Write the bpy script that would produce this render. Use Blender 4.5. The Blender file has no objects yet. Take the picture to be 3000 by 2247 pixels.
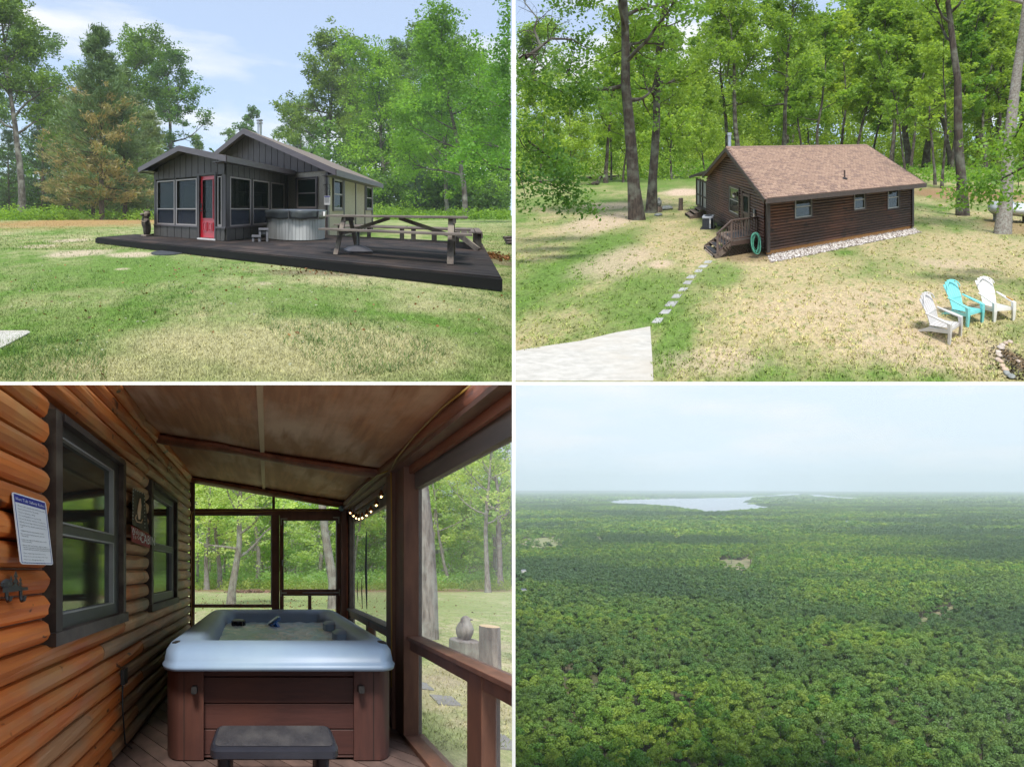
import bpy, bmesh, math, random
import numpy as np
from mathutils import Vector

R = math.radians
SC = bpy.context.scene
COL = SC.collection
random.seed(7)

# ------------------------------------------------------------------ camera, sky, sun, exposure
cam_data = bpy.data.cameras.new("camera")
cam = bpy.data.objects.new("camera", cam_data)
COL.objects.link(cam)
cam.location = (0, 0, 0)
cam.rotation_euler = (R(90), 0, 0)
cam_data.sensor_width = 36
cam_data.lens = 36
cam_data.shift_y = 0.1025
cam_data.clip_start = 0.05
cam_data.clip_end = 90000
SC.camera = cam

SUN_EL, SUN_AZ = 55, -3          # behind the camera
world = bpy.data.worlds.new("World")
SC.world = world
world.use_nodes = True
wn, wl = world.node_tree.nodes, world.node_tree.links
wn.clear()
w_out = wn.new('ShaderNodeOutputWorld')
w_bg = wn.new('ShaderNodeBackground')
w_sky = wn.new('ShaderNodeTexSky')
w_sky.sky_type = 'NISHITA'
w_sky.sun_disc = False
w_sky.sun_elevation = R(SUN_EL)
w_sky.sun_rotation = R(180 + SUN_AZ)
w_sky.air_density = 1.0
w_sky.dust_density = 0.4
w_sky.ozone_density = 1.5
w_tc = wn.new('ShaderNodeTexCoord')
w_map = wn.new('ShaderNodeMapping')
w_map.inputs['Scale'].default_value = (4.2, 4.2, 24.0)
w_map.inputs['Location'].default_value = (3.1, 0.4, 0.9)
w_noise = wn.new('ShaderNodeTexNoise')
w_noise.inputs['Scale'].default_value = 1.0
w_noise.inputs['Detail'].default_value = 9
w_noise.inputs['Roughness'].default_value = 0.55
w_ramp = wn.new('ShaderNodeValToRGB')
w_ramp.color_ramp.elements[0].position = 0.50
w_ramp.color_ramp.elements[0].color = (0.30, 0.30, 0.30, 1)
w_ramp.color_ramp.elements[1].position = 0.66
w_ramp.color_ramp.elements[1].color = (0.95, 0.95, 0.95, 1)
w_mix = wn.new('ShaderNodeMixRGB')
w_mix.inputs['Color2'].default_value = (4.0, 4.1, 4.25, 1)
wl.new(w_tc.outputs['Generated'], w_map.inputs['Vector'])
wl.new(w_map.outputs['Vector'], w_noise.inputs['Vector'])
wl.new(w_noise.outputs['Fac'], w_ramp.inputs['Fac'])
wl.new(w_ramp.outputs['Color'], w_mix.inputs['Fac'])
w_cap = wn.new('ShaderNodeMixRGB'); w_cap.blend_type = 'DARKEN'; w_cap.inputs['Fac'].default_value = 1.0
w_cap.inputs['Color2'].default_value = (3.0, 3.72, 4.25, 1)      # thin high overcast evens the glare out
wl.new(w_sky.outputs['Color'], w_cap.inputs['Color1'])
wl.new(w_cap.outputs['Color'], w_mix.inputs['Color1'])
wl.new(w_mix.outputs['Color'], w_bg.inputs['Color'])
wl.new(w_bg.outputs['Background'], w_out.inputs['Surface'])
w_bg.inputs['Strength'].default_value = 0.136

sun_data = bpy.data.lights.new("sun", 'SUN')
sun_data.energy = 2.4
sun_data.angle = R(14.0)
sun_data.color = (1.0, 0.96, 0.90)
sun = bpy.data.objects.new("sun", sun_data)
COL.objects.link(sun)
_sd = Vector((-math.sin(R(SUN_AZ)) * math.cos(R(SUN_EL)), -math.cos(R(SUN_AZ)) * math.cos(R(SUN_EL)), math.sin(R(SUN_EL))))
sun.rotation_euler = _sd.to_track_quat('Z', 'Y').to_euler()
sun.location = (0, -50, 200)

SC.render.engine = 'CYCLES'
SC.view_settings.view_transform = 'Standard'
SC.view_settings.look = 'None'
SC.view_settings.exposure = 0.92
SC.view_settings.gamma = 1.0
SC.view_settings.use_curve_mapping = False
SC.cycles.max_bounces = 8
SC.cycles.transparent_max_bounces = 24
SC.cycles.volume_bounces = 1
SC.cycles.use_denoising = True

# ------------------------------------------------------------------ the four sites
# Each site is a terrace with its own axes: X across, Y along the way it recedes, Z up.
T_TOP, T_BOT = (1431 - 1118) / 3000.0, (1431 - 1128) / 3000.0

class Site:
    def __init__(s, S, a0, bH, f, zs, ox, oy, h, clip):
        s.S, s.a0, s.bH, s.f, s.h, s.clip = S, a0, bH, f, h, clip
        s.e = zs * 3000.0 / f
        s.tx0 = (ox + a0 / zs - 1500) / 3000.0
        s.k = (1431 - (oy + bH / zs)) / 3000.0
        s.L = np.array([[S, s.tx0 * S * s.e, 0], [0, S * s.e, 0], [0, s.k * S * s.e, S]])
        s.I = np.linalg.inv(s.L)
    def W(s, P):
        return np.asarray(P, float) @ s.L.T
    def g(s, a, b, Z=None):
        Z = -s.h if Z is None else Z
        Y = Z * s.f / (s.bH - b)
        return ((a - s.a0) / s.f * Y, Y, Z)
    def at(s, a, b, Y):
        return ((a - s.a0) / s.f * Y, Y, (s.bH - b) / s.f * Y)

TL = Site(2.2, 1113, 904, 1312, 1.4747, 0, 0, 1.22, 'TL')
TR = Site(0.65, 1106, 590, 1550, 1.4747, 1500, 0, 5.2, 'TR')
BL = Site(0.12, 1150, 810, 1217, 1.47, 0, 1120, 2.1, 'BL')

# ------------------------------------------------------------------ material helpers
def newmat(name):
    m = bpy.data.materials.new(name)
    m.use_nodes = True
    m.node_tree.nodes.clear()
    return m, m.node_tree.nodes, m.node_tree.links

def coords(n, l, site, ang=0.0, scale=(1, 1, 1)):
    geo = n.new('ShaderNodeNewGeometry')
    I = site.I if site else np.eye(3)
    c, s_ = math.cos(ang), math.sin(ang)
    Rm = np.array([[c, s_, 0], [-s_, c, 0], [0, 0, 1]])
    A = Rm @ I
    comb = n.new('ShaderNodeCombineXYZ')
    for i in range(3):
        d = n.new('ShaderNodeVectorMath'); d.operation = 'DOT_PRODUCT'
        d.inputs[1].default_value = tuple(A[i] * scale[i])
        l.new(geo.outputs['Position'], d.inputs[0])
        l.new(d.outputs['Value'], comb.inputs[i])
    return comb.outputs[0]

def noise(n, l, vec, scale, detail=4, rough=0.55, dist=0.0):
    t = n.new('ShaderNodeTexNoise')
    t.inputs['Scale'].default_value = scale
    t.inputs['Detail'].default_value = detail
    t.inputs['Roughness'].default_value = rough
    t.inputs['Distortion'].default_value = dist
    l.new(vec, t.inputs['Vector'])
    return t.outputs['Fac']

def ramp(n, l, fac, lo, hi, c0=(0, 0, 0), c1=(1, 1, 1)):
    r = n.new('ShaderNodeValToRGB')
    r.color_ramp.elements[0].position = lo
    r.color_ramp.elements[1].position = hi
    r.color_ramp.elements[0].color = (*c0, 1)
    r.color_ramp.elements[1].color = (*c1, 1)
    l.new(fac, r.inputs['Fac'])
    return r.outputs['Color']

def mix(n, l, fac, a, b, mode='MIX'):
    m = n.new('ShaderNodeMixRGB'); m.blend_type = mode
    for sock, v in ((m.inputs['Fac'], fac), (m.inputs['Color1'], a), (m.inputs['Color2'], b)):
        if isinstance(v, (int, float)): sock.default_value = v if sock.name == 'Fac' else (v, v, v, 1)
        elif isinstance(v, tuple): sock.default_value = (*v, 1)
        else: l.new(v, sock)
    return m.outputs['Color']

def finish(m, n, l, color, rough=0.7, bump=None, bstr=0.3, bdist=0.01, metal=0.0, spec=0.5, extra=None):
    o = n.new('ShaderNodeOutputMaterial')
    p = n.new('ShaderNodeBsdfPrincipled')
    if isinstance(color, tuple): p.inputs['Base Color'].default_value = (*color, 1)
    else: l.new(color, p.inputs['Base Color'])
    p.inputs['Roughness'].default_value = rough
    p.inputs['Metallic'].default_value = metal
    p.inputs['Specular IOR Level'].default_value = spec
    if bump is not None:
        b = n.new('ShaderNodeBump')
        b.inputs['Strength'].default_value = bstr
        b.inputs['Distance'].default_value = bdist
        l.new(bump, b.inputs['Height'])
        l.new(b.outputs['Normal'], p.inputs['Normal'])
    l.new(p.outputs[0], o.inputs['Surface'])
    return m

def MAT(name, c1, c2=None, site=None, scale=4, stretch=(1, 1, 1), ang=0.0, rough=0.7, bstr=0.25, metal=0.0, spec=0.4,
        lo=0.35, hi=0.65, c3=None, s3=0.6, vary=0.0):
    """wood, paint, stone: two tones broken up by stretched noise, a slow third tone, a little difference piece to piece"""
    m, n, l = newmat(name)
    c2 = c2 or tuple(x * 0.8 for x in c1)
    v = coords(n, l, site, ang, stretch)
    f = noise(n, l, v, scale, 6, 0.62)
    col = mix(n, l, ramp(n, l, f, lo, hi), c1, c2)
    if c3:
        v3 = coords(n, l, site, ang)
        col = mix(n, l, ramp(n, l, noise(n, l, v3, s3, 5), 0.45, 0.68), col, c3)
    if vary:
        oi = n.new('ShaderNodeObjectInfo')
        mr = n.new('ShaderNodeMapRange')
        mr.inputs['To Min'].default_value = 1 - vary
        mr.inputs['To Max'].default_value = 1 + vary
        l.new(oi.outputs['Random'], mr.inputs['Value'])
        cc = n.new('ShaderNodeCombineColor')
        for i in range(3): l.new(mr.outputs[0], cc.inputs[i])
        col = mix(n, l, 1.0, col, cc.outputs[0], 'MULTIPLY')
    return finish(m, n, l, col, rough, f, bstr, 0.01 * (site.S if site else 1), metal, spec)

def GLASS(name, tint=(0.02, 0.025, 0.03), see=0.35, gloss=0.12, rough=0.02, edge=0.8):
    m, n, l = newmat(name)
    o = n.new('ShaderNodeOutputMaterial')
    d = n.new('ShaderNodeBsdfDiffuse'); d.inputs[0].default_value = (*tint, 1)
    t = n.new('ShaderNodeBsdfTransparent'); t.inputs[0].default_value = (0.75, 0.8, 0.78, 1)
    g = n.new('ShaderNodeBsdfGlossy'); g.inputs['Roughness'].default_value = rough
    m1 = n.new('ShaderNodeMixShader'); m1.inputs[0].default_value = see
    l.new(d.outputs[0], m1.inputs[1]); l.new(t.outputs[0], m1.inputs[2])
    m2 = n.new('ShaderNodeMixShader')
    fr = n.new('ShaderNodeFresnel'); fr.inputs[0].default_value = 1.45
    mm = n.new('ShaderNodeMath'); mm.operation = 'MULTIPLY_ADD'
    mm.inputs[1].default_value = edge; mm.inputs[2].default_value = gloss
    l.new(fr.outputs[0], mm.inputs[0]); l.new(mm.outputs[0], m2.inputs[0])
    l.new(m1.outputs[0], m2.inputs[1]); l.new(g.outputs[0], m2.inputs[2])
    l.new(m2.outputs[0], o.inputs['Surface'])
    return m

def SPECKS(m, site, scale, color, lo=.66, hi=.70, ang=0.0, stretch=(1, 1, 1)):
    """knots, chips and stains laid over a finished material"""
    n, l = m.node_tree.nodes, m.node_tree.links
    p = [k for k in n if k.type == 'BSDF_PRINCIPLED'][0]; src = p.inputs['Base Color'].links[0].from_socket
    f = noise(n, l, coords(n, l, site, ang, stretch), scale, 3, .5, .4)
    l.new(mix(n, l, ramp(n, l, f, lo, hi), src, color), p.inputs['Base Color'])

def SCREEN(name, tint, see):
    """insect mesh or thin film: part threads, part gaps"""
    m, n, l = newmat(name)
    o = n.new('ShaderNodeOutputMaterial')
    d = n.new('ShaderNodeBsdfDiffuse'); d.inputs[0].default_value = (*tint, 1)
    t = n.new('ShaderNodeBsdfTransparent')
    m1 = n.new('ShaderNodeMixShader'); m1.inputs[0].default_value = see
    l.new(d.outputs[0], m1.inputs[1]); l.new(t.outputs[0], m1.inputs[2]); l.new(m1.outputs[0], o.inputs['Surface'])
    return m

def FOLIAGE(name, dark, light, site=None, trans=0.45, dead=None, dead_at=None, vary=0.35):
    """leaves: each leaf cluster carries its own tone; light passes through"""
    m, n, l = newmat(name)
    a = n.new('ShaderNodeAttribute'); a.attribute_name = 'tone'
    oi = n.new('ShaderNodeObjectInfo')
    col = mix(n, l, a.outputs['Fac'], dark, light)
    mr = n.new('ShaderNodeMapRange')
    mr.inputs['To Min'].default_value = 1 - vary; mr.inputs['To Max'].default_value = 1 + vary * 0.7
    l.new(oi.outputs['Random'], mr.inputs['Value'])
    cc = n.new('ShaderNodeCombineColor')
    l.new(mr.outputs[0], cc.inputs[0])
    m2 = n.new('ShaderNodeMath'); m2.operation = 'MULTIPLY_ADD'; m2.inputs[1].default_value = 0.5; m2.inputs[2].default_value = 0.5
    l.new(mr.outputs[0], m2.inputs[0]); l.new(m2.outputs[0], cc.inputs[1]); l.new(m2.outputs[0], cc.inputs[2])
    col = mix(n, l, 1.0, col, cc.outputs[0], 'MULTIPLY')
    if dead:
        b = n.new('ShaderNodeAttribute'); b.attribute_name = 'dead'
        col = mix(n, l, b.outputs['Fac'], col, dead)
    o = n.new('ShaderNodeOutputMaterial')
    d = n.new('ShaderNodeBsdfPrincipled'); d.inputs['Roughness'].default_value = 0.55
    d.inputs['Specular IOR Level'].default_value = 0.35
    t = n.new('ShaderNodeBsdfTranslucent')
    l.new(col, d.inputs['Base Color'])
    tc = mix(n, l, 1.0, col, (1.5, 1.45, 0.55), 'MULTIPLY')
    l.new(tc, t.inputs['Color'])
    ms = n.new('ShaderNodeMixShader'); ms.inputs[0].default_value = trans
    l.new(d.outputs[0], ms.inputs[1]); l.new(t.outputs[0], ms.inputs[2])
    l.new(ms.outputs[0], o.inputs['Surface'])
    return m

# ------------------------------------------------------------------ mesh helpers
def np_mesh(name, V, F, mats=(), smooth=False, attrs=None, mi=None):
    V = np.asarray(V, np.float32)
    me = bpy.data.meshes.new(name)
    if isinstance(F, np.ndarray):
        k = F.shape[1]
        me.vertices.add(len(V)); me.vertices.foreach_set('co', V.ravel())
        me.loops.add(F.size); me.loops.foreach_set('vertex_index', F.ravel().astype(np.int32))
        me.polygons.add(len(F))
        me.polygons.foreach_set('loop_start', np.arange(0, F.size, k, dtype=np.int32))
        me.update(calc_edges=True)
    else:
        me.from_pydata([tuple(map(float, v)) for v in V], [], F)
        me.update()
    for m in mats: me.materials.append(m)
    if smooth: me.polygons.foreach_set('use_smooth', [True] * len(me.polygons))
    if attrs:
        for k_, arr in attrs.items():
            at = me.attributes.new(k_, 'FLOAT', 'FACE'); at.data.foreach_set('value', np.asarray(arr, np.float32))
    if mi is not None: me.polygons.foreach_set('material_index', np.asarray(mi, np.int32))
    return me

def clip_mesh(me, off, which):
    """cut a mesh off where its site ends (the party walls between the sites)"""
    n = len(me.vertices)
    co = np.empty(n * 3, np.float32); me.vertices.foreach_get('co', co); co = co.reshape(-1, 3) + np.array(off, np.float32)
    planes = []
    if which in ('TL', 'BL'): planes.append(((0, 0, 0), (1, 0, 0)))
    if which == 'TR': planes.append(((0, 0, 0), (-1, 1 / 300.0 * 1.02, 0)))
    if which == 'BL': planes.append(((0, 0, 0), (0, -T_BOT, 1)))
    out = False
    for p, nrm in planes:
        if ((co @ np.array(nrm)) > 1e-4).any(): out = True
    if not out: return True
    bm = bmesh.new(); bm.from_mesh(me)
    for p, nrm in planes:
        nv = Vector(nrm).normalized()
        d = co @ np.array(nrm)
        g = bm.verts[:] + bm.edges[:] + bm.faces[:]
        if not bm.faces: break
        r = bmesh.ops.bisect_plane(bm, geom=g, plane_co=Vector(p) - Vector(off), plane_no=nv, clear_outer=True)
        ed = [x for x in r['geom_cut'] if isinstance(x, bmesh.types.BMEdge)]
        if len(bm.faces) < 3000 and ed:
            try: bmesh.ops.holes_fill(bm, edges=ed, sides=0)
            except Exception: pass
    bm.to_mesh(me); bm.free()
    return len(me.polygons) > 0

class MB:
    """collects shapes in a site's own metres; build() links them as one mesh object"""
    def __init__(s): s.V, s.F = [], []
    def add(s, V, F):
        b = len(s.V); s.V += [tuple(map(float, v)) for v in V]
        s.F += [tuple(i + b for i in f) for f in F]; return s
    def box(s, o, a, b, c):
        o, a, b, c = map(np.array, (o, a, b, c))
        P = [o, o + a, o + a + b, o + b, o + c, o + a + c, o + a + b + c, o + b + c]
        F = [(0, 3, 2, 1), (4, 5, 6, 7), (0, 1, 5, 4), (1, 2, 6, 5), (2, 3, 7, 6), (3, 0, 4, 7)]
        if np.dot(np.cross(a, b), c) < 0: F = [f[::-1] for f in F]
        return s.add(P, F)
    def bx(s, x0, x1, y0, y1, z0, z1):
        return s.box((x0, y0, z0), (x1 - x0, 0, 0), (0, y1 - y0, 0), (0, 0, z1 - z0))
    def bar(s, p, q, w, h, up=(0, 0, 1)):
        p, q = np.array(p, float), np.array(q, float)
        d = q - p; up = np.array(up, float)
        sd = np.cross(d, up); sd /= (np.linalg.norm(sd) + 1e-9)
        u2 = np.cross(sd, d); u2 /= (np.linalg.norm(u2) + 1e-9)
        return s.box(p - sd * w / 2 - u2 * h / 2, d, sd * w, u2 * h)
    def loft(s, rings, cap=True, close=True):
        n = len(rings[0]); b = len(s.V)
        for r in rings: s.V += [tuple(map(float, v)) for v in r]
        for i in range(len(rings) - 1):
            for j in range(n if close else n - 1):
                k = (j + 1) % n
                s.F.append((b + i * n + j, b + i * n + k, b + (i + 1) * n + k, b + (i + 1) * n + j))
        if cap:
            s.F.append(tuple(b + j for j in range(n))[::-1])
            s.F.append(tuple(b + (len(rings) - 1) * n + j for j in range(n)))
        return s
    def tube(s, pts, rad, n=8, cap=True):
        pts = [np.array(p, float) for p in pts]
        if not hasattr(rad, '__len__'): rad = [rad] * len(pts)
        rings = []; ref = np.array((0.3, 0.2, 1.0))
        for i, p in enumerate(pts):
            d = pts[min(i + 1, len(pts) - 1)] - pts[max(i - 1, 0)]
            d = d / (np.linalg.norm(d) + 1e-9)
            if abs(d @ ref) / np.linalg.norm(ref) > 0.95: ref = np.array((1.0, 0.1, 0.1))
            a = np.cross(d, ref); a /= np.linalg.norm(a); b_ = np.cross(d, a)
            ref = -b_ if (-b_) @ ref > 0 else b_
            rings.append([p + rad[i] * (math.cos(t) * a + math.sin(t) * b_) for t in np.linspace(0, 2 * math.pi, n, endpoint=False)])
        return s.loft(rings, cap)
    def lathe(s, c, prof, n=20, sx=1, sy=1):
        c = np.array(c, float)
        rings = [[(c[0] + r * sx * math.cos(t), c[1] + r * sy * math.sin(t), c[2] + z) for t in np.linspace(0, 2 * math.pi, n, endpoint=False)] for r, z in prof]
        return s.loft(rings)
    def sheet(s, pts): return s.add(pts, [tuple(range(len(pts)))])
    def blob(s, c, r, seed=0, n=8, m=6, rough=0.2):
        rg = random.Random(seed); c = np.array(c, float); rings = []
        for i in range(m + 1):
            ph = math.pi * i / m; ph = min(max(ph, 0.15), math.pi - 0.15)
            rings.append([c + np.array((r[0] * math.sin(ph) * math.cos(t), r[1] * math.sin(ph) * math.sin(t), -r[2] * math.cos(ph))) * (1 + rg.uniform(-rough, rough))
                          for t in np.linspace(0, 2 * math.pi, n, endpoint=False)])
        return s.loft(rings)
    def build(s, name, mat, parent, label=None, smooth=False, kind=None, bevel=0, recalc=True):
        """parent: a Thing or a part object of one"""
        th = parent if isinstance(parent, Thing) else parent['_t']
        site = th.site
        V = site.W(s.V) - th.loc if site else np.array(s.V) - th.loc
        me = np_mesh(name, V, s.F, [mat], smooth)
        if recalc and len(s.F) < 6000:
            bm = bmesh.new(); bm.from_mesh(me)
            bmesh.ops.recalc_face_normals(bm, faces=bm.faces)
            if bevel:
                try:
                    bmesh.ops.bevel(bm, geom=bm.edges[:], offset=bevel * (site.S if site else 1), segments=1, affect='EDGES', clamp_overlap=True)
                except Exception: pass
            bm.to_mesh(me); bm.free()
            if smooth: me.polygons.foreach_set('use_smooth', [True] * len(me.polygons))
        if smooth == 'auto':
            try: me.set_sharp_from_angle(angle=R(40))
            except Exception: pass
        if site and not clip_mesh(me, th.loc, site.clip):
            return None
        o = bpy.data.objects.new(name, me); COL.objects.link(o)
        if isinstance(parent, Thing): o.parent = th.root
        else: o.parent = parent['o']
        if label: o['label'] = label
        if kind: o['kind'] = kind
        return {'o': o, '_t': th}

class Thing:
    def __init__(s, name, label, cat, site, loc=(0, 0, 0), group=None, kind=None):
        s.site = site
        s.loc = np.array(site.W(loc) if site else loc, float)
        o = bpy.data.objects.new(name, None); COL.objects.link(o)
        o.empty_display_size = 0.2
        o.location = s.loc; o['label'] = label; o['category'] = cat
        if group: o['group'] = group
        if kind: o['kind'] = kind
        s.root = o

class Setting(Thing):
    def __init__(s, site): s.site, s.loc, s.root = site, np.zeros(3), None

def solo(mb, name, mat, label, cat, site, loc=(0, 0, 0), group=None, kind=None, smooth=False, bevel=0):
    t = Setting(site); t.loc = np.array(site.W(loc) if site else loc, float)
    d = mb.build(name, mat, t, smooth=smooth, bevel=bevel)
    if d is None: return None
    o = d['o']; o.location = t.loc
    if label: o['label'] = label
    if cat: o['category'] = cat
    if group: o['group'] = group
    if kind: o['kind'] = kind
    return o

def link_np(name, V, F, mats, label=None, cat=None, kind=None, loc=(0, 0, 0), site=None, attrs=None, smooth=False, clip=None):
    V = np.asarray(V, float) - np.array(loc)
    if clip:
        W = V + np.array(loc); c = W[F[:, 0]]
        keep = np.ones(len(F), bool)
        if clip in ('TL', 'BL'): keep &= (W[F][:, :, 0].max(1) < -0.0006 * c[:, 1])
        if clip == 'TR': keep &= (W[F] @ np.array((-1, 0.0035, 0))).max(1) < 0
        if clip == 'BL': keep &= (W[F] @ np.array((0, -T_BOT, 1))).max(1) < 0
        F = F[keep]; attrs = {k: np.asarray(a)[keep] for k, a in (attrs or {}).items()}
    me = np_mesh(name, V, F, mats, smooth, attrs)
    o = bpy.data.objects.new(name, me); COL.objects.link(o); o.location = loc
    if label: o['label'] = label
    if cat: o['category'] = cat
    if kind: o['kind'] = kind
    return o

class Wall:
    """a wall plane standing at P, running along d, facing n; turns places seen in the photo into places on it"""
    def __init__(w, site, P, d, n):
        w.site = site; w.P = np.array(P[:2], float); w.d = np.array(d, float) / np.hypot(*d); w.n = np.array(n, float) / np.hypot(*n)
    def off(w, o): return Wall(w.site, w.P + w.n * o, w.d, w.n)
    def s(w, a):
        t = (a - w.site.a0) / w.site.f
        return (t * w.P[1] - w.P[0]) / (w.d[0] - t * w.d[1])
    def z(w, a, b):
        Y = w.P[1] + w.s(a) * w.d[1]
        return (w.site.bH - b) / w.site.f * Y
    def p(w, s, z, o=0): q = w.P + w.d * s + w.n * o; return np.array((q[0], q[1], z))
    def box(w, mb, s0, s1, z0, z1, o0, o1):
        d3 = np.array((*w.d, 0)); n3 = np.array((*w.n, 0))
        return mb.box(w.p(s0, z0, o0), d3 * (s1 - s0), n3 * (o1 - o0), (0, 0, z1 - z0))
    def board(w, mb, s0, s1, zb0, zb1, zt0, zt1, o0, o1):
        A = [w.p(s0, zb0, o0), w.p(s1, zb1, o0), w.p(s1, zt1, o0), w.p(s0, zt0, o0)]
        B = [w.p(s0, zb0, o1), w.p(s1, zb1, o1), w.p(s1, zt1, o1), w.p(s0, zt0, o1)]
        return mb.loft([A, B])
    def poly(w, mb, pts, o0, o1):
        return mb.loft([[w.p(s, z, o0) for s, z in pts], [w.p(s, z, o1) for s, z in pts]])

def text_geo(txt, size, align='LEFT'):
    cu = bpy.data.curves.new('t', 'FONT'); cu.body = txt; cu.size = size; cu.align_x = align; cu.resolution_u = 1
    ob = bpy.data.objects.new('t', cu); COL.objects.link(ob)
    dg = bpy.context.evaluated_depsgraph_get()
    me = bpy.data.meshes.new_from_object(ob.evaluated_get(dg))
    V = [tuple(v.co) for v in me.vertices]; F = [tuple(p.vertices) for p in me.polygons]
    bpy.data.objects.remove(ob); bpy.data.meshes.remove(me)
    return V, F

def rrect(cx, cy, hx, hy, r, z, k=5):
    P = []
    for qx, qy, a0 in ((1, 1, 0), (-1, 1, 90), (-1, -1, 180), (1, -1, 270)):
        for i in range(k + 1):
            a = R(a0 + 90 * i / k)
            P.append((cx + qx * (hx - r) + r * math.cos(a), cy + qy * (hy - r) + r * math.sin(a), z))
    return P
# ------------------------------------------------------------------ ground materials
def spots(n, l, vec, lst, wob):
    """soft uneven patches at given places: (x, y, rx, ry, strength)"""
    sep = n.new('ShaderNodeSeparateXYZ'); l.new(vec, sep.inputs[0])
    acc = None
    for x, y, rx, ry, st in lst:
        vs = n.new('ShaderNodeVectorMath'); vs.operation = 'SUBTRACT'; vs.inputs[1].default_value = (x, y, 0); l.new(vec, vs.inputs[0])
        vm = n.new('ShaderNodeVectorMath'); vm.operation = 'MULTIPLY'; vm.inputs[1].default_value = (1 / rx, 1 / ry, 0); l.new(vs.outputs[0], vm.inputs[0])
        ln = n.new('ShaderNodeVectorMath'); ln.operation = 'LENGTH'; l.new(vm.outputs[0], ln.inputs[0])
        ad = n.new('ShaderNodeMath'); ad.operation = 'MULTIPLY_ADD'; ad.inputs[1].default_value = 1.5; l.new(wob, ad.inputs[0]); l.new(ln.outputs['Value'], ad.inputs[2])
        mr = n.new('ShaderNodeMapRange'); mr.interpolation_type = 'SMOOTHSTEP'
        mr.inputs['From Min'].default_value = 2.15; mr.inputs['From Max'].default_value = 1.25
        mr.inputs['To Min'].default_value = 0; mr.inputs['To Max'].default_value = st
        l.new(ad.outputs[0], mr.inputs['Value'])
        if acc is None: acc = mr.outputs[0]
        else:
            mx = n.new('ShaderNodeMath'); mx.operation = 'MAXIMUM'; l.new(acc, mx.inputs[0]); l.new(mr.outputs[0], mx.inputs[1]); acc = mx.outputs[0]
    return acc

def GRASS(name, site, green, dry, sand, spec, blades=False, base=0.5):
    m, n, l = newmat(name)
    v = coords(n, l, site)
    wob = noise(n, l, v, spec.get('wob', 0.8), 5, 0.6)
    f1 = noise(n, l, v, spec.get('s1', 0.35), 6, 0.65)
    f2 = noise(n, l, v, spec.get('s2', 2.6), 6, 0.7)
    fine = noise(n, l, v, spec.get('s3', 22), 5, 0.8)
    tuft = noise(n, l, v, spec.get('s4', 7), 4, 0.8, 0.6)
    d = mix(n, l, 0.45, f1, f2)
    dryf = ramp(n, l, d, base - 0.10, base + 0.12)
    if 'dry' in spec: dryf = mix(n, l, spots(n, l, v, spec['dry'], wob), dryf, (1, 1, 1))
    if 'green' in spec: dryf = mix(n, l, spots(n, l, v, spec['green'], wob), dryf, (0, 0, 0))
    g = mix(n, l, ramp(n, l, tuft, 0.3, 0.7), tuple(c * 0.72 for c in green), tuple(c * 1.25 for c in green))
    dr = mix(n, l, ramp(n, l, tuft, 0.35, 0.62), dry, tuple(c * (1.25 if not blades else 1.3) for c in dry))
    if spec.get('tuft'):   # sparse live tufts standing in the dry turf
        dr = mix(n, l, ramp(n, l, tuft, *spec['tuft']), dr, tuple(0.35 * a + 0.65 * b for a, b in zip(dry, green)))
    col = mix(n, l, dryf, g, dr)
    if 'sand' in spec and not blades: col = mix(n, l, spots(n, l, v, spec['sand'], wob), col, sand)
    if 'needles' in spec: col = mix(n, l, spots(n, l, v, spec['needles'], wob), col, spec['needlecol'])
    if 'dirt' in spec: col = mix(n, l, spots(n, l, v, spec['dirt'], wob), col, spec['dirtcol'])
    fm = mix(n, l, ramp(n, l, fine, 0.25, 0.75), (0.50, 0.50, 0.50), (1.42, 1.42, 1.42))
    col = mix(n, l, 0.9, col, fm, 'MULTIPLY')
    if blades:
        a = n.new('ShaderNodeAttribute'); a.attribute_name = 'tone'
        bm_ = mix(n, l, a.outputs['Fac'], (0.75, 0.75, 0.7), (1.5, 1.5, 1.3))
        col = mix(n, l, 1.0, col, bm_, 'MULTIPLY')
    return finish(m, n, l, col, 0.9, fine, 0.5, 0.03 * site.S, 0, 0.15)

def ground_sheet(name, site, y0, y1, margin, mat, xlim, nx=60, ny=90, bumps=0.0, skip_front=0):
    """one sheet in world x, y; denser towards the camera"""
    ys = y0 * (y1 / y0) ** np.linspace(0, 1, ny)
    V = []; F = []
    hz = -site.h * site.S
    rg = np.random.RandomState(3)
    for j, y in enumerate(ys):
        xa, xb = xlim(y)
        for i in range(nx):
            x = xa + (xb - xa) * i / (nx - 1)
            z = hz + site.k * y
            if bumps and 0 < j: z += bumps * site.S * (math.sin(x * 0.9 / site.S * 0.3 + y * .13 / site.S) + math.sin(x * .37 / site.S + 1.7 - y * .21 / site.S)) * 0.5
            V.append((x, y, z))
    F = np.array([(j * nx + i, j * nx + i + 1, (j + 1) * nx + i + 1, (j + 1) * nx + i) for j in range(ny - 1) for i in range(nx - 1)])
    o = link_np(name, V, F, [mat], kind='structure')
    return o

# patches, in each site's own metres (X across, Y away)
def gp(site, a, b): q = site.g(a, b); return q[0], q[1]
def sp(site, a, b, da, db, st=1.0):
    """a patch seen at (a, b), da wide and db high"""
    x, y = gp(site, a, b); xl = gp(site, a - da / 2, b)[0]; xr = gp(site, a + da / 2, b)[0]
    yn = gp(site, a, b + db / 2)[1]; yf = gp(site, a, max(b - db / 2, site.bH + 12))[1]
    return ((xl + xr) / 2, (yn + yf) / 2, (xr - xl) / 2, (yf - yn) / 2, st)

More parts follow.
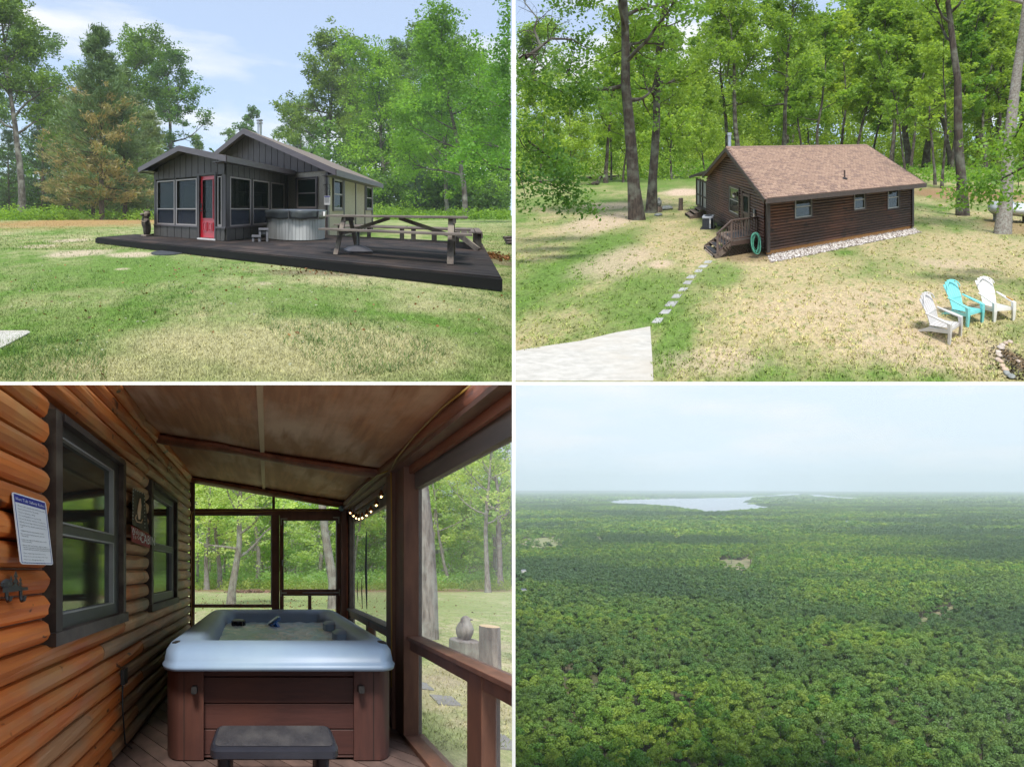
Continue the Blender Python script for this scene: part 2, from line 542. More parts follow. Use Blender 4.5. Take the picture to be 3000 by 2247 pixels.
G = (0.125, 0.22, 0.04); D = (0.37, 0.34, 0.19); SAND = (0.50, 0.42, 0.30)
tl_spec = dict(s1=0.5, s2=2.2, s3=30, s4=9,
    dry=[sp(TL, 1250, 1520, 1700, 260, .9), sp(TL, 600, 1600, 900, 160, .75), sp(TL, 1450, 1210, 400, 60, .7), sp(TL, 1900, 1330, 500, 60, .4)],
    green=[sp(TL, 500, 1180, 900, 160, .9), sp(TL, 250, 1400, 700, 160, .55), sp(TL, 1200, 1290, 900, 110, .55), sp(TL, 1900, 940, 800, 26, .9), sp(TL, 50, 1520, 160, 60, 1)],
    sand=[sp(TL, 330, 1095, 260, 30), sp(TL, 150, 1065, 160, 16, .9), sp(TL, 580, 1100, 220, 22), sp(TL, 300, 1040, 150, 18, .9), sp(TL, 530, 1163, 60, 10, .8), sp(TL, 1140, 1225, 70, 14, .6), sp(TL, 1700, 1190, 500, 26, .5)],
    needles=[sp(TL, 330, 965, 900, 44, .9)], needlecol=(0.36, 0.22, 0.09),
    dirt=[sp(TL, 1500, 1180, 700, 30, .7), sp(TL, 2150, 1130, 130, 90, .7)], dirtcol=(0.16, 0.12, 0.08))
tr_spec = dict(s1=0.22, s2=0.9, s3=9, s4=3.6, wob=0.35, tuft=(0.52, 0.62),
    dry=[sp(TR, 1500, 1400, 1500, 420, .96), sp(TR, 1150, 1180, 700, 200, .85), sp(TR, 2000, 1100, 800, 200, .85), sp(TR, 620, 1030, 500, 160, .8)],
    green=[sp(TR, 130, 1250, 420, 560, .95), sp(TR, 560, 1330, 560, 300, .8), sp(TR, 180, 880, 700, 60, .6), sp(TR, 600, 790, 700, 60, .8), sp(TR, 700, 1480, 160, 260, .9), sp(TR, 900, 1190, 240, 120, .8)],
    sand=[sp(TR, 390, 960, 260, 90, .75), sp(TR, 430, 1140, 300, 150, .65), sp(TR, 730, 833, 170, 30, .95), sp(TR, 440, 890, 260, 30, .7), sp(TR, 640, 1140, 110, 36, .75), sp(TR, 1500, 1350, 900, 200, .30), sp(TR, 1750, 1500, 700, 200, .45), sp(TR, 900, 1560, 500, 120, .5), sp(TR, 1900, 1140, 300, 50, .5)],
    needles=[sp(TR, 1950, 840, 520, 60, .85), sp(TR, 2150, 980, 200, 80, .6)], needlecol=(0.26, 0.15, 0.08),
    dirt=[sp(TR, 1040, 1110, 300, 50, .7), sp(TR, 2180, 1560, 90, 110, .9)], dirtcol=(0.20, 0.13, 0.08))
bl_spec = dict(s1=0.5, s2=2.0, s3=16, s4=6,
    dry=[sp(BL, 2000, 1350, 700, 300, .55)],
    green=[sp(BL, 1500, 960, 1500, 80, .9), sp(BL, 1900, 1540, 200, 160, .8)],
    sand=[sp(BL, 1900, 1290, 220, 60, .5), sp(BL, 2050, 1130, 500, 50, .3)],
    needles=[sp(BL, 1400, 895, 1900, 18, .9)], needlecol=(0.32, 0.20, 0.12),
    dirt=[sp(BL, 2000, 1250, 300, 60, .3)], dirtcol=(0.3, 0.22, 0.14))
M_tl_g = GRASS('tl_lawn', TL, G, D, SAND, tl_spec, base=0.52)
M_tl_b = GRASS('tl_blades', TL, G, D, SAND, tl_spec, blades=True, base=0.52)
M_tr_g = GRASS('tr_lawn', TR, (0.11, 0.195, 0.035), (0.41, 0.325, 0.19), (0.53, 0.40, 0.30), tr_spec, base=0.50)
M_tr_b = GRASS('tr_blades', TR, (0.13, 0.23, 0.04), (0.44, 0.39, 0.19), SAND, tr_spec, blades=True, base=0.50)
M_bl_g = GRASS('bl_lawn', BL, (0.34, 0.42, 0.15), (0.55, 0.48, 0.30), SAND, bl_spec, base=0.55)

yTL = TL.h * TL.S / (TL.k - T_TOP); yTR = TR.h * TR.S / (TR.k - T_TOP)
Y1TL, Y1TR, Y1BL = 420, 164, 19.5
ground_sheet('lawn', TL, yTL, Y1TL, 0, M_tl_g, lambda y: (-0.62 * y, 0))
ground_sheet('lawn', TR, yTR, Y1TR, 0, M_tr_g, lambda y: (0.0034 * y, 0.62 * y))
ground_sheet('lawn', BL, 0.85, Y1BL, 0, M_bl_g, lambda y: (-0.62 * y, -0.0002))

# white party walls and slab edges that stand between the four sites
m, n, l = newmat('white_render')
M_white = finish(m, n, l, (0.88, 0.88, 0.88), 0.8)
def wslab(name, x0, x1, y0, y1, za0, zb0, za1, zb1):
    V = [(x0, y0, za0), (x1, y0, za0), (x1, y0, zb0), (x0, y0, zb0), (x0, y1, za1), (x1, y1, za1), (x1, y1, zb1), (x0, y1, zb1)]
    F = [(0, 1, 2, 3), (5, 4, 7, 6), (4, 0, 3, 7), (1, 5, 6, 2), (3, 2, 6, 7), (4, 5, 1, 0)]
    o = bpy.data.objects.new(name, np_mesh(name, V, F, [M_white])); COL.objects.link(o); o['kind'] = 'structure'
for nm, y0, y1, x0, x1 in (('slab_edge', yTL, yTL + 1.2, -0.62 * yTL, 0.0), ('slab_edge', yTR, yTR + 1.0, 0.0034 * yTR, 0.62 * yTR)):
    st = TL if x1 == 0.0 else TR
    zt = lambda y: -st.h * st.S + st.k * y - 0.004
    wslab(nm, x0, x1, y0, y1, T_BOT * y0, zt(y0), T_BOT * y1 + 0.02, zt(y1))
yw = 5.0
wslab('party_wall', 0, yw / 300.0, yw, yw + .3, T_BOT * yw, 0.56 * yw, T_BOT * (yw + .3), 0.56 * yw)
yw = 2.8
wslab('party_wall', 0, yw / 300.0, yw, yw + .15, -0.30 * yw, T_TOP * yw, -0.30 * (yw + .15), T_TOP * (yw + .15))

M_tl_w = FOLIAGE('clover_weeds', (0.05, 0.11, 0.025), (0.17, 0.28, 0.06), trans=.3)
# ------------------------------------------------------------------ turf: upright blades where the lawn is near enough to show them
def blades(name, site, n, ymin, ymax, hgt, wid, mat, xr, seed, keep=None, tufts=False):
    rg = np.random.RandomState(seed)
    Y = 1 / (1 / ymin + (1 / ymax - 1 / ymin) * rg.rand(n))      # even density on screen rows
    X = (rg.rand(n) * 2 - 1) * xr * Y
    if tufts:
        k = n // 7; cx = X[:k]; cy = Y[:k]
        X = np.repeat(cx, 7) + rg.randn(k * 7) * 0.035; Y = np.repeat(cy, 7) + rg.randn(k * 7) * 0.05; n = k * 7
    if keep is not None:
        m_ = keep(X, Y); X, Y = X[m_], Y[m_]; n = len(X)
    th = rg.rand(n) * np.pi; h = hgt * (0.4 + rg.rand(n)); w = wid * (0.6 + 0.8 * rg.rand(n)) * (0.6 + 0.1 * Y)
    lx, ly = rg.randn(n) * h * 0.5, rg.randn(n) * h * 0.5
    dx, dy = np.cos(th) * w, np.sin(th) * w
    base = np.stack([X, Y, np.full(n, -site.h)], 1)
    P = np.stack([base + np.stack([-dx, -dy, 0 * dx], 1), base + np.stack([dx, dy, 0 * dx], 1), base + np.stack([lx, ly, h], 1)], 1).reshape(-1, 3)
    W = site.W(P)
    F = np.arange(n * 3).reshape(-1, 3)
    yf = site.h * site.S / (site.k - T_TOP)
    ok = (W[F][:, :, 1].min(1) > (yf if site is not BL else .9)); F = F[ok]
    link_np(name, W, F, [mat], kind='stuff', attrs={'tone': rg.rand(len(F))}, clip=site.clip)

def tl_keep(X, Y):
    rx, ry = X + .99, Y - 9.44
    p = .828 * rx - .56 * ry; q = .56 * rx + .828 * ry
    return ~((p > -4.75) & (p < 6.65) & (q > -1.6))
blades('grass_blades', TL, 150000, 2.0, 11.5, 0.026, 0.0026, M_tl_b, 1.0, 1, tl_keep)
blades('grass_tufts', TL, 30000, 2.1, 16, 0.045, 0.0035, M_tl_w, 1.0, 3, lambda X, Y: tl_keep(X, Y) & (np.sin(X * 2.1 + Y) * np.sin(Y * 1.7 - X * .6) > .1), tufts=True)
blades('grass_blades', TL, 30000, 9, 36, 0.05, 0.006, M_tl_b, 1.0, 2, tl_keep)
# ------------------------------------------------------------------ trees
def tube_np(paths, n=7):
    Vs, Fs, b = [], [], 0
    for pts, rad in paths:
        pts = np.asarray(pts, float); k = len(pts)
        d = np.gradient(pts, axis=0); d /= np.linalg.norm(d, axis=1)[:, None] + 1e-9
        ref = np.array((0.31, 0.17, 0.1)) if abs(d[0][2]) > 0.7 else np.array((0.0, 0.1, 1.0))
        a = np.cross(d, ref); a /= np.linalg.norm(a, axis=1)[:, None] + 1e-9; c = np.cross(d, a)
        t = np.linspace(0, 2 * np.pi, n, endpoint=False)
        r = np.asarray(rad)[:, None, None]
        Vs.append((pts[:, None] + r * (np.cos(t)[None, :, None] * a[:, None] + np.sin(t)[None, :, None] * c[:, None])).reshape(-1, 3))
        i = np.arange(k - 1)[:, None] * n; j = np.arange(n)[None]; j2 = (j + 1) % n
        Fs.append(np.stack([b + i + j, b + i + j2, b + i + n + j2, b + i + n + j], -1).reshape(-1, 4)); b += k * n
    return np.concatenate(Vs), np.concatenate(Fs)

def cards(C, size, rg, up=0.35, aspect=0.62, long_dir=None, rough=0.35):
    """one small folded leaf per centre"""
    n = len(C)
    a = rg.randn(n, 3); a[:, 2] *= 0.6
    if long_dir is not None: a = long_dir + rg.randn(n, 3) * rough
    a /= np.linalg.norm(a, axis=1)[:, None]
    nn = rg.randn(n, 3); nn[:, 2] += up * 4 * rg.rand(n)
    b = np.cross(a, nn); b /= np.linalg.norm(b, axis=1)[:, None] + 1e-9
    s = (size * (0.6 + 0.8 * rg.rand(n)))[:, None]
    P = np.stack([C - a * s * .5, C + b * s * .5 * aspect, C + a * s * .5, C - b * s * .5 * aspect], 1)
    return P.reshape(-1, 3), np.arange(n * 4).reshape(-1, 4)

def path(p0, d0, L, k, rg, wob=0.15, lift=0.0):
    pts = [np.array(p0, float)]; d = np.array(d0, float); d /= np.linalg.norm(d)
    for i in range(k):
        d = d + rg.randn(3) * wob; d[2] += lift; d /= np.linalg.norm(d)
        pts.append(pts[-1] + d * L / k)
    return np.array(pts)

def oak(seed, H, r0, cb, spread, leaves, ls, limbs=11, lean=(0, 0), cl_r=None, dense=1.0, flat=0.65, subs=5):
    rg = np.random.RandomState(seed)
    paths, cl = [], []
    tr = path((0, 0, 0), (lean[0], lean[1], 1), H * .86, 11, rg, 0.055, 0.05)
    tr[0] = (0, 0, -0.3)
    rr = r0 * (1 - 0.82 * np.linspace(0, 1, 12) ** 0.9); rr[0] *= 1.35
    paths.append((tr, rr))
    for i in range(limbs):
        u = cb / H + (0.84 - cb / H) * (i + rg.rand() * 0.6) / limbs
        kk = u / 0.86 * 11; k0 = int(min(kk, 10)); p0 = tr[k0] + (tr[k0 + 1] - tr[k0]) * (kk - k0)
        az = i * 2.4 + rg.rand() * 0.9
        rel = (u - cb / H) / (1 - cb / H)
        L = spread * (1.0 - 0.55 * rel) * rg.uniform(0.72, 1.12)
        el = 0.25 + 0.75 * rel + rg.uniform(-.15, .25)
        pb = path(p0, (math.cos(az) * math.cos(el), math.sin(az) * math.cos(el), math.sin(el)), L, 6, rg, 0.16, 0.06)
        rb = np.interp(u * H, [0, H], [r0, r0 * .2]) * 0.45
        paths.append((pb, rb * (1 - 0.85 * np.linspace(0, 1, 7))))
        cl.append(pb[-1])
        for j in range(subs):
            k1 = 2 + int(rg.randint(0, 4)); s = pb[k1]
            dd = (pb[k1] - pb[k1 - 1]); dd /= np.linalg.norm(dd)
            dd = dd + rg.randn(3) * 0.75; dd[2] += 0.15
            ps = path(s, dd, L * rg.uniform(.25, .5), 4, rg, 0.25, 0.03)
            paths.append((ps, rb * .35 * (1 - 0.8 * np.linspace(0, 1, 5))))
            cl += [ps[-1], ps[-2] + rg.randn(3) * .2]
    for j in range(6):
        ps = path(tr[-1 - j % 2], (rg.randn() * .7, rg.randn() * .7, 1), spread * .4, 4, rg, 0.25)
        paths.append((ps, r0 * .12 * (1 - 0.8 * np.linspace(0, 1, 5)))); cl += [ps[-1], ps[-2]]
    cl = np.array(cl)
    cr = cl_r or spread * 0.15
    per = max(3, int(leaves / len(cl)))
    C, T = [], []
    for c in cl:
        r = cr * rg.uniform(.65, 1.35); k = int(per * (r / cr) ** 2)
        q = rg.randn(k, 3); q /= np.linalg.norm(q, axis=1)[:, None]; q *= (rg.rand(k, 1) ** (1 / 2.2)) * r
        q[:, 2] *= flat
        lump = rg.randn(7, 3) * r * .55; lump[:, 2] *= .7; q = q * .62 + lump[rg.randint(0, 7, k)]
        C.append(c + q); t = rg.rand()
        T.append(np.clip(t * 0.65 + 0.25 * rg.rand(k) + 0.12, 0, 1))
    C = np.concatenate(C); T = np.concatenate(T)
    LV, LF = cards(C, ls, rg)
    TV, TF = tube_np(paths)
    return (TV, TF), (LV, LF, {'tone': T})

def pine(seed, H, r0, cb, L0, tuft, ls, dead_h=0.0, droop=-0.10, step=0.75, per=10, aspect=0.16, dead_side=None):
    rg = np.random.RandomState(seed); paths = []
    tr = path((0, 0, 0), (0, 0, 1), H, 12, rg, 0.015, 0.05); tr[0][2] = -.3
    paths.append((tr, r0 * (1 - 0.93 * np.linspace(0, 1, 13))))
    C, Dn, T, De = [], [], [], []
    h = cb
    while h < H - .2:
        rel = (h - cb) / (H - cb)
        for b in range(5):
            az = rg.rand() * 6.283
            L = L0 * (1 - rel) ** 0.75 * rg.uniform(.6, 1.1) * (0.75 + .5 * min(1, rel * 4)) + .3
            kk = h / H * 12; k0 = int(min(kk, 11)); p0 = tr[k0] + (tr[k0 + 1] - tr[k0]) * (kk - k0)
            pb = path(p0, (math.cos(az), math.sin(az), droop + .5 * rel), L, 6, rg, 0.08, 0.045)
            paths.append((pb, r0 * .22 * (1 - rel * .7) * (1 - 0.85 * np.linspace(0, 1, 7))))
            deadb = 1.0 if (h < dead_h and rg.rand() < 1 - 0.75 * (h - cb) / max(dead_h - cb, .1)) else 0.0
            tone = rg.rand()
            for j in range(per):
                u = 0.22 + 0.78 * rg.rand(); kk = u * 6; k1 = int(min(kk, 5)); c = pb[k1] + (pb[k1 + 1] - pb[k1]) * (kk - k1)
                c = c + rg.randn(3) * np.array((.22, .22, .08)) * L * .33
                dd = (pb[-1] - pb[0]); dd = dd / np.linalg.norm(dd) + np.array((0, 0, .45))
                m_ = tuft
                C.append(c + rg.randn(m_, 3) * ls * np.array((.55, .55, .35))); Dn.append(np.repeat(dd[None], m_, 0))
                T.append(np.full(m_, np.clip(tone * .6 + rg.rand() * .4, 0, 1)))
                De.append(np.full(m_, (deadb if rg.rand() < .72 else 0) * rg.uniform(.5, 1)))
        h += step * rg.uniform(.75, 1.25)
    C = np.concatenate(C); Dn = np.concatenate(Dn)
    LV, LF = cards(C, ls, rg, 0.3, aspect, Dn, 0.75)
    TV, TF = tube_np(paths, 6)
    return (TV, TF), (LV, LF, {'tone': np.concatenate(T), 'dead': np.concatenate(De)})

def bare(seed, H, r0, paths_n=14):
    rg = np.random.RandomState(seed); paths = []
    tr = path((0, 0, 0), (0.1, 0, 1), H, 8, rg, 0.1); paths.append((tr, r0 * (1 - 0.9 * np.linspace(0, 1, 9))))
    for i in range(paths_n):
        k = rg.randint(3, 8); pb = path(tr[k], (rg.randn(), rg.randn(), .9), H * .35 * rg.uniform(.5, 1), 5, rg, .3)
        paths.append((pb, r0 * .35 * (1 - 0.9 * np.linspace(0, 1, 6))))
        for j in range(3):
            ps = path(pb[rg.randint(1, 5)], (rg.randn(), rg.randn(), .8), H * .15, 3, rg, .3)
            paths.append((ps, r0 * .14 * (1 - 0.9 * np.linspace(0, 1, 4))))
    return tube_np(paths, 4)

class Proto:
    def __init__(s, data, bark, leaf, nm='tree'):
        s.t, s.lf = data; s.bark, s.leaf = bark, leaf
        s.tm = s.lm = None
    def place(s, name, label, cat, site, X, Y, scale=1.0, rz=0.0, group=None, sink=0.0, zs=1.0, worldloc=None, crown='crown'):
        sc = scale * (site.S if site else 1.0)
        loc = np.array(worldloc if worldloc is not None else site.W((X, Y, -site.h - sink)))
        c, sn = math.cos(rz), math.sin(rz); Rz = np.array([[c, -sn, 0], [sn, c, 0], [0, 0, zs]])
        root = bpy.data.objects.new(name, None); COL.objects.link(root); root.location = loc
        root['label'] = label; root['category'] = cat
        if group: root['group'] = group
        reach = np.abs(s.lf[0][:, :2]).max() * sc * 1.05
        top = s.lf[0][:, 2].max() * sc * zs
        cl = site.clip if site else None; need = False
        y = loc[1]
        if cl in ('TL', 'BL') and loc[0] + reach > 0: need = True
        if cl == 'TR' and loc[0] - reach < 0.0035 * y: need = True
        if cl == 'BL' and loc[2] + top > T_BOT * (y - reach): need = True
        for nm, (V, F, at), mt in (('trunk', (*s.t, {}), s.bark), (crown, s.lf, s.leaf)):
            if need:
                Wv = V @ Rz.T * sc + loc
                link = link_np(nm, Wv, F, [mt], loc=tuple(loc), attrs=at, smooth=nm == 'trunk', clip=cl)
                link.location = (0, 0, 0); link.parent = root
                if len(link.data.polygons) == 0: bpy.data.objects.remove(link)
            else:
                key = 'tm' if nm == 'trunk' else 'lm'
                me = getattr(s, key)
                if me is None:
                    me = np_mesh(nm, V, F, [mt], nm == 'trunk', at); setattr(s, key, me)
                o = bpy.data.objects.new(nm, me); COL.objects.link(o); o.parent = root
                o.rotation_euler = (0, 0, rz); o.scale = (sc, sc, sc * zs)
        return root

M_bark = MAT('bark_grey', (0.115, 0.10, 0.085), (0.042, 0.035, 0.031), None, 1.6, (1, 1, .25), rough=.95, bstr=1.0, c3=(0.24, 0.24, 0.21), s3=.5)
M_bark_tr = MAT('bark_dark', (0.085, 0.065, 0.053), (0.028, 0.022, 0.019), TR, 9, (1, 1, .22), rough=.95, bstr=1.0, c3=(0.15, 0.155, 0.125), s3=1.6)
M_bark_bl = MAT('bark_pale', (0.36, 0.32, 0.29), (0.13, 0.11, 0.10), BL, 12, (1, .4, .16), rough=.95, bstr=1.0, c3=(0.36, 0.36, 0.33), s3=2)
M_bark_p = MAT('bark_pine', (0.12, 0.085, 0.065), (0.05, 0.04, 0.035), None, 1.2, (1, 1, .4), rough=.95, bstr=.8)
M_dead = MAT('dead_wood', (0.30, 0.27, 0.25), (0.16, 0.14, 0.13), None, 2, rough=.9)
M_leaf_tl = FOLIAGE('oak_leaves', (0.032, 0.082, 0.018), (0.22, 0.36, 0.08), trans=.42)
M_leaf_br = FOLIAGE('bright_leaves', (0.04, 0.12, 0.014), (0.27, 0.50, 0.07), trans=.45)
M_leaf_tr = FOLIAGE('fresh_leaves', (0.085, 0.17, 0.03), (0.38, 0.54, 0.12), trans=.5)
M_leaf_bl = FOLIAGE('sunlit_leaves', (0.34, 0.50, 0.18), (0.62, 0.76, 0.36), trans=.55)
M_needle = FOLIAGE('pine_needles', (0.09, 0.14, 0.06), (0.30, 0.37, 0.16), trans=.3, dead=(0.40, 0.31, 0.15))
M_needle_d = FOLIAGE('dark_needles', (0.035, 0.07, 0.035), (0.12, 0.19, 0.09), trans=.2, dead=(0.2, 0.14, 0.06))
M_spruce = FOLIAGE('spruce_needles', (0.09, 0.13, 0.09), (0.20, 0.27, 0.19), trans=.2, dead=(0.2, 0.2, 0.12))

P_big = [Proto(oak(11 + i, 24, .42, 8, 6.6, 19000, .29, 13), M_bark, M_leaf_tl) for i in range(3)]
P_bri = [Proto(oak(31 + i, 22, .34, 4.5, 6.8, 20000, .30, 15, cl_r=1.25), M_bark, M_leaf_br) for i in range(2)]
P_thin = [Proto(oak(51 + i, 20, .2, 8, 3.4, 4200, .34, 9), M_bark, M_leaf_tl) for i in range(2)]
P_pine = [Proto(pine(71 + i, 19, .30, 2.2, 5.2, 16, .46, dead_h=11.5 if i == 0 else 0, per=12, step=.62, aspect=.2), M_bark_p, M_needle) for i in range(2)]
P_dpine = Proto(pine(75, 17, .28, 1.6, 4.2, 10, .42), M_bark_p, M_needle_d)
P_spr = Proto(pine(77, 9, .12, 1.4, 2.1, 6, .30, droop=-.25, step=.5, per=8, aspect=.2), M_bark_p, M_spruce)
P_tr = [Proto(oak(91 + i, 21, .30, 7, 5.4, 11000, .28, 11), M_bark_tr, M_leaf_tr) for i in range(3)]
P_trt = [Proto(oak(101 + i, 18, .15, 5, 3.0, 5200, .28, 10), M_bark_tr, M_leaf_tr) for i in range(3)]
P_bl = [Proto(oak(121 + i, 15, .24, 3.0, 4.2, 9000, .26, 13), M_bark_bl, M_leaf_bl) for i in range(2)]
P_blt = [Proto(oak(131 + i, 12, .10, 2.0, 2.6, 4200, .22, 10), M_bark_bl, M_leaf_bl) for i in range(2)]

def bush_mass(name, site, rects, n, size, mat, seed, clumps=60, up=.35):
    """undergrowth and far woods that read as one mass: leaf clumps filling (x0,x1,Y0,Y1,z0,z1) blocks with an uneven top"""
    rg = np.random.RandomState(seed); C, T = [], []
    for (x0, x1, y0, y1, z0, z1) in rects:
        k = int(n / len(rects) / clumps) + 1
        for _ in range(k):
            Y = rg.uniform(y0, y1); X = rg.uniform(x0, x1) * Y; z = z0 + (z1 - z0) * rg.rand() ** 1.25
            r = rg.uniform(.5, 1.3) * size * 4.5
            q = rg.randn(clumps, 3); q /= np.linalg.norm(q, axis=1)[:, None]; q *= rg.rand(clumps, 1) ** .4 * r; q[:, 2] *= .7
            w = site.W((X, Y, z)) + q * site.S
            C.append(w); T.append(np.clip(rg.rand() * .8 + rg.rand(clumps) * .25, 0, 1))
    C = np.concatenate(C); T = np.concatenate(T)
    V, F = cards(C, size * site.S, rg, up)
    return link_np(name, V, F, [mat], kind='stuff', attrs={'tone': T}, clip=site.clip)
# ================================================================== SITE 1: dark cottage with deck
TLU, TLV = (.828, -.560), (.560, .828)
TC = np.array((-.99, 9.44))
ANG = math.atan2(-.560, .828)
DK = -1.0                                   # top of the deck
M_side = MAT('dark_siding', (0.080, 0.068, 0.073), (0.060, 0.051, 0.055), TL, 14, (1, 1, .12), ANG, rough=.62, bstr=.15, vary=.07, c3=(0.078, 0.068, 0.068), s3=1.2)
M_skirt = MAT('skirt_siding', (0.085, 0.076, 0.071), (0.062, 0.056, 0.052), TL, 14, (1, 1, .12), ANG, rough=.7, bstr=.15, vary=.10, c3=(0.10, 0.092, 0.083), s3=2)
M_trim = MAT('trim_paint', (0.105, 0.086, 0.094), (0.083, 0.068, 0.074), TL, 10, (.2, .2, 1), ANG, rough=.5)
M_alu = MAT('bronze_frame', (0.38, 0.33, 0.31), (0.32, 0.275, 0.26), TL, 10, rough=.45, spec=.5)
M_stucco = MAT('pebble_stucco', (0.56, 0.505, 0.42), (0.34, 0.30, 0.25), TL, 55, rough=.95, bstr=.9, lo=.42, hi=.62)
M_red = MAT('red_door_paint', (0.60, 0.010, 0.028), (0.52, 0.008, 0.022), TL, 6, rough=.38, spec=.5)
M_wht = MAT('white_paint', (0.75, 0.74, 0.72), (0.62, 0.61, 0.6), TL, 8, rough=.5)
M_glass = GLASS('porch_glass', (0.012, 0.016, 0.014), see=.50, gloss=-.005, edge=.25)
M_gdark = GLASS('room_glass', (0.014, 0.024, 0.020), see=.0, gloss=.0, edge=.3)
M_screen = SCREEN('insect_screen', (0.050, 0.056, 0.075), .20)
M_shing = MAT('grey_shingle', (0.22, 0.18, 0.15), (0.13, 0.11, 0.095), TL, 9, (1, 3, 1), ANG, rough=.95, bstr=.4)
M_deck = MAT('stained_deck', (0.027, 0.020, 0.018), (0.013, 0.0105, 0.0098), TL, 9, (.18, 1.6, 1), ANG, rough=.72, bstr=.5, vary=.22, c3=(0.062, 0.042, 0.033), s3=1.5, spec=.2)
M_fascia = MAT('deck_fascia', (0.009, 0.008, 0.008), (0.006, 0.0055, 0.0055), TL, 6, (.15, 1, 1), ANG, rough=.75, bstr=.3, spec=.15)
M_wood = MAT('weathered_wood', (0.22, 0.18, 0.15), (0.085, 0.065, 0.055), TL, 11, (.16, 1, 1), ANG, rough=.85, bstr=.6, vary=.15)
M_woodd = MAT('weathered_leg', (0.13, 0.10, 0.085), (0.045, 0.036, 0.033), TL, 13, (1, 1, .18), ANG, rough=.85, bstr=.6, c3=(0.26, 0.22, 0.17), s3=2.3)
M_metal = MAT('galvanised', (0.55, 0.55, 0.56), (0.42, 0.42, 0.44), TL, 5, rough=.32, metal=.85)
M_black = MAT('black_plastic', (0.028, 0.028, 0.032), (0.020, 0.020, 0.024), None, 8, rough=.5)
M_grey = MAT('grey_plastic', (0.10, 0.10, 0.115), (0.075, 0.075, 0.09), TL, 6, rough=.5, spec=.5)
M_tubg = MAT('tub_stave', (0.38, 0.39, 0.39), (0.31, 0.32, 0.32), TL, 9, (1, 1, .1), rough=.55, vary=.06)
M_vinyl = MAT('vinyl_cover', (0.065, 0.075, 0.082), (0.045, 0.052, 0.058), TL, 4, rough=.36, spec=.6, bstr=.5)
M_dark = MAT('dark_interior', (0.03, 0.028, 0.027), (0.02, 0.019, 0.018), None, 3, rough=.9)

wF = Wall(TL, TC, TLU, (-.560, -.828))                     # porch front wall, s runs right from the corner (left is negative)
wR = Wall(TL, TC, TLV, (.828, -.560))                      # porch right wall
K0 = TC + 4.03 * np.array(TLV)
wG = Wall(TL, K0, TLU, (-.560, -.828))                     # house gable wall, s=1.73 is its right corner
KR = K0 + 1.73 * np.array(TLU)
wH = Wall(TL, KR, TLV, (.828, -.560))                      # house long wall
def P3(p, q, z): v = TC + p * np.array(TLU) + q * np.array(TLV); return np.array((v[0], v[1], z))
PL = wF.s(668)

def window(th, wall, s0, s1, z0, z1, zm, glass_top, glass_bot, frame, casing=None, fw=.045, dep=.05, cw=.05, out=.02, name='window'):
    """casing > frame rails > panes; the lower half may be a screen"""
    mb = MB()
    if casing:
        for a, b, c, d in ((s0 - cw, s0, z0 - cw, z1 + cw), (s1, s1 + cw, z0 - cw, z1 + cw), (s0, s1, z1, z1 + cw), (s0, s1, z0 - cw, z0)):
            wall.box(mb, a, b, c, d, out - .02, out + .035)
        w = mb.build(name, casing, th)
        mb = MB()
    else: w = None
    for a, b, c, d in ((s0, s0 + fw, z0, z1), (s1 - fw, s1, z0, z1), (s0 + fw, s1 - fw, z1 - fw, z1), (s0 + fw, s1 - fw, z0, z0 + fw), (s0 + fw, s1 - fw, zm - fw * .45, zm + fw * .45)):
        wall.box(mb, a, b, c, d, out - dep, out + .012)
    if w: mb.build('sash', frame, w)
    else: w = mb.build(name, frame, th)
    for nm, a, b, g in (('pane', zm + fw * .45, z1 - fw, glass_top), ('pane' if glass_bot is glass_top else 'screen', z0 + fw, zm - fw * .45, glass_bot)):
        m2 = MB(); wall.box(m2, s0 + fw, s1 - fw, a, b, out - dep * .6, out - dep * .6 + .008); m2.build(nm, g, w)
    return w

cot = Thing('cottage', 'dark brown cottage with gabled screened porch and red door, beside the wooden deck', 'house', TL, (*TC, -1.22))
# --- porch boards
def boards(th, wall, s0, s1, zb, ztf, nbd, mat, o0=0, o1=.035, gap=.022, name='siding_board'):
    for i in range(nbd):
        a = s0 + (s1 - s0) * i / nbd; b = s0 + (s1 - s0) * (i + 1) / nbd - gap
        mb = MB(); wall.board(mb, a, b, zb, zb, ztf(a), ztf(b), o0, o1); mb.build(name, mat, th)
def backing(th, wall, pts, name, mat, o0=-.08, o1=-.002):
    mb = MB(); wall.poly(mb, pts, o0, o1); return mb.build(name, mat, th)

z_sk, z_wt = -.59, 1.03
dL, dR = wF.s(858), wF.s(936)                              # door opening
rakeP = lambda s: 2.02 - .26 * abs(s + 1.66)
# skirting
boards(cot, wF, PL, dL, DK + .01, lambda s: z_sk, 6, M_skirt)
boards(cot, wF, dR, 0, DK + .01, lambda s: z_sk, 2, M_skirt)
backing(cot, wF, [(PL, DK), (dL, DK), (dL, z_sk), (PL, z_sk)], 'wall', M_skirt)
backing(cot, wF, [(dR, DK), (0, DK), (0, z_sk), (dR, z_sk)], 'wall', M_skirt)
boards(cot, wR, 0, 4.0, DK + .01, lambda s: z_sk, 9, M_skirt)
backing(cot, wR, [(0, DK), (4.03, DK), (4.03, z_sk), (0, z_sk)], 'wall', M_skirt)
# gable boards over the windows
boards(cot, wF, PL, 0, z_wt + .06, lambda s: rakeP(s) - .10, 12, M_side)
backing(cot, wF, [(PL, z_wt + .04), (0, z_wt + .04), (0, rakeP(0) - .05), (-1.66, 1.97), (PL, rakeP(PL) - .05)], 'wall', M_side)
boards(cot, wR, 0, 4.0, z_wt + .02, lambda s: 1.52, 13, M_side)
backing(cot, wR, [(0, z_wt), (4.03, z_wt), (4.03, 1.52), (0, 1.52)], 'wall', M_side)
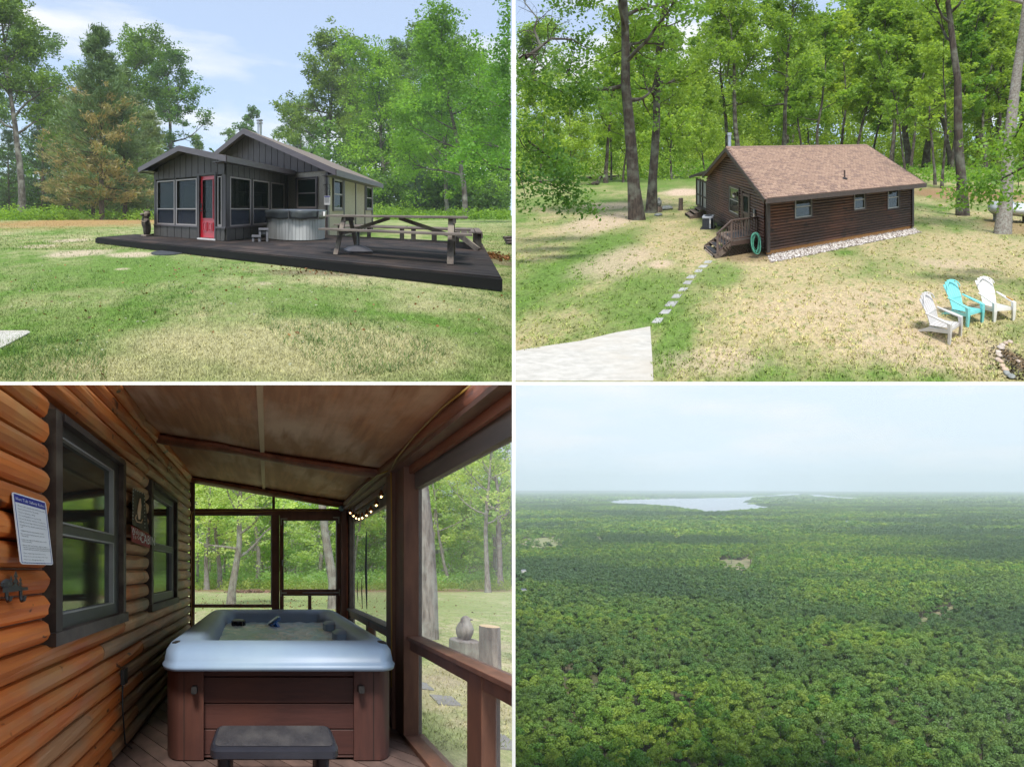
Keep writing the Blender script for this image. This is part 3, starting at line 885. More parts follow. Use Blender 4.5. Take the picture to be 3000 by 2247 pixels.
# posts
for s, w_ in ((PL + .05, .1), (wF.s(760), .06), (wF.s(968), .16), (dL - .03, .07), (dR + .04, .07)):
    mb = MB(); wF.box(mb, s - w_ / 2, s + w_ / 2, z_sk - .02, z_wt + .05, -.10, .022); mb.build('post', M_side, cot)
for s, w_ in ((.10, .2), (wR.s(1084), .09), (wR.s(1163), .09), (3.9, .26)):
    mb = MB(); wR.box(mb, s - w_ / 2, s + w_ / 2, z_sk - .02, z_wt + .05, -.10, .024); mb.build('post', M_side, cot)
for wall, s0, s1 in ((wF, PL, dL), (wF, dR, 0.02), (wR, -.02, 4.0)):
    mb = MB(); wall.box(mb, s0, s1, z_sk - .02, z_sk + .035, -.02, .055); mb.build('sill', M_trim, cot)
zm = .005
for a, b in ((680, 757), (763, 853)):
    window(cot, wF, wF.s(a), wF.s(b), -.555, z_wt, zm, M_glass, M_screen, M_alu, name='porch_window')
for a, b in ((991, 1080), (1090, 1160), (1169, 1226)):
    window(cot, wR, wR.s(a), wR.s(b), -.555, z_wt, zm, M_glass, M_screen, M_alu, name='porch_window')
window(cot, wF, wF.s(943), wF.s(960), -.555, z_wt, -.5, M_glass, M_glass, M_alu, name='side_light', fw=.03)
# rear and left porch walls with openings, seen through the glass
wBk = Wall(TL, TC + PL * np.array(TLU), TLV, (-.828, .560))
backing(cot, wBk, [(0, DK), (4.03, DK), (4.03, z_sk), (0, z_sk)], 'wall', M_side)
backing(cot, wBk, [(0, z_wt), (4.03, z_wt), (4.03, 1.52), (0, 1.52)], 'wall', M_side)
for s in (0.1, 1.3, 2.6, 3.9):
    mb = MB(); wBk.box(mb, s - .07, s + .07, z_sk, z_wt, -.1, -.01); mb.build('post', M_side, cot)
for a, b in ((.17, 1.23), (1.37, 2.53), (2.67, 3.83)):
    window(cot, wBk, a, b, -.555, z_wt, zm, M_glass, M_glass, M_alu, name='porch_window')
mb = MB(); mb.loft([[P3(PL, .05, DK + .005), P3(-.05, .05, DK + .005), P3(-.05, 4.0, DK + .005), P3(PL, 4.0, DK + .005)],
                    [P3(PL, .05, DK + .02), P3(-.05, .05, DK + .02), P3(-.05, 4.0, DK + .02), P3(PL, 4.0, DK + .02)]]); mb.build('porch_floor', M_dark, cot)
# --- porch roof
def gable_roof(th, ridge_p, zr, pl, pr, q0, q1, slope, thick, matr, matf, fas, soffit=None):
    zl, zr2 = zr - slope * (ridge_p - pl), zr - slope * (pr - ridge_p)
    for pe, ze in ((pl, zl), (pr, zr2)):
        mb = MB()
        mb.loft([[P3(ridge_p, q, zr), P3(pe, q, ze), P3(pe, q, ze - thick), P3(ridge_p, q, zr - thick)] for q in (q0, q1)])
        mb.build('roof', matr, th)
        mb = MB()      # rake board on the front
        e = .012 if pe > ridge_p else -.012
        mb.loft([[P3(ridge_p, q, zr - .012), P3(pe + e, q, ze - .012), P3(pe + e, q, ze - fas), P3(ridge_p, q, zr - fas)] for q in (q0 - .035, q0 - .002)])
        mb.build('rake_board', matf, th)
        mb = MB()
        mb.loft([[P3(pe, q, ze - .01), P3(pe + (.03 if e > 0 else -.03), q, ze - .015), P3(pe + (.03 if e > 0 else -.03), q, ze - fas), P3(pe, q, ze - fas)] for q in (q0 + .002, q1)])
        mb.build('eave_board', matf, th)
        mb = MB()      # soffit
        ins = .55 if e > 0 else -.55
        mb.loft([[P3(pe, q, ze - fas + .03), P3(pe - ins, q, ze - fas + .03), P3(pe - ins, q, ze - fas + .05), P3(pe, q, ze - fas + .05)] for q in (q0, q1)])
        mb.build('soffit', matf, th)
gable_roof(cot, -1.66, 2.10, PL - .36, .37, -.42, 4.0, .26, .06, M_shing, M_trim, .19)
# --- red door
mb = MB()
zt = 1.10
for a, b, c, d in ((dL, dL + .07, DK + .03, zt), (dR - .06, dR, DK + .03, zt), (dL, dR, zt, zt + .07)): wF.box(mb, a, b, c, d, -.08, .05)
fr = mb.build('door_frame', M_side, cot)
a, b = dL + .085, dR - .075; z0, z1 = DK + .07, zt - .01
door = None
mb = MB()
gw = .15
for s0, s1, c, d in ((a, a + gw * .62, z0, z1), (b - gw * .55, b, z0, z1), (a + gw * .62, b - gw * .55, z1 - .14, z1), (a + gw * .62, b - gw * .55, z0, -.30)): wF.box(mb, s0, s1, c, d, -.045, -.005)
door = mb.build('door', M_red, cot)
mb = MB(); wF.box(mb, a + gw * .62, b - gw * .55, -.30, z1 - .14, -.03, -.022); mb.build('pane', M_glass, door)
for (s0, s1) in ((a + .11, (a + b) / 2 - .03), ((a + b) / 2 + .03, b - .09)):
    mb = MB(); zz0, zz1 = z0 + .22, z0 + .50
    for x0, x1, y0, y1 in ((s0, s0 + .025, zz0, zz1), (s1 - .025, s1, zz0, zz1), (s0, s1, zz0, zz0 + .025), (s0, s1, zz1 - .025, zz1)): wF.box(mb, x0, x1, y0, y1, -.005, .012)
    wF.box(mb, s0 + .05, s1 - .05, zz0 + .05, zz1 - .05, -.005, .010)
    mb.build('raised_panel', M_red, door)
mb = MB()
for x0, x1, y0, y1 in ((a + gw * .62 - .02, a + gw * .62 + .005, -.32, z1 - .12), (b - gw * .55 - .005, b - gw * .55 + .02, -.32, z1 - .12), (a + gw * .62, b - gw * .55, -.325, -.30), (a + gw * .62, b - gw * .55, z1 - .14, z1 - .115)): wF.box(mb, x0, x1, y0, y1, -.004, .010)
mb.build('glazing_bead', M_red, door)
mb = MB(); wF.box(mb, a + .015, a + .075, .03, .19, -.004, .02); mb.build('lock', M_black, door)
mb = MB(); c = wF.p(a + .045, -.05, .03); mb.tube([wF.p(a + .045, -.05, 0), c], .028, 8); mb.tube([c, wF.p(a + .12, -.05, .035)], .012, 6); mb.build('handle', M_black, door)
mb = MB(); wF.box(mb, dL, dR, DK + .004, DK + .05, -.06, .07); mb.build('threshold', M_wht, cot)
# --- house gable wall
rakeH = lambda s: 3.50 - .50 * abs(s + 2.02)
zg = 1.50
boards(cot, wG, -5.77, 1.73, zg, lambda s: rakeH(s) - .16, 24, M_side)
backing(cot, wG, [(-5.77, zg - .03), (1.73, zg - .03), (1.73, rakeH(1.73) - .05), (-2.02, 3.45), (-5.77, rakeH(-5.77) - .05)], 'wall', M_side)
def holed(th, wall, s0, s1, z0, z1, holes, mat, name, o0=-.10, o1=0.0):
    """wall face in pieces round its window openings"""
    xs = sorted({s0, s1, *[h[0] for h in holes], *[h[1] for h in holes]})
    mb = MB()
    for x0, x1 in zip(xs[:-1], xs[1:]):
        hs = sorted([h for h in holes if h[0] < (x0 + x1) / 2 < h[1]], key=lambda h: h[2]); z = z0
        for h in hs: wall.box(mb, x0, x1, z, h[2], o0, o1); z = h[3]
        wall.box(mb, x0, x1, z, z1, o0, o1)
    return mb.build(name, mat, th, recalc=False)
s0w, s1w = wG.s(1284), wG.s(1368); zw0, zw1 = wG.z(1325, 899), wG.z(1325, 772)
holed(cot, wG, -5.77, 1.73, DK - .2, zg, [(s0w, s1w, zw0, zw1), (-2.2, -1.3, zw0, zw1)], M_stucco, 'stucco_wall')
window(cot, wG, -2.2, -1.3, zw0, zw1, (zw0 + zw1) / 2, M_gdark, M_gdark, M_alu, casing=M_trim, name='window')
backing(cot, Wall(TL, K0 - 5.77 * np.array(TLU), TLV, (-.828, .560)), [(0, DK - .2), (7.6, DK - .2), (7.6, 1.5), (0, 1.5)], 'wall', M_side)
backing(cot, Wall(TL, K0 - 5.77 * np.array(TLU) + 7.1 * np.array(TLV), TLU, (.56, .828)), [(0, DK - .2), (7.5, DK - .2), (7.5, 1.5), (3.75, 3.3), (0, 1.5)], 'wall', M_side)
window(cot, wG, s0w, s1w, zw0, zw1, (zw0 + zw1) / 2, M_gdark, M_gdark, M_alu, casing=M_trim, name='window')
mb = MB()
for i in range(14):
    s = s0w + .10 + i * (s1w - s0w - .2) / 13; wG.box(mb, s - .02, s + .012, zw1 - .36 + .04 * math.sin(i), zw1 - .06, -.055 + .012 * math.sin(i * 2.1), -.045 + .012 * math.sin(i * 2.1))
M_curt = MAT('curtain_cloth', (0.32, 0.38, 0.40), (0.22, 0.27, 0.29), TL, 12, rough=.9)
mb.build('curtain', M_curt, cot)
# --- house long wall
HL = wH.s(1608)
hw = [(wH.s(1440), wH.s(1477)), (wH.s(1581), wH.s(1606) - .12)]
hz0, hz1 = wH.z(1458, 903), wH.z(1458, 778)
holed(cot, wH, 0, HL, DK - .2, 1.42, [(a_, b_, hz0, hz1) for a_, b_ in hw], M_stucco, 'stucco_wall')
for a_, b_ in hw: window(cot, wH, a_, b_, hz0, hz1, (hz0 + hz1) / 2, M_gdark, M_gdark, M_alu, casing=M_trim, fw=.06, cw=.09)
for a_ in (1486, 1536, 1576):
    mb = MB(); s = wH.s(a_); wH.box(mb, s - .05, s + .05, DK - .2, 1.4, .002, .03); mb.build('batten', M_trim, cot)
for s in (0.0, HL - .12):
    mb = MB(); wH.box(mb, s, s + .16, DK - .22, 1.42, .004, .045); mb.build('corner_board', M_trim, cot)
mb = MB(); wG.box(mb, 1.69, 1.775, DK - .22, 1.42, .004, .045); mb.build('corner_board', M_trim, cot)
gable_roof(cot, -2.02, 3.60, -6.3, 2.22, 3.62, 4.03 + HL + .45, .50, .08, M_shing, M_trim, .25)
# chimney pipe
mb = MB(); c = P3(-2.0, 4.9, 3.35)
mb.lathe(c, [(.11, 0), (.11, .75), (.15, .76), (.15, .80), (.10, .81), (.10, .88), (.16, .89), (.16, .93), (.02, .98)], 14); mb.build('chimney_pipe', M_metal, cot, smooth='auto')
# small things seen inside the porch
mb = MB(); mb.loft([[P3(-3.0, 1.2, z), P3(-1.4, 1.2, z), P3(-1.4, 2.0, z), P3(-3.0, 2.0, z)] for z in (-.12, -.08)]); mb.bar(P3(-2.9, 1.3, -1), P3(-2.9, 1.3, -.1), .05, .05, (1, 0, 0)); mb.bar(P3(-1.5, 1.3, -1), P3(-1.5, 1.3, -.1), .05, .05, (1, 0, 0)); mb.bar(P3(-2.9, 1.9, -1), P3(-2.9, 1.9, -.1), .05, .05, (1, 0, 0)); mb.bar(P3(-1.5, 1.9, -1), P3(-1.5, 1.9, -.1), .05, .05, (1, 0, 0))
solo(mb, 'table', M_grey, 'grey table standing inside the screened porch behind the glass', 'table', TL, P3(-2.2, 1.6, -1))
mb = MB(); mb.lathe(P3(-1.35, .45, DK + .02), [(.10, 0), (.10, .5), (.07, .52), (.03, .6), (.10, .7), (.06, .9), (.02, .95)], 12)
solo(mb, 'lantern', M_wht, 'white lantern standing inside the porch left of the red door', 'lantern', TL, P3(-1.35, .45, DK), smooth=True)

# --- deck
dp0, dp1, dq0, dq1 = -4.67, 6.57, -1.53, 4.0
deck = Thing('deck', 'low dark stained wooden deck wrapping round the porch front and right side', 'deck', TL, P3(0, -1.5, -1.22))
bw = .142; q = dq0; i = 0
rq = random.Random(5)
while q < dq1 - .05:
    q1 = min(q + bw - .007, dq1)
    if q < -.02: segs = [(dp0, rq.choice((-1.2, .8, 2.4))), (None, dp1)]
    elif q < 4.03: segs = [(.06 if q < 4.0 else 1.8, rq.choice((2.6, 3.9, 4.8))), (None, dp1)]
    x0 = segs[0][0]; xm = segs[0][1]
    for (u0, u1) in ((x0, xm - .003), (xm + .003, dp1)):
        mb = MB(); dz = rq.uniform(-.003, .003)
        mb.loft([[P3(u0, q, DK - .03 + dz), P3(u0, q1, DK - .03 + dz), P3(u0, q1, DK + dz), P3(u0, q, DK + dz)], [P3(u1, q, DK - .03 + dz), P3(u1, q1, DK - .03 + dz), P3(u1, q1, DK + dz), P3(u1, q, DK + dz)]])
        mb.build('deck_board', M_deck, deck)
    q += bw
for q in (dq0 + .002, ):
    mb = MB(); mb.loft([[P3(dp0 - .02, qq, DK - .20), P3(dp1 + .02, qq, DK - .20), P3(dp1 + .02, qq, DK - .032), P3(dp0 - .02, qq, DK - .032)] for qq in (dq0 - .04, dq0)]); mb.build('fascia_board', M_fascia, deck)
mb = MB(); mb.loft([[P3(pp, dq0, DK - .20), P3(pp, dq1, DK - .20), P3(pp, dq1, DK - .032), P3(pp, dq0, DK - .032)] for pp in (dp1 - .02, dp1 + .02)]); mb.build('fascia_board', M_fascia, deck)
mb = MB(); mb.loft([[P3(pp, dq0, DK - .20), P3(pp, dq1, DK - .20), P3(pp, dq1, DK - .032), P3(pp, dq0, DK - .032)] for pp in (dp0 - .02, dp0 + .02)]); mb.build('fascia_board', M_fascia, deck)
for p_, q_ in ((6.35, dq0 + .2), (3.4, dq0 + .12), (0.2, dq0 + .2), (6.3, 1.2), (6.3, 3.6), (-3, dq0 + .2)):
    mb = MB(); mb.loft([[P3(p_ - .07, q_ - .07, z), P3(p_ + .07, q_ - .07, z), P3(p_ + .07, q_ + .07, z), P3(p_ - .07, q_ + .07, z)] for z in (-1.3, DK - .032)]); mb.build('deck_post', M_woodd, deck)

# --- round hot tub with folded cover
tub = Thing('hot_tub', 'round grey hot tub with dark vinyl cover on the deck by the porch', 'hot tub', TL, TL.g(1277, 1043, DK))
tx, ty = 1.30, 10.42; tr_ = .985
nst = 56
for i in range(nst):
    a0, a1 = 2 * math.pi * i / nst, 2 * math.pi * (i + .93) / nst
    if math.sin((a0 + a1) / 2) > .35: continue
    mb = MB(); ro, ri = tr_, tr_ - .03
    mb.loft([[(tx + r_ * math.cos(t), ty + r_ * math.sin(t), z) for r_, t in ((ro, a0), (ro, a1), (ri, a1), (ri, a0))] for z in (DK + .03, -.27)]); mb.build('stave', M_tubg, tub)
mb = MB(); mb.lathe((tx, ty, 0), [(tr_ - .035, DK + .002), (tr_ - .035, -.26)], 40); mb.build('tub_shell', M_grey, tub, smooth='auto')
mb = MB(); mb.lathe((tx, ty, 0), [(tr_ - .01, DK + .002), (tr_ - .01, DK + .028)], 40); mb.build('base_ring', M_black, tub, smooth='auto')
mb = MB(); rings = []
for r_, z in ((1.02, -.30), (1.035, -.25), (1.03, -.13), (1.045, -.06), (1.02, -.03), (.6, -.005), (.05, .0)):
    rings.append([(tx + (r_ + .010 * math.sin(i * .9 + z * 30) + .008 * math.sin(i * 2.3)) * math.cos(2 * math.pi * i / 48), ty + (r_ + .012 * math.sin(i * 1.3)) * math.sin(2 * math.pi * i / 48), z + (.016 * math.sin(i * 1.1 + 2) if z < -.1 else 0)) for i in range(48)])
mb.loft(rings); mb.build('tub_cover', M_vinyl, tub, smooth=True)
mb = MB(); mb.bx(tx + .80, tx + .87, ty - .66, ty - .62, -.22, -.08); mb.build('warning_tag', M_wht, tub)
for a_ in (-1.9, -.95):
    mb = MB(); cx, cy = tx + 1.05 * math.cos(a_), ty + 1.05 * math.sin(a_); mb.bx(cx - .012, cx + .012, cy - .01, cy + .01, -.34, -.05); mb.build('strap', M_black, tub)

# --- two tread plastic step
th = Thing('step_stool', 'small grey two tread plastic step at the foot of the round hot tub', 'step', TL, TL.g(1122, 1043, DK))
gx, gy, _ = TL.g(1128, 1045, DK)
for nm, x0, x1, y0, y1, z0, z1 in (('lower_step', gx - .28, gx - .02, gy - .05, gy + .32, DK, DK + .19), ('upper_step', gx - .07, gx + .22, gy + .0, gy + .42, DK, DK + .40)):
    mb = MB(); t_ = .05
    mb.bx(x0 - .01, x1 + .01, y0 - .01, y1, z1 - .05, z1); mb.bx(x0, x0 + .07, y0, y1, z0, z1 - .05); mb.bx(x1 - .07, x1, y0, y1, z0, z1 - .05); mb.bx(x0 + .07, x1 - .07, y0 + .02, y1, z0 + (z1 - z0) * .55, z1 - .05)
    mb.build(nm, M_grey, th, bevel=.006)

# --- picnic table
pt = Thing('picnic_table', 'weathered wooden picnic table with attached benches on the right of the deck', 'table', TL, P3(4.8, 0, DK))
def slab3(th, name, p0, p1, q0, q1, z0, z1, mat, dz=0):
    mb = MB(); mb.loft([[P3(p0, q0, z0), P3(p0, q1, z0), P3(p0, q1, z1), P3(p0, q0, z1)], [P3(p1, q0, z0 + dz), P3(p1, q1, z0 + dz), P3(p1, q1, z1 + dz), P3(p1, q0, z1 + dz)]]); return mb.build(name, mat, th, bevel=.004)
wT = Wall(TL, TC - .36 * np.array(TLV), TLU, (-.56, -.828)); wS = Wall(TL, TC - .83 * np.array(TLV), TLU, (-.56, -.828))
tp0, tp1 = wT.s(1405), wT.s(2022); sp0, sp1 = wS.s(1375), wS.s(2042)
for i in range(5): slab3(pt, 'top_board', tp0 + .01 * (i % 2), tp1 - .015 * (i % 3), -.36 + i * .148, -.36 + i * .148 + .14, -.185, -.145, M_wood)
for j, qq in enumerate((-.83, .66)):
    for i in range(2): slab3(pt, 'seat_board', sp0 + .01 * i, sp1, qq + i * .145, qq + i * .145 + .138, -.475, -.435, M_wood)
for pp in (3.80, 5.92):
    for sg in (-1, 1):
        mb = MB(); mb.bar(P3(pp, sg * .80, DK + .0), P3(pp, sg * .22, -.19), .045, .10, (TLU[0], TLU[1], 0)); mb.build('leg', M_woodd, pt)
    mb = MB(); mb.bar(P3(pp + .05, -.78, -.525), P3(pp + .05, .88, -.525), .045, .10); mb.build('seat_bearer', M_woodd, pt)
    mb = MB(); mb.bar(P3(pp + .05, -.34, -.235), P3(pp + .05, .36, -.235), .045, .09); mb.build('top_bearer', M_woodd, pt)
for pp, pe in ((3.86, 4.75), (5.88, 4.95)):
    mb = MB(); mb.bar(P3(pp, .02, -.53), P3(pe, .02, -.20), .04, .08); mb.build('brace', M_woodd, pt)
# --- umbrella base
ub = Thing('umbrella_base', 'dark domed umbrella base with a short pole under the picnic table', 'umbrella base', TL, TL.g(1545, 1095, DK))
ux, uy, _ = TL.g(1547, 1090, DK)
mb = MB(); mb.loft([rrect(ux, uy, .27, .24, .08, DK + .004, 4), rrect(ux, uy, .28, .25, .08, DK + .05, 4), rrect(ux, uy, .20, .18, .07, DK + .11, 4), rrect(ux, uy, .06, .06, .04, DK + .17, 4)]); mb.build('base', M_grey, ub, smooth='auto')
mb = MB(); mb.tube([(ux, uy, DK + .16), (ux, uy, DK + .55)], .033, 10); mb.build('pole', M_black, ub, smooth='auto')
# --- benches along the back edge of the deck
for nm, lab, pa, pb, qa, qb in (('deck_bench', 'long low wooden bench along the back edge of the deck by the cottage wall', 2.2, 4.6, 3.45, 3.9),
                                ('deck_bench', 'low wooden bench right of centre along the back edge of the deck', 4.65, 6.1, 3.35, 3.8)):
    b = Thing(nm, lab, 'bench', TL, P3((pa + pb) / 2, qa, DK), group='benches round the back of the deck')
    for i in range(3): slab3(b, 'seat_board', pa, pb, qa + i * .15, qa + i * .15 + .14, -.60, -.56, M_woodd)
    for pp in (pa + .15, (pa + pb) / 2, pb - .15):
        mb = MB(); mb.bar(P3(pp, qa + .2, DK), P3(pp, qa + .2, -.60), .10, .10, (1, 0, 0)); mb.build('leg', M_woodd, b)
b = Thing('deck_bench', 'short wooden bench with slatted seat on the far right corner of the deck', 'bench', TL, P3(6.3, 2.5, DK), group='benches round the back of the deck')
for i in range(4): slab3(b, 'seat_board', 5.92 + i * .15, 5.92 + i * .15 + .135, 1.9, 3.9, -.60, -.56, M_wood)
slab3(b, 'apron', 6.48, 6.51, 1.9, 3.9, -.72, -.605, M_woodd)
for qq in (2.05, 3.7):
    mb = MB(); mb.bar(P3(6.42, qq, DK), P3(6.42, qq, -.60), .10, .10, (1, 0, 0)); mb.build('leg', M_woodd, b)
mb = MB(); mb.bar(P3(6.42, 1.75, DK + .02), P3(5.98, 2.05, -.62), .05, .12); mb.build('brace', M_woodd, b)

# --- carved animal by the porch
cv = Thing('wooden_carving', 'carved grey wooden bear holding a fish beside the porch left corner', 'carving', TL, TL.g(632, 1020, DK))
cx, cy, _ = TL.g(632, 1020, DK)
mb = MB(); mb.lathe((cx, cy, DK), [(.19, 0), (.19, .05), (.14, .06)], 10); mb.build('plinth', M_wood, cv)
mb = MB(); prof = [(.10, .05), (.13, .12), (.14, .3), (.16, .45), (.15, .6), (.12, .68), (.14, .74), (.135, .84), (.07, .91), (.02, .93)]
rings = []
for i, (r_, z) in enumerate(prof):
    rings.append([(cx + r_ * (1 + .16 * math.sin(3 * t + i)) * math.cos(t) + .02 * math.sin(i), cy + r_ * .8 * math.sin(t), DK + z) for t in np.linspace(0, 2 * math.pi, 12, endpoint=False)])
mb.loft(rings); mb.build('body', M_woodd, cv)
mb = MB(); mb.blob((cx - .12, cy - .08, DK + .80), (.09, .09, .055), 3, 8, 5, .06); mb.build('muzzle', M_woodd, cv)
for sx in (-.08, .08):
    mb = MB(); mb.blob((cx + sx, cy, DK + .92), (.035, .03, .045), 4, 6, 4, .05); mb.build('ear', M_woodd, cv)
mb = MB(); mb.tube([(cx + .1, cy - .10, DK + .62), (cx + .02, cy - .19, DK + .5), (cx - .10, cy - .17, DK + .55)], [.05, .045, .04], 8); mb.build('arm', M_woodd, cv)

# --- rules sign on the corner of the cottage
sg = Thing('safety_notice', 'small white notice hanging on the cottage corner by the round hot tub', 'sign', TL, wG.p(1.75, -.0, .3))
wN = wG.off(.35); a0_, a1_ = wN.s(1401), wN.s(1427); zt_, zb_ = wN.z(1414, 847), wN.z(1414, 886)
mb = MB(); wN.box(mb, a0_, a1_, zb_, zt_, 0, .008); mb.build('board', M_wht, sg)
M_blue = MAT('print_blue', (0.02, 0.03, 0.30), (0.02, 0.03, 0.26), None, 4, rough=.5)
M_ink = MAT('print_ink', (0.05, 0.05, 0.06), (0.04, 0.04, 0.05), None, 4, rough=.6)
mb = MB(); wN.box(mb, a0_ + .01, a1_ - .01, zt_ - .05, zt_ - .01, .009, .011); mb.build('title_band', M_blue, sg)
def wall_text(th, wall, txt, s, ztop, size, mat, o, name='lettering', align='LEFT', skew=0.0, sx=1.0, obase=None):
    V, F = text_geo(txt, size, align); mb = MB()
    fo = obase or (lambda z: o)
    mb.add([wall.p(s + x * sx, ztop - size + y, fo(ztop - size + y)) for x, y, _ in V], F)
    return mb.build(name, mat, th, recalc=False)
wall_text(sg, wN, 'Hot Tub Safety Rules', (a0_ + a1_) / 2, zt_ - .017, .026, M_wht, .013, align='CENTER')
for i in range(9): 
    mb = MB(); wN.box(mb, a0_ + .02, a1_ - .02 - .03 * (i * 37 % 4) / 3, zt_ - .075 - i * .022, zt_ - .070 - i * .022, .009, .010); mb.build('text_line', M_ink, sg)
hk = Thing('plant_hook', 'black wrought iron hook bracket above the small white notice', 'hook', TL, wG.p(1.7, .3, .1))
mb = MB(); mb.tube([wN.p((a0_ + a1_) / 2, zt_ + .45, -.25), wN.p((a0_ + a1_) / 2 - .16, zt_ + .44, -.03), wN.p((a0_ + a1_) / 2 - .15, zt_ + .38, -.02)], .010, 6); mb.tube([wN.p((a0_ + a1_) / 2, zt_ + .25, -.25), wN.p((a0_ + a1_) / 2 - .12, zt_ + .43, -.06)], .008, 6)
mb.tube([wN.p((a0_ + a1_) / 2, zt_ + .45, -.28), wN.p((a0_ + a1_) / 2, zt_ + .0, -.28)], .012, 6); mb.build('bracket', M_black, hk)
for zz in (0.16, .03): 
    mb = MB(); mb.tube([wN.p(.5 * (a0_ + a1_) + .03 * math.sin(t * 2), zt_ + zz + .05 * math.sin(t), -.24 + .03 * math.cos(t)) for t in np.linspace(0, 6.28, 9)], .007, 5); mb.build('scroll', M_black, hk)
mb = MB(); bx_, by_, _ = TL.g(1430, 985, DK); mb.lathe((bx_, by_, DK), [(.07, 0), (.08, .22), (.075, .22)], 12)
solo(mb, 'bucket', MAT('blue_grey_pail', (0.15, 0.22, 0.3), (0.12, 0.18, 0.25), None, 3, rough=.5), 'small blue bucket at the foot of the cottage corner behind the picnic table', 'bucket', TL, (bx_, by_, DK), smooth='auto')

# --- stepping mat, concrete corner, leaf litter, firewood end
M_slate = MAT('dark_rubber', (0.05, 0.055, 0.065), (0.025, 0.027, 0.03), TL, 30, rough=.8, bstr=.8)
mx, my, _ = TL.g(728, 1094)
mb = MB(); mb.lathe((mx, my, -1.22), [(.46, .0), (.46, .025), (.44, .035), (.3, .03), (.02, .035)], 22)
solo(mb, 'door_mat', M_slate, 'round dark rubber mat on the grass in front of the deck', 'mat', TL, (mx, my, -1.22))
M_conc = MAT('concrete', (0.52, 0.50, 0.46), (0.40, 0.385, 0.35), None, 5, rough=.9, bstr=.3, c3=(0.45, 0.41, 0.35), s3=.7)
pts = [TL.g(-180, 1600), TL.g(-180, 1434), TL.g(120, 1434), TL.g(131, 1441), TL.g(20, 1500)]
mb = MB(); mb.loft([[(x, y, -1.22 + dz) for x, y, _ in pts] for dz in (-.05, .015)])
solo(mb, 'concrete_pad', M_conc, None, None, TL, (0, 3, -1.22), kind='structure')
def litter(name, site, cx, cy, rx, ry, n, size, cols, seed, hz=None):
    rg = np.random.RandomState(seed); C = np.stack([cx + rg.randn(n) * rx, cy + rg.randn(n) * ry, np.full(n, -site.h + size * .25)], 1)
    W = site.W(C); W = W[W[:, 1] > site.h * site.S / (site.k - T_TOP) + .05] if site is not BL else W; n = len(W); V, F = cards(W, size * site.S, rg, 1.5, .7)
    link_np(name, V, F, [cols], kind='stuff', attrs={'tone': rg.rand(n)}, clip=site.clip)
M_lit = FOLIAGE('fallen_leaves', (0.10, 0.045, 0.02), (0.42, 0.17, 0.06), trans=.1)
lx, ly, _ = TL.g(2140, 1110)
litter('fallen_leaves', TL, lx, ly, .25, .6, 700, .09, M_lit, 4)
lx, ly, _ = TL.g(1420, 1170)
litter('fallen_leaves', TL, lx, ly, 1.3, .25, 120, .06, M_lit, 5)
litter('fallen_leaves', TL, 0, 5.0, 3.0, 2.2, 420, .045, M_lit, 6)
litter('pale_clippings', TL, 0, 4.4, 2.6, 2.0, 900, .035, FOLIAGE('dry_clippings', (0.30, 0.27, 0.17), (0.55, 0.50, 0.36), trans=.1), 7)
lg = Thing('firewood', 'dark split log lying on the grass at the right edge', 'log', TL, TL.g(2200, 1055))
mb = MB(); x, y, _ = TL.g(2205, 1058)
for i in range(3): mb.tube([(x - .12 + .03 * i, y + .1 * i, -1.16 + .08 * i), (x + .8, y + .1 * i, -1.12 + .08 * i)], .055, 7)
mb.build('log', M_woodd, lg)

# --- trees of site 1
def tY(b): return TL.h * TL.f / (b - TL.bH)
def tplace(proto, a, b, htop, name, label, group=None, rz=0, natural=24.0, cat='tree', crown='crown'):
    Y = tY(b); X = (a - TL.a0) / TL.f * Y
    H = (TL.bH - htop) / TL.f * Y + TL.h
    return proto.place(name, label, cat, TL, X, Y, H / natural, rz, group, crown=crown)
tplace(P_big[0], 88, 946, -60, 'oak_tree', 'tallest oak at the far left of the cottage lawn, dark trunk reaching past the top', rz=.4, natural=23.5)
tplace(P_pine[0], 440, 951, 150, 'pine_tree', 'tall pine left of the cottage with browned lower boughs', rz=0, natural=19)
tplace(P_pine[1], 402, 947, 330, 'pine_tree', 'green pine standing just left of the browned pine', rz=1.0, natural=19)
tplace(P_dpine, 185, 938, 400, 'pine_tree', 'dark low pine between the far left oak and the browned pine', rz=2, natural=17)
tplace(P_dpine, 40, 940, 560, 'pine_tree', 'dark pine foliage at the left edge beneath the tallest oak', rz=4, natural=17)
tplace(P_pine[1], 540, 949, 300, 'pine_tree', 'green pine right of the browned pine, closest pine to the porch roof', rz=2.2, natural=19)
tplace(P_pine[0], 300, 940, 420, 'pine_tree', 'shorter browning pine left of the tall browned pine', rz=4.0, natural=19)
tplace(P_pine[1], 640, 940, 480, 'pine_tree', 'pine rising directly behind the left eave of the porch', rz=3.2, natural=19)
tplace(P_big[1], 560, 935, 110, 'oak_tree', 'oak whose crown rises behind the tall browned pine', rz=2.1, natural=23.5)
tplace(P_big[2], 760, 930, 190, 'oak_tree', 'lone oak crown standing against the sky left of the cottage chimney', rz=1.3, natural=23.5)
tplace(P_thin[0], 1075, 922, 430, 'oak_tree', 'small distant oak right behind the cottage chimney', rz=1, natural=20)
tplace(P_thin[1], 985, 921, 520, 'oak_tree', 'small distant sapling crown left of the cottage chimney', rz=2, natural=20)
tplace(P_thin[1], 860, 921, 550, 'oak_tree', 'small distant crown over the porch roof ridge', rz=3, natural=20)
tplace(P_big[0], 1400, 934, 135, 'oak_tree', 'large oak right behind the cottage main roof', rz=2.6, natural=23.5)
tplace(P_big[1], 1300, 926, 440, 'oak_tree', 'lower oak just right of the chimney behind the roof slope', rz=5, natural=23.5)
tplace(P_bri[0], 1668, 936, 215, 'oak_tree', 'pale trunked oak right of the cottage end wall', rz=1.1, natural=21.5)
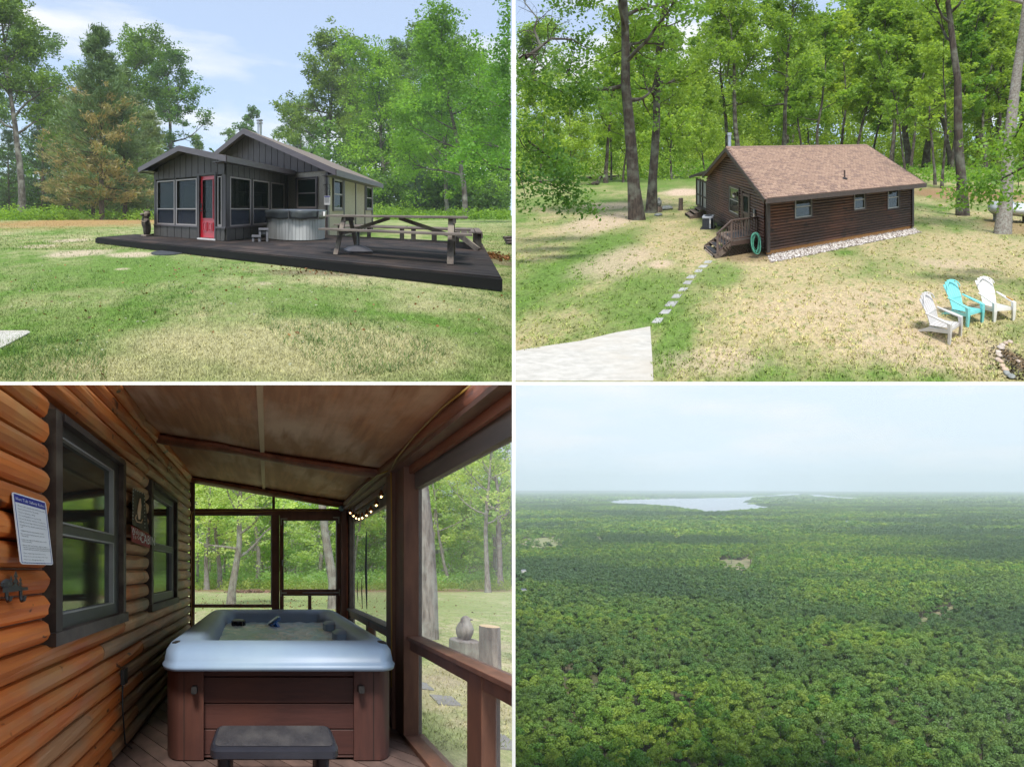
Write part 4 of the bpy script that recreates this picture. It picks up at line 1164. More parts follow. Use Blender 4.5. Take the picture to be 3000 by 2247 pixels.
tplace(P_big[2], 1860, 930, 60, 'oak_tree', 'tall dark oak between the pale trunked oak and the bright maples', rz=.2, natural=23.5)
tplace(P_bri[1], 2010, 948, 90, 'maple_tree', 'bright green maple whose low boughs hang over the lawn behind the picnic table', rz=2.4, natural=21.5)
tplace(P_bri[0], 2230, 962, -40, 'maple_tree', 'nearest bright maple cut by the right edge of the cottage lawn', rz=3.6, natural=21.5)
tplace(P_bri[1], 2140, 930, 200, 'maple_tree', 'maple behind the nearest bright maple at the right edge', rz=.6, natural=21.5)
tplace(P_big[2], 190, 930, 120, 'oak_tree', 'oak behind the dark low pine at the left of the cottage lawn', rz=2.9, natural=23.5)
tplace(P_big[0], 1500, 930, 250, 'oak_tree', 'oak filling the gap behind the eave end of the cottage', rz=4.4, natural=23.5)
tplace(P_big[1], 1760, 932, 150, 'oak_tree', 'dark oak just right of the pale trunked oak', rz=3.0, natural=23.5)
tplace(P_bri[0], 1930, 940, 250, 'maple_tree', 'middle maple with low boughs over the back of the deck', rz=5.2, natural=21.5)
for k_, (a, b, t) in enumerate(((1795, 938, 690), (1880, 936, 720))):
    tplace(P_spr, a, b, t, 'spruce_tree', ['grey green spruce left of the small pair behind the deck', 'grey green spruce right of the small pair behind the deck'][k_], natural=9)
rg = random.Random(12)
for i in range(26):
    left = i % 3 == 0
    a = rg.uniform(-60, 700) if left else rg.uniform(1480, 2190); b = rg.uniform(921, 934)
    rg.choice(P_thin + [P_big[1]])
    tplace(rg.choice(P_thin), a, b, rg.uniform(380, 640) if not left else rg.uniform(430, 640), 'oak_tree', 'slender young oak deep in the woods behind the cottage lawn', 'slender oaks in the cottage woods', rz=rg.uniform(0, 6), natural=19)
xa = lambda a: (a - TL.a0) / TL.f
bush_mass('distant_woods', TL, [(xa(-150), xa(640), 48, 56, -1.2, 11), (xa(560), xa(1300), 48, 56, -1.2, 8), (xa(1350), xa(2212), 48, 56, -1.2, 15), (xa(-150), xa(640), 47, 50, -1.2, 4), (xa(1450), xa(2212), 47, 50, -1.2, 5)], 90000, .55, M_leaf_tl, 21)
bush_mass('distant_woods', TL, [(xa(1500), xa(2212), 42, 50, 2, 12)], 9000, .4, M_leaf_br, 22, clumps=90)
M_fern = FOLIAGE('fern_undergrowth', (0.09, 0.19, 0.02), (0.26, 0.44, 0.06), trans=.45)
bush_mass('undergrowth', TL, [(xa(-150), xa(650), 33, 46, -1.25, -.55), (xa(1480), xa(2212), 34, 46, -1.25, -.6)], 26000, .28, M_fern, 23)
bush_mass('undergrowth', TL, [(xa(-150), xa(300), 33, 36, -1.25, -.2), (xa(1500), xa(1800), 38, 42, -1.25, .2)], 5000, .3, M_fern, 24)
# ================================================================== SITE 2: log cabin seen from above
RC = np.array((-.061, 15.66)); RW = (.8767, .481); RN = (-.468, .884)
RANG = math.atan2(.481, .8767)
Zb = -5.0; ZG = -5.2
M_log = MAT('stained_log', (0.115, 0.062, 0.040), (0.052, 0.031, 0.022), TR, 9, (1, 1, 1.2), RANG, rough=.6, bstr=.5, vary=.22, c3=(0.17, 0.070, 0.040), s3=.55)
M_logdk = MAT('cabin_trim', (0.070, 0.045, 0.032), (0.045, 0.030, 0.022), TR, 8, rough=.6)
M_shg = [MAT('brown_shingle', (0.34, 0.225, 0.165), (0.27, 0.175, 0.13), TR, 12, rough=.95, bstr=.5, vary=.10, lo=.3, hi=.7),
         MAT('brown_shingle_dark', (0.27, 0.175, 0.135), (0.21, 0.14, 0.11), TR, 12, rough=.95, bstr=.5, vary=.10),
         MAT('brown_shingle_light', (0.38, 0.255, 0.185), (0.31, 0.205, 0.15), TR, 12, rough=.95, bstr=.5, vary=.10)]
M_wfr = MAT('pale_sash', (0.50, 0.49, 0.46), (0.42, 0.41, 0.39), TR, 8, rough=.5)
M_blind = MAT('window_blind', (0.30, 0.285, 0.23), (0.24, 0.23, 0.19), TR, 8, (1, 1, 6), rough=.6)
M_gtr = GLASS('cabin_glass', (0.07, 0.075, 0.07), see=.5, gloss=.03, edge=.5)
M_steel = MAT('steel_pipe', (0.60, 0.60, 0.62), (0.45, 0.45, 0.47), TR, 6, rough=.3, metal=.8)
M_oldw = MAT('old_step_wood', (0.20, 0.15, 0.12), (0.10, 0.075, 0.06), TR, 9, rough=.85, bstr=.5, vary=.15)
M_rail = MAT('rail_paint', (0.115, 0.075, 0.060), (0.080, 0.052, 0.043), TR, 8, rough=.65)
M_matb = MAT('rubber_mat', (0.035, 0.036, 0.042), (0.018, 0.018, 0.02), TR, 25, rough=.85, bstr=.8)
M_hose = MAT('green_hose', (0.10, 0.36, 0.26), (0.07, 0.28, 0.20), TR, 8, rough=.4)
M_osb = MAT('bare_sheathing', (0.60, 0.30, 0.11), (0.45, 0.22, 0.08), TR, 10, rough=.9)
M_flag = MAT('flagstone', (0.42, 0.42, 0.41), (0.30, 0.30, 0.29), TR, 8, rough=.9, bstr=.5, vary=.12)
M_rock = MAT('pale_rock', (0.58, 0.51, 0.45), (0.40, 0.34, 0.29), TR, 9, rough=.9, bstr=.8, vary=.14, c3=(0.5, 0.36, 0.26), s3=2)
M_grock = MAT('grey_rock', (0.30, 0.31, 0.30), (0.17, 0.18, 0.17), TR, 7, rough=.9, bstr=.9)
M_acm = MAT('ac_casing', (0.36, 0.39, 0.43), (0.30, 0.32, 0.36), TR, 6, rough=.5)
M_acd = MAT('ac_louvre', (0.035, 0.042, 0.055), (0.02, 0.024, 0.03), TR, 10, rough=.5)
M_cw = MAT('white_resin', (0.72, 0.70, 0.66), (0.66, 0.64, 0.60), TR, 5, rough=.42)
M_ct = MAT('turquoise_resin', (0.22, 0.66, 0.66), (0.18, 0.60, 0.60), TR, 5, rough=.42)
M_cg = MAT('pale_grey_resin', (0.63, 0.60, 0.58), (0.57, 0.54, 0.52), TR, 5, rough=.42)

wL = Wall(TR, RC, RW, (.481, -.8767))        # long wall
wN_ = Wall(TR, RC, RN, (-.8767, -.481))      # gable wall, n points out to the left
def Q(s, o, z): v = RC + s * np.array(RN) - o * np.array(RW); return np.array((v[0], v[1], z))
LEN = 9.25; WID = wN_.s(845)
cab = Thing('log_cabin', 'brown log cabin with shingle roof seen from above, pale gravel along its long wall', 'cabin', TR, (*RC, Zb))
z_top = -2.75
# windows on the long wall
wins = [(1220, 1292, 846, 938), (1475, 1522, 822, 903), (1620, 1668, 806, 899)]
wl_ = [(wL.s(a), wL.s(b), wL.z((a + b) / 2, d), wL.z((a + b) / 2, c)) for a, b, c, d in wins]
zt0 = max(w[3] for w in wl_)
nc = 17; ch = (z_top - Zb) / nc
rl = random.Random(8)
def half_log(mb, wall, s0, s1, z0, z1, depth, rg, n=5, sub=6, end=True):
    ks = np.linspace(s0, s1, sub); rings = []
    for s in ks:
        dw = rg.uniform(-.01, .01); dd = rg.uniform(-.012, .012)
        rings.append([wall.p(s, z0 + (z1 - z0) * (.5 - .5 * math.cos(t)) + dw * math.sin(t), max(0.0, depth * math.sin(t) ** .75 + dd * math.sin(t)) + .0) for t in np.linspace(0, math.pi, n)])
    return mb.loft(rings)
for i in range(nc):
    z0, z1 = Zb + i * ch, Zb + (i + 1) * ch; zc = (z0 + z1) / 2
    cuts = [(a - .06, b + .06) for a, b, c, d in wl_ if c - .05 < zc < d + .1]
    xs = [0.12] + [x for c in sorted(cuts) for x in c] + [LEN]
    for s0, s1 in zip(xs[::2], xs[1::2]):
        mb = MB(); half_log(mb, wL, s0, s1, z0 + .004, z1 - .004, .085, rl); mb.build('log', M_log, cab)
holed(cab, wL, 0, LEN, Zb, z_top + .1, wl_, M_logdk, 'wall', -.12, .004)
for (a, b, c, d) in wl_:
    window(cab, wL, a, b, c, d, (c + d) / 2, M_gtr, M_gtr, M_wfr, casing=M_logdk, fw=.05, dep=.03, cw=.06, out=.05)
    mb = MB(); wL.box(mb, a, b, (c + d) / 2 + .02 if b < 4 else c, d, -.055, -.045); mb.build('blind', M_blind, cab)
for s in (.0, LEN - .05):
    mb = MB(); wL.box(mb, s - .02, s + .13, Zb - .05, z_top + .03, .005, .11); mb.build('corner_board', M_logdk, cab)
mb = MB(); wL.box(mb, .0, LEN, Zb - .17, Zb - .002, -.05, .02); mb.build('sheathing', M_osb, cab)
# gable wall
wF2 = wN_.off(.40)
sa_, se_ = wF2.s(925), wF2.s(1094)
za_, ze_ = wF2.z(925, 637), wF2.z(1094, 857)
sl_ = wF2.s(825); zl_ = wF2.z(825, 755)
SR = sa_
slope_r = (za_ - ze_) / (sa_ - se_); slope_l = (za_ - zl_) / (sl_ - sa_)
rk = lambda s: za_ - .12 - (slope_r * (SR - s) if s < SR else slope_l * (s - SR))
gw_ = [(wN_.s(985), wN_.s(945), wN_.z(965, 920), wN_.z(965, 812))]
gdoor = (wN_.s(1031), wN_.s(1002), -4.55, wN_.z(1015, 838))
WE = WID
for i in range(34):
    z0, z1 = Zb + i * ch, Zb + (i + 1) * ch; zc = (z0 + z1) / 2
    # extent under the rakes
    a = 0.12; b = WE
    if zc > rk(0.12): a = SR - (za_ - .12 - zc) / slope_r
    if zc > rk(WE): b = SR + (za_ - .12 - zc) / slope_l
    if b - a < .25: break
    holes = [(h[0] - .05, h[1] + .05) for h in (gw_[0], gdoor) if h[2] - .02 < zc < h[3] + .06]
    xs = [a] + [x for c in sorted(holes) for x in c] + [b]
    for s0, s1 in zip(xs[::2], xs[1::2]):
        if s1 - s0 > .05:
            mb = MB(); half_log(mb, wN_, s0, s1, z0 + .004, z1 - .004, .085, rl); mb.build('log', M_log, cab)
backing(cab, wN_, [(0, Zb - .15), (WE, Zb - .15), (WE, rk(WE)), (SR, za_ - .1), (0, rk(0))], 'wall', M_logdk, -.14, -.004)
for (a, b, c, d) in gw_: window(cab, wN_, a, b, c, d, (c + d) / 2, M_gtr, M_gtr, M_wfr, casing=M_logdk, fw=.035, dep=.02, cw=.09, out=.07)
for (a, b, c, d) in gw_:
    mb = MB(); wN_.box(mb, a + .05, b - .05, c, d, .03, .04); mb.build('blind', MAT('net_curtain', (0.34, 0.40, 0.48), (0.27, 0.32, 0.4), TR, 9, rough=.8), cab)
a, b, c, d = gdoor
mb = MB(); wN_.box(mb, a, b, c, d, .0, .05); dr = mb.build('door', M_logdk, cab)
mb = MB()
for q0, q1, r0, r1 in ((a, a + .1, c, d), (b - .1, b, c, d), (a + .1, b - .1, d - .12, d), (a + .1, b - .1, c + .75, c + .87), (a + .1, b - .1, c, c + .12)): wN_.box(mb, q0, q1, r0, r1, .05, .085)
mb.build('screen_frame', M_rail, dr)
mb = MB(); wN_.box(mb, a + .1, b - .1, c + .87, d - .12, .055, .062); mb.build('pane', M_gdark, dr)
for q0, q1 in ((a - .1, a), (b, b + .1)):
    mb = MB(); wN_.box(mb, q0, q1, c, d + .08, .0, .10); mb.build('door_casing', M_logdk, cab)
backing(cab, Wall(TR, Q(WE, 0, 0)[:2], RW, (-.481, .8767)), [(0, Zb), (LEN, Zb), (LEN, z_top), (0, z_top)], 'wall', M_logdk, -.14, -.004)
backing(cab, Wall(TR, Q(0, -LEN, 0)[:2], RN, (.8767, .481)), [(0, Zb), (WE, Zb), (WE, rk(WE)), (SR, za_ - .1), (0, rk(0))], 'wall', M_logdk, -.14, -.004)
# wall lantern by the door
lt = Thing('wall_lantern', 'small brown wall lantern with white glass between the gable window and door', 'lantern', TR, wN_.p((b + .18), d, .1))
sL = wN_.s(979); zL = wN_.z(979, 848)
mb = MB(); wN_.box(mb, sL - .05, sL + .05, zL - .02, zL + .22, .08, .12); mb.build('bracket', M_logdk, lt)
mb = MB(); c3_ = wN_.p(sL, zL, .24); mb.lathe(c3_, [(.06, -.06), (.09, .0), (.09, .08), (.07, .1)], 10); mb.build('lamp_glass', M_cw, lt, smooth='auto')
mb = MB(); mb.lathe(c3_, [(.10, .1), (.09, .15), (.02, .2)], 10); mb.build('lamp_cap', M_logdk, lt)
for j, (aa, bb) in enumerate(((1058, 912), (1058, 930))):
    s_, z_ = wN_.s(aa), wN_.z(aa, bb); 
    mb = MB(); wN_.box(mb, s_ - .07, s_ + .07, z_ - .08, z_ + .08, .08, .16)
    solo(mb, 'meter_box' if j == 0 else 'hose_tap', M_grock if j == 0 else M_rock, ['small grey meter box on the cabin wall between door and corner', 'pale outdoor tap just under the grey meter box'][j], ['meter', 'tap'][j], TR, wN_.p(s_, z_, .1))

# --- roof
tR = (lambda P, a: ((a - TR.a0) / TR.f * P[1] - P[0]) / (RW[0] - (a - TR.a0) / TR.f * RW[1]))
A0 = wF2.p(SR, za_); E0 = wF2.p(se_, ze_); L0 = wF2.p(sl_, zl_)
lenR = tR(A0, 1546); lenE = tR(E0, 1780); RL = (lenR + lenE) / 2
w3 = np.array((*RW, 0))
def roof_pt(t, u, h=0): return A0 + (E0 - A0) * t + w3 * u + np.array((0, 0, h))
mb = MB(); mb.loft([[roof_pt(0, u, -.02), roof_pt(1, u, -.02), roof_pt(1, u, -.14), roof_pt(0, u, -.14)] for u in (0, RL)]); mb.build('roof', M_shg[1], cab)
mb = MB(); Lx = L0 - A0
mb.loft([[A0 + w3 * u + (0, 0, -.0), L0 + w3 * u, L0 + w3 * u - (0, 0, .12), A0 + w3 * u - (0, 0, .12)] for u in (0, RL)]); mb.build('roof', M_shg[0], cab)
# shingle tabs: the nearest 300 as pieces sharing six meshes, the rest joined
NR = 36; TW = .21
ncol = int(RL / TW)
def tab_verts(t0, t1, u0, u1, hh): 
    return [[roof_pt(t0, u, .004 + .002), roof_pt(t1, u, .016 + hh), roof_pt(t1, u, .002), roof_pt(t0, u, .0)] for u in (u0, u1)]
protos = []
for k in range(9):
    mb = MB(); g_ = .004 + .002 * (k % 3)
    mb.loft(tab_verts(0, 1.0 / NR * 1.04, g_, TW - g_, .003 * (k % 3))); V = TR.W(mb.V) - TR.W([A0])[0]
    protos.append(np_mesh('shingle', V, mb.F, [M_shg[(0, 0, 1, 0, 2, 0, 2, 1, 0)[k]]]))
uT = TR.W([w3])[0]; dT = TR.W([E0 - A0])[0]
cells = sorted([(-(r / NR) * 6 + c_ * TW, r, c_) for r in range(NR) for c_ in range(ncol)])
near = set((r, c_) for _, r, c_ in cells[:300])
stuff = [MB(), MB(), MB()]
rs = random.Random(4)
for r in range(NR):
    offu = (r % 2) * TW * .5 + rs.uniform(-.04, .04)
    for c_ in range(ncol):
        k = rs.randrange(9); u = min(c_ * TW + offu, RL - TW)
        if (r, c_) in near:
            o = bpy.data.objects.new('shingle', protos[k]); COL.objects.link(o); o.parent = cab.root
            o.location = TR.W([A0])[0] - cab.loc + dT * (r / NR) + uT * u
        else:
            stuff[(0, 0, 1, 0, 2, 0, 2, 1, 0)[k]].loft(tab_verts(r / NR, (r + 1.04) / NR, u + .006, u + TW - .006, .003 * (k % 3)))
big = MB(); mi = []
for j in range(3): big.add(stuff[j].V, stuff[j].F); mi += [j] * len(stuff[j].F)
me = np_mesh('shingles', TR.W(big.V) - cab.loc, big.F, M_shg, mi=mi)
o = bpy.data.objects.new('shingles', me); COL.objects.link(o); o.parent = cab.root; o['kind'] = 'stuff'
# ridge caps
for i in range(int(RL / .32)):
    mb = MB(); u = i * .32; dl = (L0 - A0) / np.linalg.norm(L0 - A0) * .15; de = (E0 - A0) / np.linalg.norm(E0 - A0) * .15
    mb.loft([[A0 + w3 * q + de + (0, 0, .02), A0 + w3 * q + (0, 0, .045 + hh), A0 + w3 * q + dl + (0, 0, .02), A0 + w3 * q + (0, 0, .005)] for q, hh in ((u, .012), (u + .33, 0))]); mb.build('ridge_cap', M_shg[1], cab)
# boards round the roof edge
def edge(th, p, q, w_, h_, mat, nm, up=(0, 0, 1)): mb = MB(); mb.bar(p, q, w_, h_, up); mb.build(nm, mat, th)
dn = np.array((0, 0, -.12))
edge(cab, E0 + dn + (E0 - A0) * .004, E0 + w3 * RL + dn + (E0 - A0) * .004, .05, .20, M_logdk, 'eave_board')
edge(cab, A0 + dn - w3 * .03, E0 + dn - w3 * .03, .05, .19, M_logdk, 'rake_board')
edge(cab, A0 + dn - w3 * .03, L0 + dn - w3 * .03, .05, .19, M_logdk, 'rake_board')
edge(cab, A0 + dn + w3 * (RL + .03), E0 + dn + w3 * (RL + .03), .05, .19, M_logdk, 'rake_board')
mb = MB(); mb.loft([[roof_pt(1, u, -.17) - (E0 - A0) * .002, roof_pt(.86, u, -.20 + 0.0), roof_pt(.86, u, -.22), roof_pt(1, u, -.19)] for u in (0.05, RL - .05)]); mb.build('soffit', M_logdk, cab)
# vent pipe and chimney
tv = .66; uv = tR(roof_pt(tv, 0), 1437)
for _ in range(3):
    q = roof_pt(tv, uv); rb = TR.bH - TR.f * q[2] / q[1]; tv += (772 - rb) / 260.0; uv = tR(roof_pt(tv, 0), 1437)
q = roof_pt(tv, uv)
mb = MB(); mb.tube([q - (0, 0, .05), q + (0, 0, .42)], .045, 10); mb.build('vent_pipe', M_rail, cab, smooth='auto')
mb = MB(); mb.tube([q + (0, 0, .0), q + (0, 0, .05)], [.16, .07], 10); mb.build('pipe_flashing', M_matb, cab)
cpt = A0 + (L0 - A0) * .04 + w3 * .25
mb = MB(); mb.tube([cpt - (0, 0, .3), cpt + (0, 0, .78)], .095, 12); mb.build('chimney_pipe', M_steel, cab, smooth='auto')
mb = MB(); mb.tube([cpt + (0, 0, .70), cpt + (0, 0, .84)], [.13, .125], 12); mb.build('chimney_cap', M_steel, cab, smooth='auto')
# --- screened porch beyond the gable
PS = WE; PW = 2.35
pr_s = lambda s: zl_ + .20 - .24 * (s - WE)
mb = MB(); mb.loft([[wF2.p(s0, z_, 0) + w3 * u for s0, z_ in ((sl_ - .5, zl_ + .30), (wF2.s(766), wF2.z(766, 760)), (wF2.s(766), wF2.z(766, 760) - .08), (sl_ - .5, zl_ + .2))] for u in (.05, RL)]); mb.build('porch_roof', M_shg[0], cab)
edge(cab, wF2.p(sl_ - .6, zl_ + .32, 0) + (0, 0, -.1), wF2.p(wF2.s(766), wF2.z(766, 760), 0) + (0, 0, -.1), .05, .17, M_logdk, 'rake_board')
sps = [wN_.s(844), wN_.s(826), wN_.s(815), wN_.s(800)]
zp0 = -4.72
for s in sps:
    mb = MB(); wN_.box(mb, s - .06, s + .06, zp0, -2.85, -.02, .08); mb.build('porch_post', M_logdk, cab)
for z_ in (zp0 + .05, -3.95, -2.95):
    mb = MB(); wN_.box(mb, WE, sps[-1], z_ - .05, z_ + .05, -.01, .07); mb.build('porch_rail', M_logdk, cab)
for s0, s1 in zip(sps[:-1], sps[1:]):
    mb = MB(); wN_.box(mb, s0 + .06, s1 - .06, zp0 + .1, -3.0, .02, .026); mb.build('screen', GLASS('porch_screen', (0.16, 0.17, 0.13), .45, .02, .5), cab)
mb = MB(); mb.loft([[wN_.p(s, z_, 0) + w3 * u for s, z_ in ((WE, zp0), (sps[-1], zp0), (sps[-1], zp0 - .12), (WE, zp0 - .12))] for u in (.0, RL - .8)]); mb.build('porch_floor', M_oldw, cab)

# --- gravel strip, stones and stepping stones
def pebbles(name, site, quad, n, size, mats, seed):
    rg = np.random.RandomState(seed); A, B, C_, D_ = [np.array(q, float) for q in quad]
    u, v = rg.rand(n, 1), rg.rand(n, 1)
    base = A + (B - A) * u + (D_ - A) * v * (1 - u) + (C_ - B) * v * u
    base[:, :2] += rg.randn(n, 2) * .04; base[:, 2] = -site.h + rg.rand(n) * .05
    T = np.array([(1, 0, 0), (-.5, .8, 0), (-.5, -.8, 0), (0, 0, .8), (0, 0, -.3)])
    Fb = np.array([(0, 1, 3), (1, 2, 3), (2, 0, 3)])
    s = size * (.5 + rg.rand(n, 1, 1)); R1 = rg.rand(n) * 6.28
    c, sn = np.cos(R1), np.sin(R1)
    P = np.repeat(T[None], n, 0) * s * (0.8 + .4 * rg.rand(n, 5, 3))
    x = P[:, :, 0] * c[:, None] - P[:, :, 1] * sn[:, None]; y = P[:, :, 0] * sn[:, None] + P[:, :, 1] * c[:, None]
    P = np.stack([x, y, P[:, :, 2]], -1) + base[:, None]
    V = site.W(P.reshape(-1, 3)); F = (Fb[None] + np.arange(n)[:, None, None] * 5).reshape(-1, 3)
    return link_np(name, V, F, mats, kind='stuff', attrs={'tone': np.repeat(rg.rand(n), 3)}, clip=site.clip)
m, n_, l_ = newmat('mixed_pebbles'); at_ = n_.new('ShaderNodeAttribute'); at_.attribute_name = 'tone'
r_ = n_.new('ShaderNodeValToRGB'); cr = r_.color_ramp
cr.elements[0].color = (.12, .08, .065, 1); cr.elements[1].color = (.72, .69, .65, 1); cr.elements[1].position = .95
e_ = cr.elements.new(.35); e_.color = (.34, .29, .26, 1); e_ = cr.elements.new(.6); e_.color = (.50, .46, .43, 1)
l_.new(at_.outputs['Fac'], r_.inputs['Fac']); M_peb = finish(m, n_, l_, r_.outputs['Color'], .8)
gq = [TR.g(1092, 1108), TR.g(1725, 985), TR.g(1768, 1003), TR.g(1128, 1140)]
gq = [TR.g(1100, 1096), TR.g(1722, 981), TR.g(1764, 1006), TR.g(1120, 1136)]
mb = MB(); mb.sheet([(x, y, -5.2 + .008) for x, y, z in gq]); solo(mb, 'gravel_bed', MAT('gravel_bed', (0.34, 0.30, 0.27), (0.16, 0.13, 0.11), TR, 26, rough=.9, bstr=1, lo=.42, hi=.58), None, None, TR, (0, 17, -5.2), kind='structure')
pebbles('gravel', TR, gq, 7000, .045, [M_peb], 3)
stp = [(846, 1134, 34), (826, 1153, 34), (806, 1173, 34), (775, 1198, 36), (760, 1222, 34), (738, 1253, 34), (711, 1282, 40), (688, 1315, 46), (664, 1350, 44), (630, 1387, 42)]
words = ['stepping stone nearest the cabin steps', 'second stepping stone from the cabin steps', 'third stepping stone from the cabin steps', 'fourth stepping stone from the cabin steps', 'fifth stepping stone from the cabin steps', 'fifth stepping stone from the concrete pad', 'fourth stepping stone from the concrete pad', 'third stepping stone from the concrete pad', 'second stepping stone from the concrete pad', 'stepping stone nearest the concrete pad']
for k, (a, b, w_) in enumerate(stp):
    rg = random.Random(k); x, y, _ = TR.g(a, b); hw_ = w_ / 2 / TR.f * y * .92; hd = hw_ * 1.05
    dx = .15 * hw_
    ring = [(x - hw_ + rg.uniform(-.02, .02) - dx, y - hd * .8), (x + hw_ - dx, y - hd * .9 + rg.uniform(-.05, .05)), (x + hw_ + dx + rg.uniform(-.03, .03), y + hd), (x - hw_ + dx, y + hd * .95)]
    mb = MB(); mb.loft([[(p_[0], p_[1], z) for p_ in ring] for z in (ZG - .03, ZG + .025)])
    solo(mb, 'stepping_stone', M_flag, 'square grey ' + words[k], 'paving stone', TR, (x, y, ZG), group='stepping stones in the grass', bevel=.008)
pad = [TR.g(-30, 1525), TR.g(120, 1500), TR.g(300, 1474), TR.g(440, 1440), TR.g(597, 1412), TR.g(603, 1500), TR.g(612, 1646), TR.g(-30, 1646)]
mb = MB(); mb.loft([[(x, y, ZG + z) for x, y, _ in pad] for z in (-.04, .012)]); solo(mb, 'concrete_pad', M_conc, None, None, TR, (0, 9, ZG), kind='structure')
# --- front stoop: platform, steps, rail, lattice
st = Thing('stoop', 'brown wooden stoop with railing, lattice skirt and three matted steps at the gable door', 'stoop', TR, Q(1.6, 1.0, ZG))
ZP = -4.58; s0, s1, o0, o1 = .70, 2.35, .02, 1.40
def sb(th, nm, sa, sb_, oa, ob, za, zb, mat, bev=0): mb = MB(); mb.loft([[Q(sa, oa, z), Q(sb_, oa, z), Q(sb_, ob, z), Q(sa, ob, z)] for z in (za, zb)]); return mb.build(nm, mat, th, bevel=bev)
for i in range(10): sb(st, 'deck_board', s0, s1, o0 + i * .138, o0 + i * .138 + .13, ZP - .03, ZP, M_oldw)
sb(st, 'mat', s0 + .35, s1 - .35, .45, 1.2, ZP + .002, ZP + .02, M_matb)
sb(st, 'rim_board', s0 - .03, s0 - .002, o0, o1, ZP - .18, ZP - .002, M_rail); sb(st, 'rim_board', s0, s1, o1 + .002, o1 + .03, ZP - .18, ZP - .002, M_rail)
wq = Wall(TR, Q(s0 - .01, 0, 0)[:2], (-RW[0], -RW[1]), (.468, -.884))
for i in range(15):
    for sg in (1, -1):
        x0 = .0 + i * .14 - .2; mbz = MB(); za, zb = ZG, ZP - .18
        p0, p1 = (x0, za), (x0 + .42, zb)
        if sg < 0: p0, p1 = (x0 + .42, za), (x0, zb)
        cx0, cx1 = max(.05, min(p0[0], p1[0])), min(2.0, max(p0[0], p1[0]))
        if cx1 - cx0 < .05: continue
        f = lambda x: p0[1] + (p1[1] - p0[1]) * (x - p0[0]) / (p1[0] - p0[0])
        z_a, z_b = f(cx0), f(cx1)
        lim = lambda x: ZP - .18 if x < 1.4 else ZP - .18 - (x - 1.4) * .7
        if x0 > 1.45: continue
        mbz.bar(wq.p(cx0, z_a, .012 * sg), wq.p(cx1, z_b, .012 * sg), .012, .035, (wq.n[0], wq.n[1], 0)); mbz.build('lattice_slat', M_rail, st)
ts = [(1.40, 1.62, ZP - .16), (1.62, 1.86, ZP - .32), (1.86, 2.12, ZP - .47)]
for (oa, ob, z) in ts:
    sb(st, 'tread', s0 + .08, s1 - .2, oa, ob + .02, z - .035, z, M_oldw); sb(st, 'mat', s0 + .22, s1 - .35, oa + .03, ob - .01, z + .002, z + .015, M_matb)
for ss in (s0 + .02, s1 - .16):
    mb = MB(); mb.loft([[Q(q_, 1.38, ZP - .02), Q(q_, 2.14, ZP - .46), Q(q_, 2.14, ZG), Q(q_, 1.95, ZG), Q(q_, 1.38, ZP - .30)] for q_ in (ss - .03, ss + .015)]); mb.build('stringer', M_oldw, st)
rh = .92
def post(o_, z0, z1, ss=s0 + .02): mb = MB(); mb.bar(Q(ss, o_, z0), Q(ss, o_, z1), .09, .09, (1, 0, 0)); mb.build('rail_post', M_rail, st)
post(.08, ZP, ZP + rh); post(1.36, ZP, ZP + rh); post(2.0, ZP - .45, ZP + .42)
for za, zb, nm in ((rh, rh, 'top_rail'), (.10, .10, 'bottom_rail')):
    mb = MB(); mb.bar(Q(s0 + .02, .04, ZP + za), Q(s0 + .02, 1.38, ZP + zb), .10 if za > .5 else .05, .045); mb.build(nm, M_rail, st)
mb = MB(); mb.bar(Q(s0 + .02, 1.36, ZP + rh), Q(s0 + .02, 2.05, ZP + .42), .10, .045); mb.build('top_rail', M_rail, st)
mb = MB(); mb.bar(Q(s0 + .02, 1.36, ZP + .08), Q(s0 + .02, 2.05, ZP - .42), .05, .045); mb.build('bottom_rail', M_rail, st)
for i in range(9): mb = MB(); o_ = .20 + i * .128; mb.bar(Q(s0 + .02, o_, ZP + .1), Q(s0 + .02, o_, ZP + rh), .035, .035, (1, 0, 0)); mb.build('baluster', M_rail, st)
for i in range(4): mb = MB(); o_ = 1.48 + i * .135; dz = -(o_ - 1.36) * .725; mb.bar(Q(s0 + .02, o_, ZP + .08 + dz), Q(s0 + .02, o_, ZP + rh + dz), .035, .035, (1, 0, 0)); mb.build('baluster', M_rail, st)
sp_ = [TR.g(832, 1082), TR.g(850, 1078), TR.g(888, 1106), TR.g(866, 1112)]
mb = MB(); mb.loft([[(x, y, ZG + z) for x, y, _ in sp_] for z in (-.02, .06)]); solo(mb, 'step_slab', M_rock, 'long pale stone slab at the bottom of the stoop steps', 'slab', TR, sp_[0], bevel=.01)
# hose
SPECKS(M_log, TR, 3.0, (0.05, 0.03, 0.02), .60, .66)
hs = Thing('garden_hose', 'coiled green garden hose hanging on the cabin corner beside the stoop', 'hose', TR, Q(.35, .2, ZG))
hx, hy, hz_ = TR.at(1054, 1045, 15.4)
rg = random.Random(2)
for i in range(7):
    mb = MB(); r1, r2 = .15 + rg.uniform(-.05, .05), .38 + rg.uniform(-.10, .08); ph = rg.uniform(-.14, .14); oy = .03 * i
    pts = [(hx + r1 * math.sin(t) + ph * math.cos(t) * .5, hy - .12 + oy * .6, hz_ + r2 * math.cos(t) - .04) for t in np.linspace(0, 2 * math.pi, 22)]
    mb.tube(pts, .018, 6, False); mb.build('coil', M_hose, hs, smooth=True)
mb = MB(); mb.bar((hx, hy + .1, hz_ + .25), (hx, hy - .12, hz_ + .30), .05, .05); mb.build('hanger', M_matb, hs)
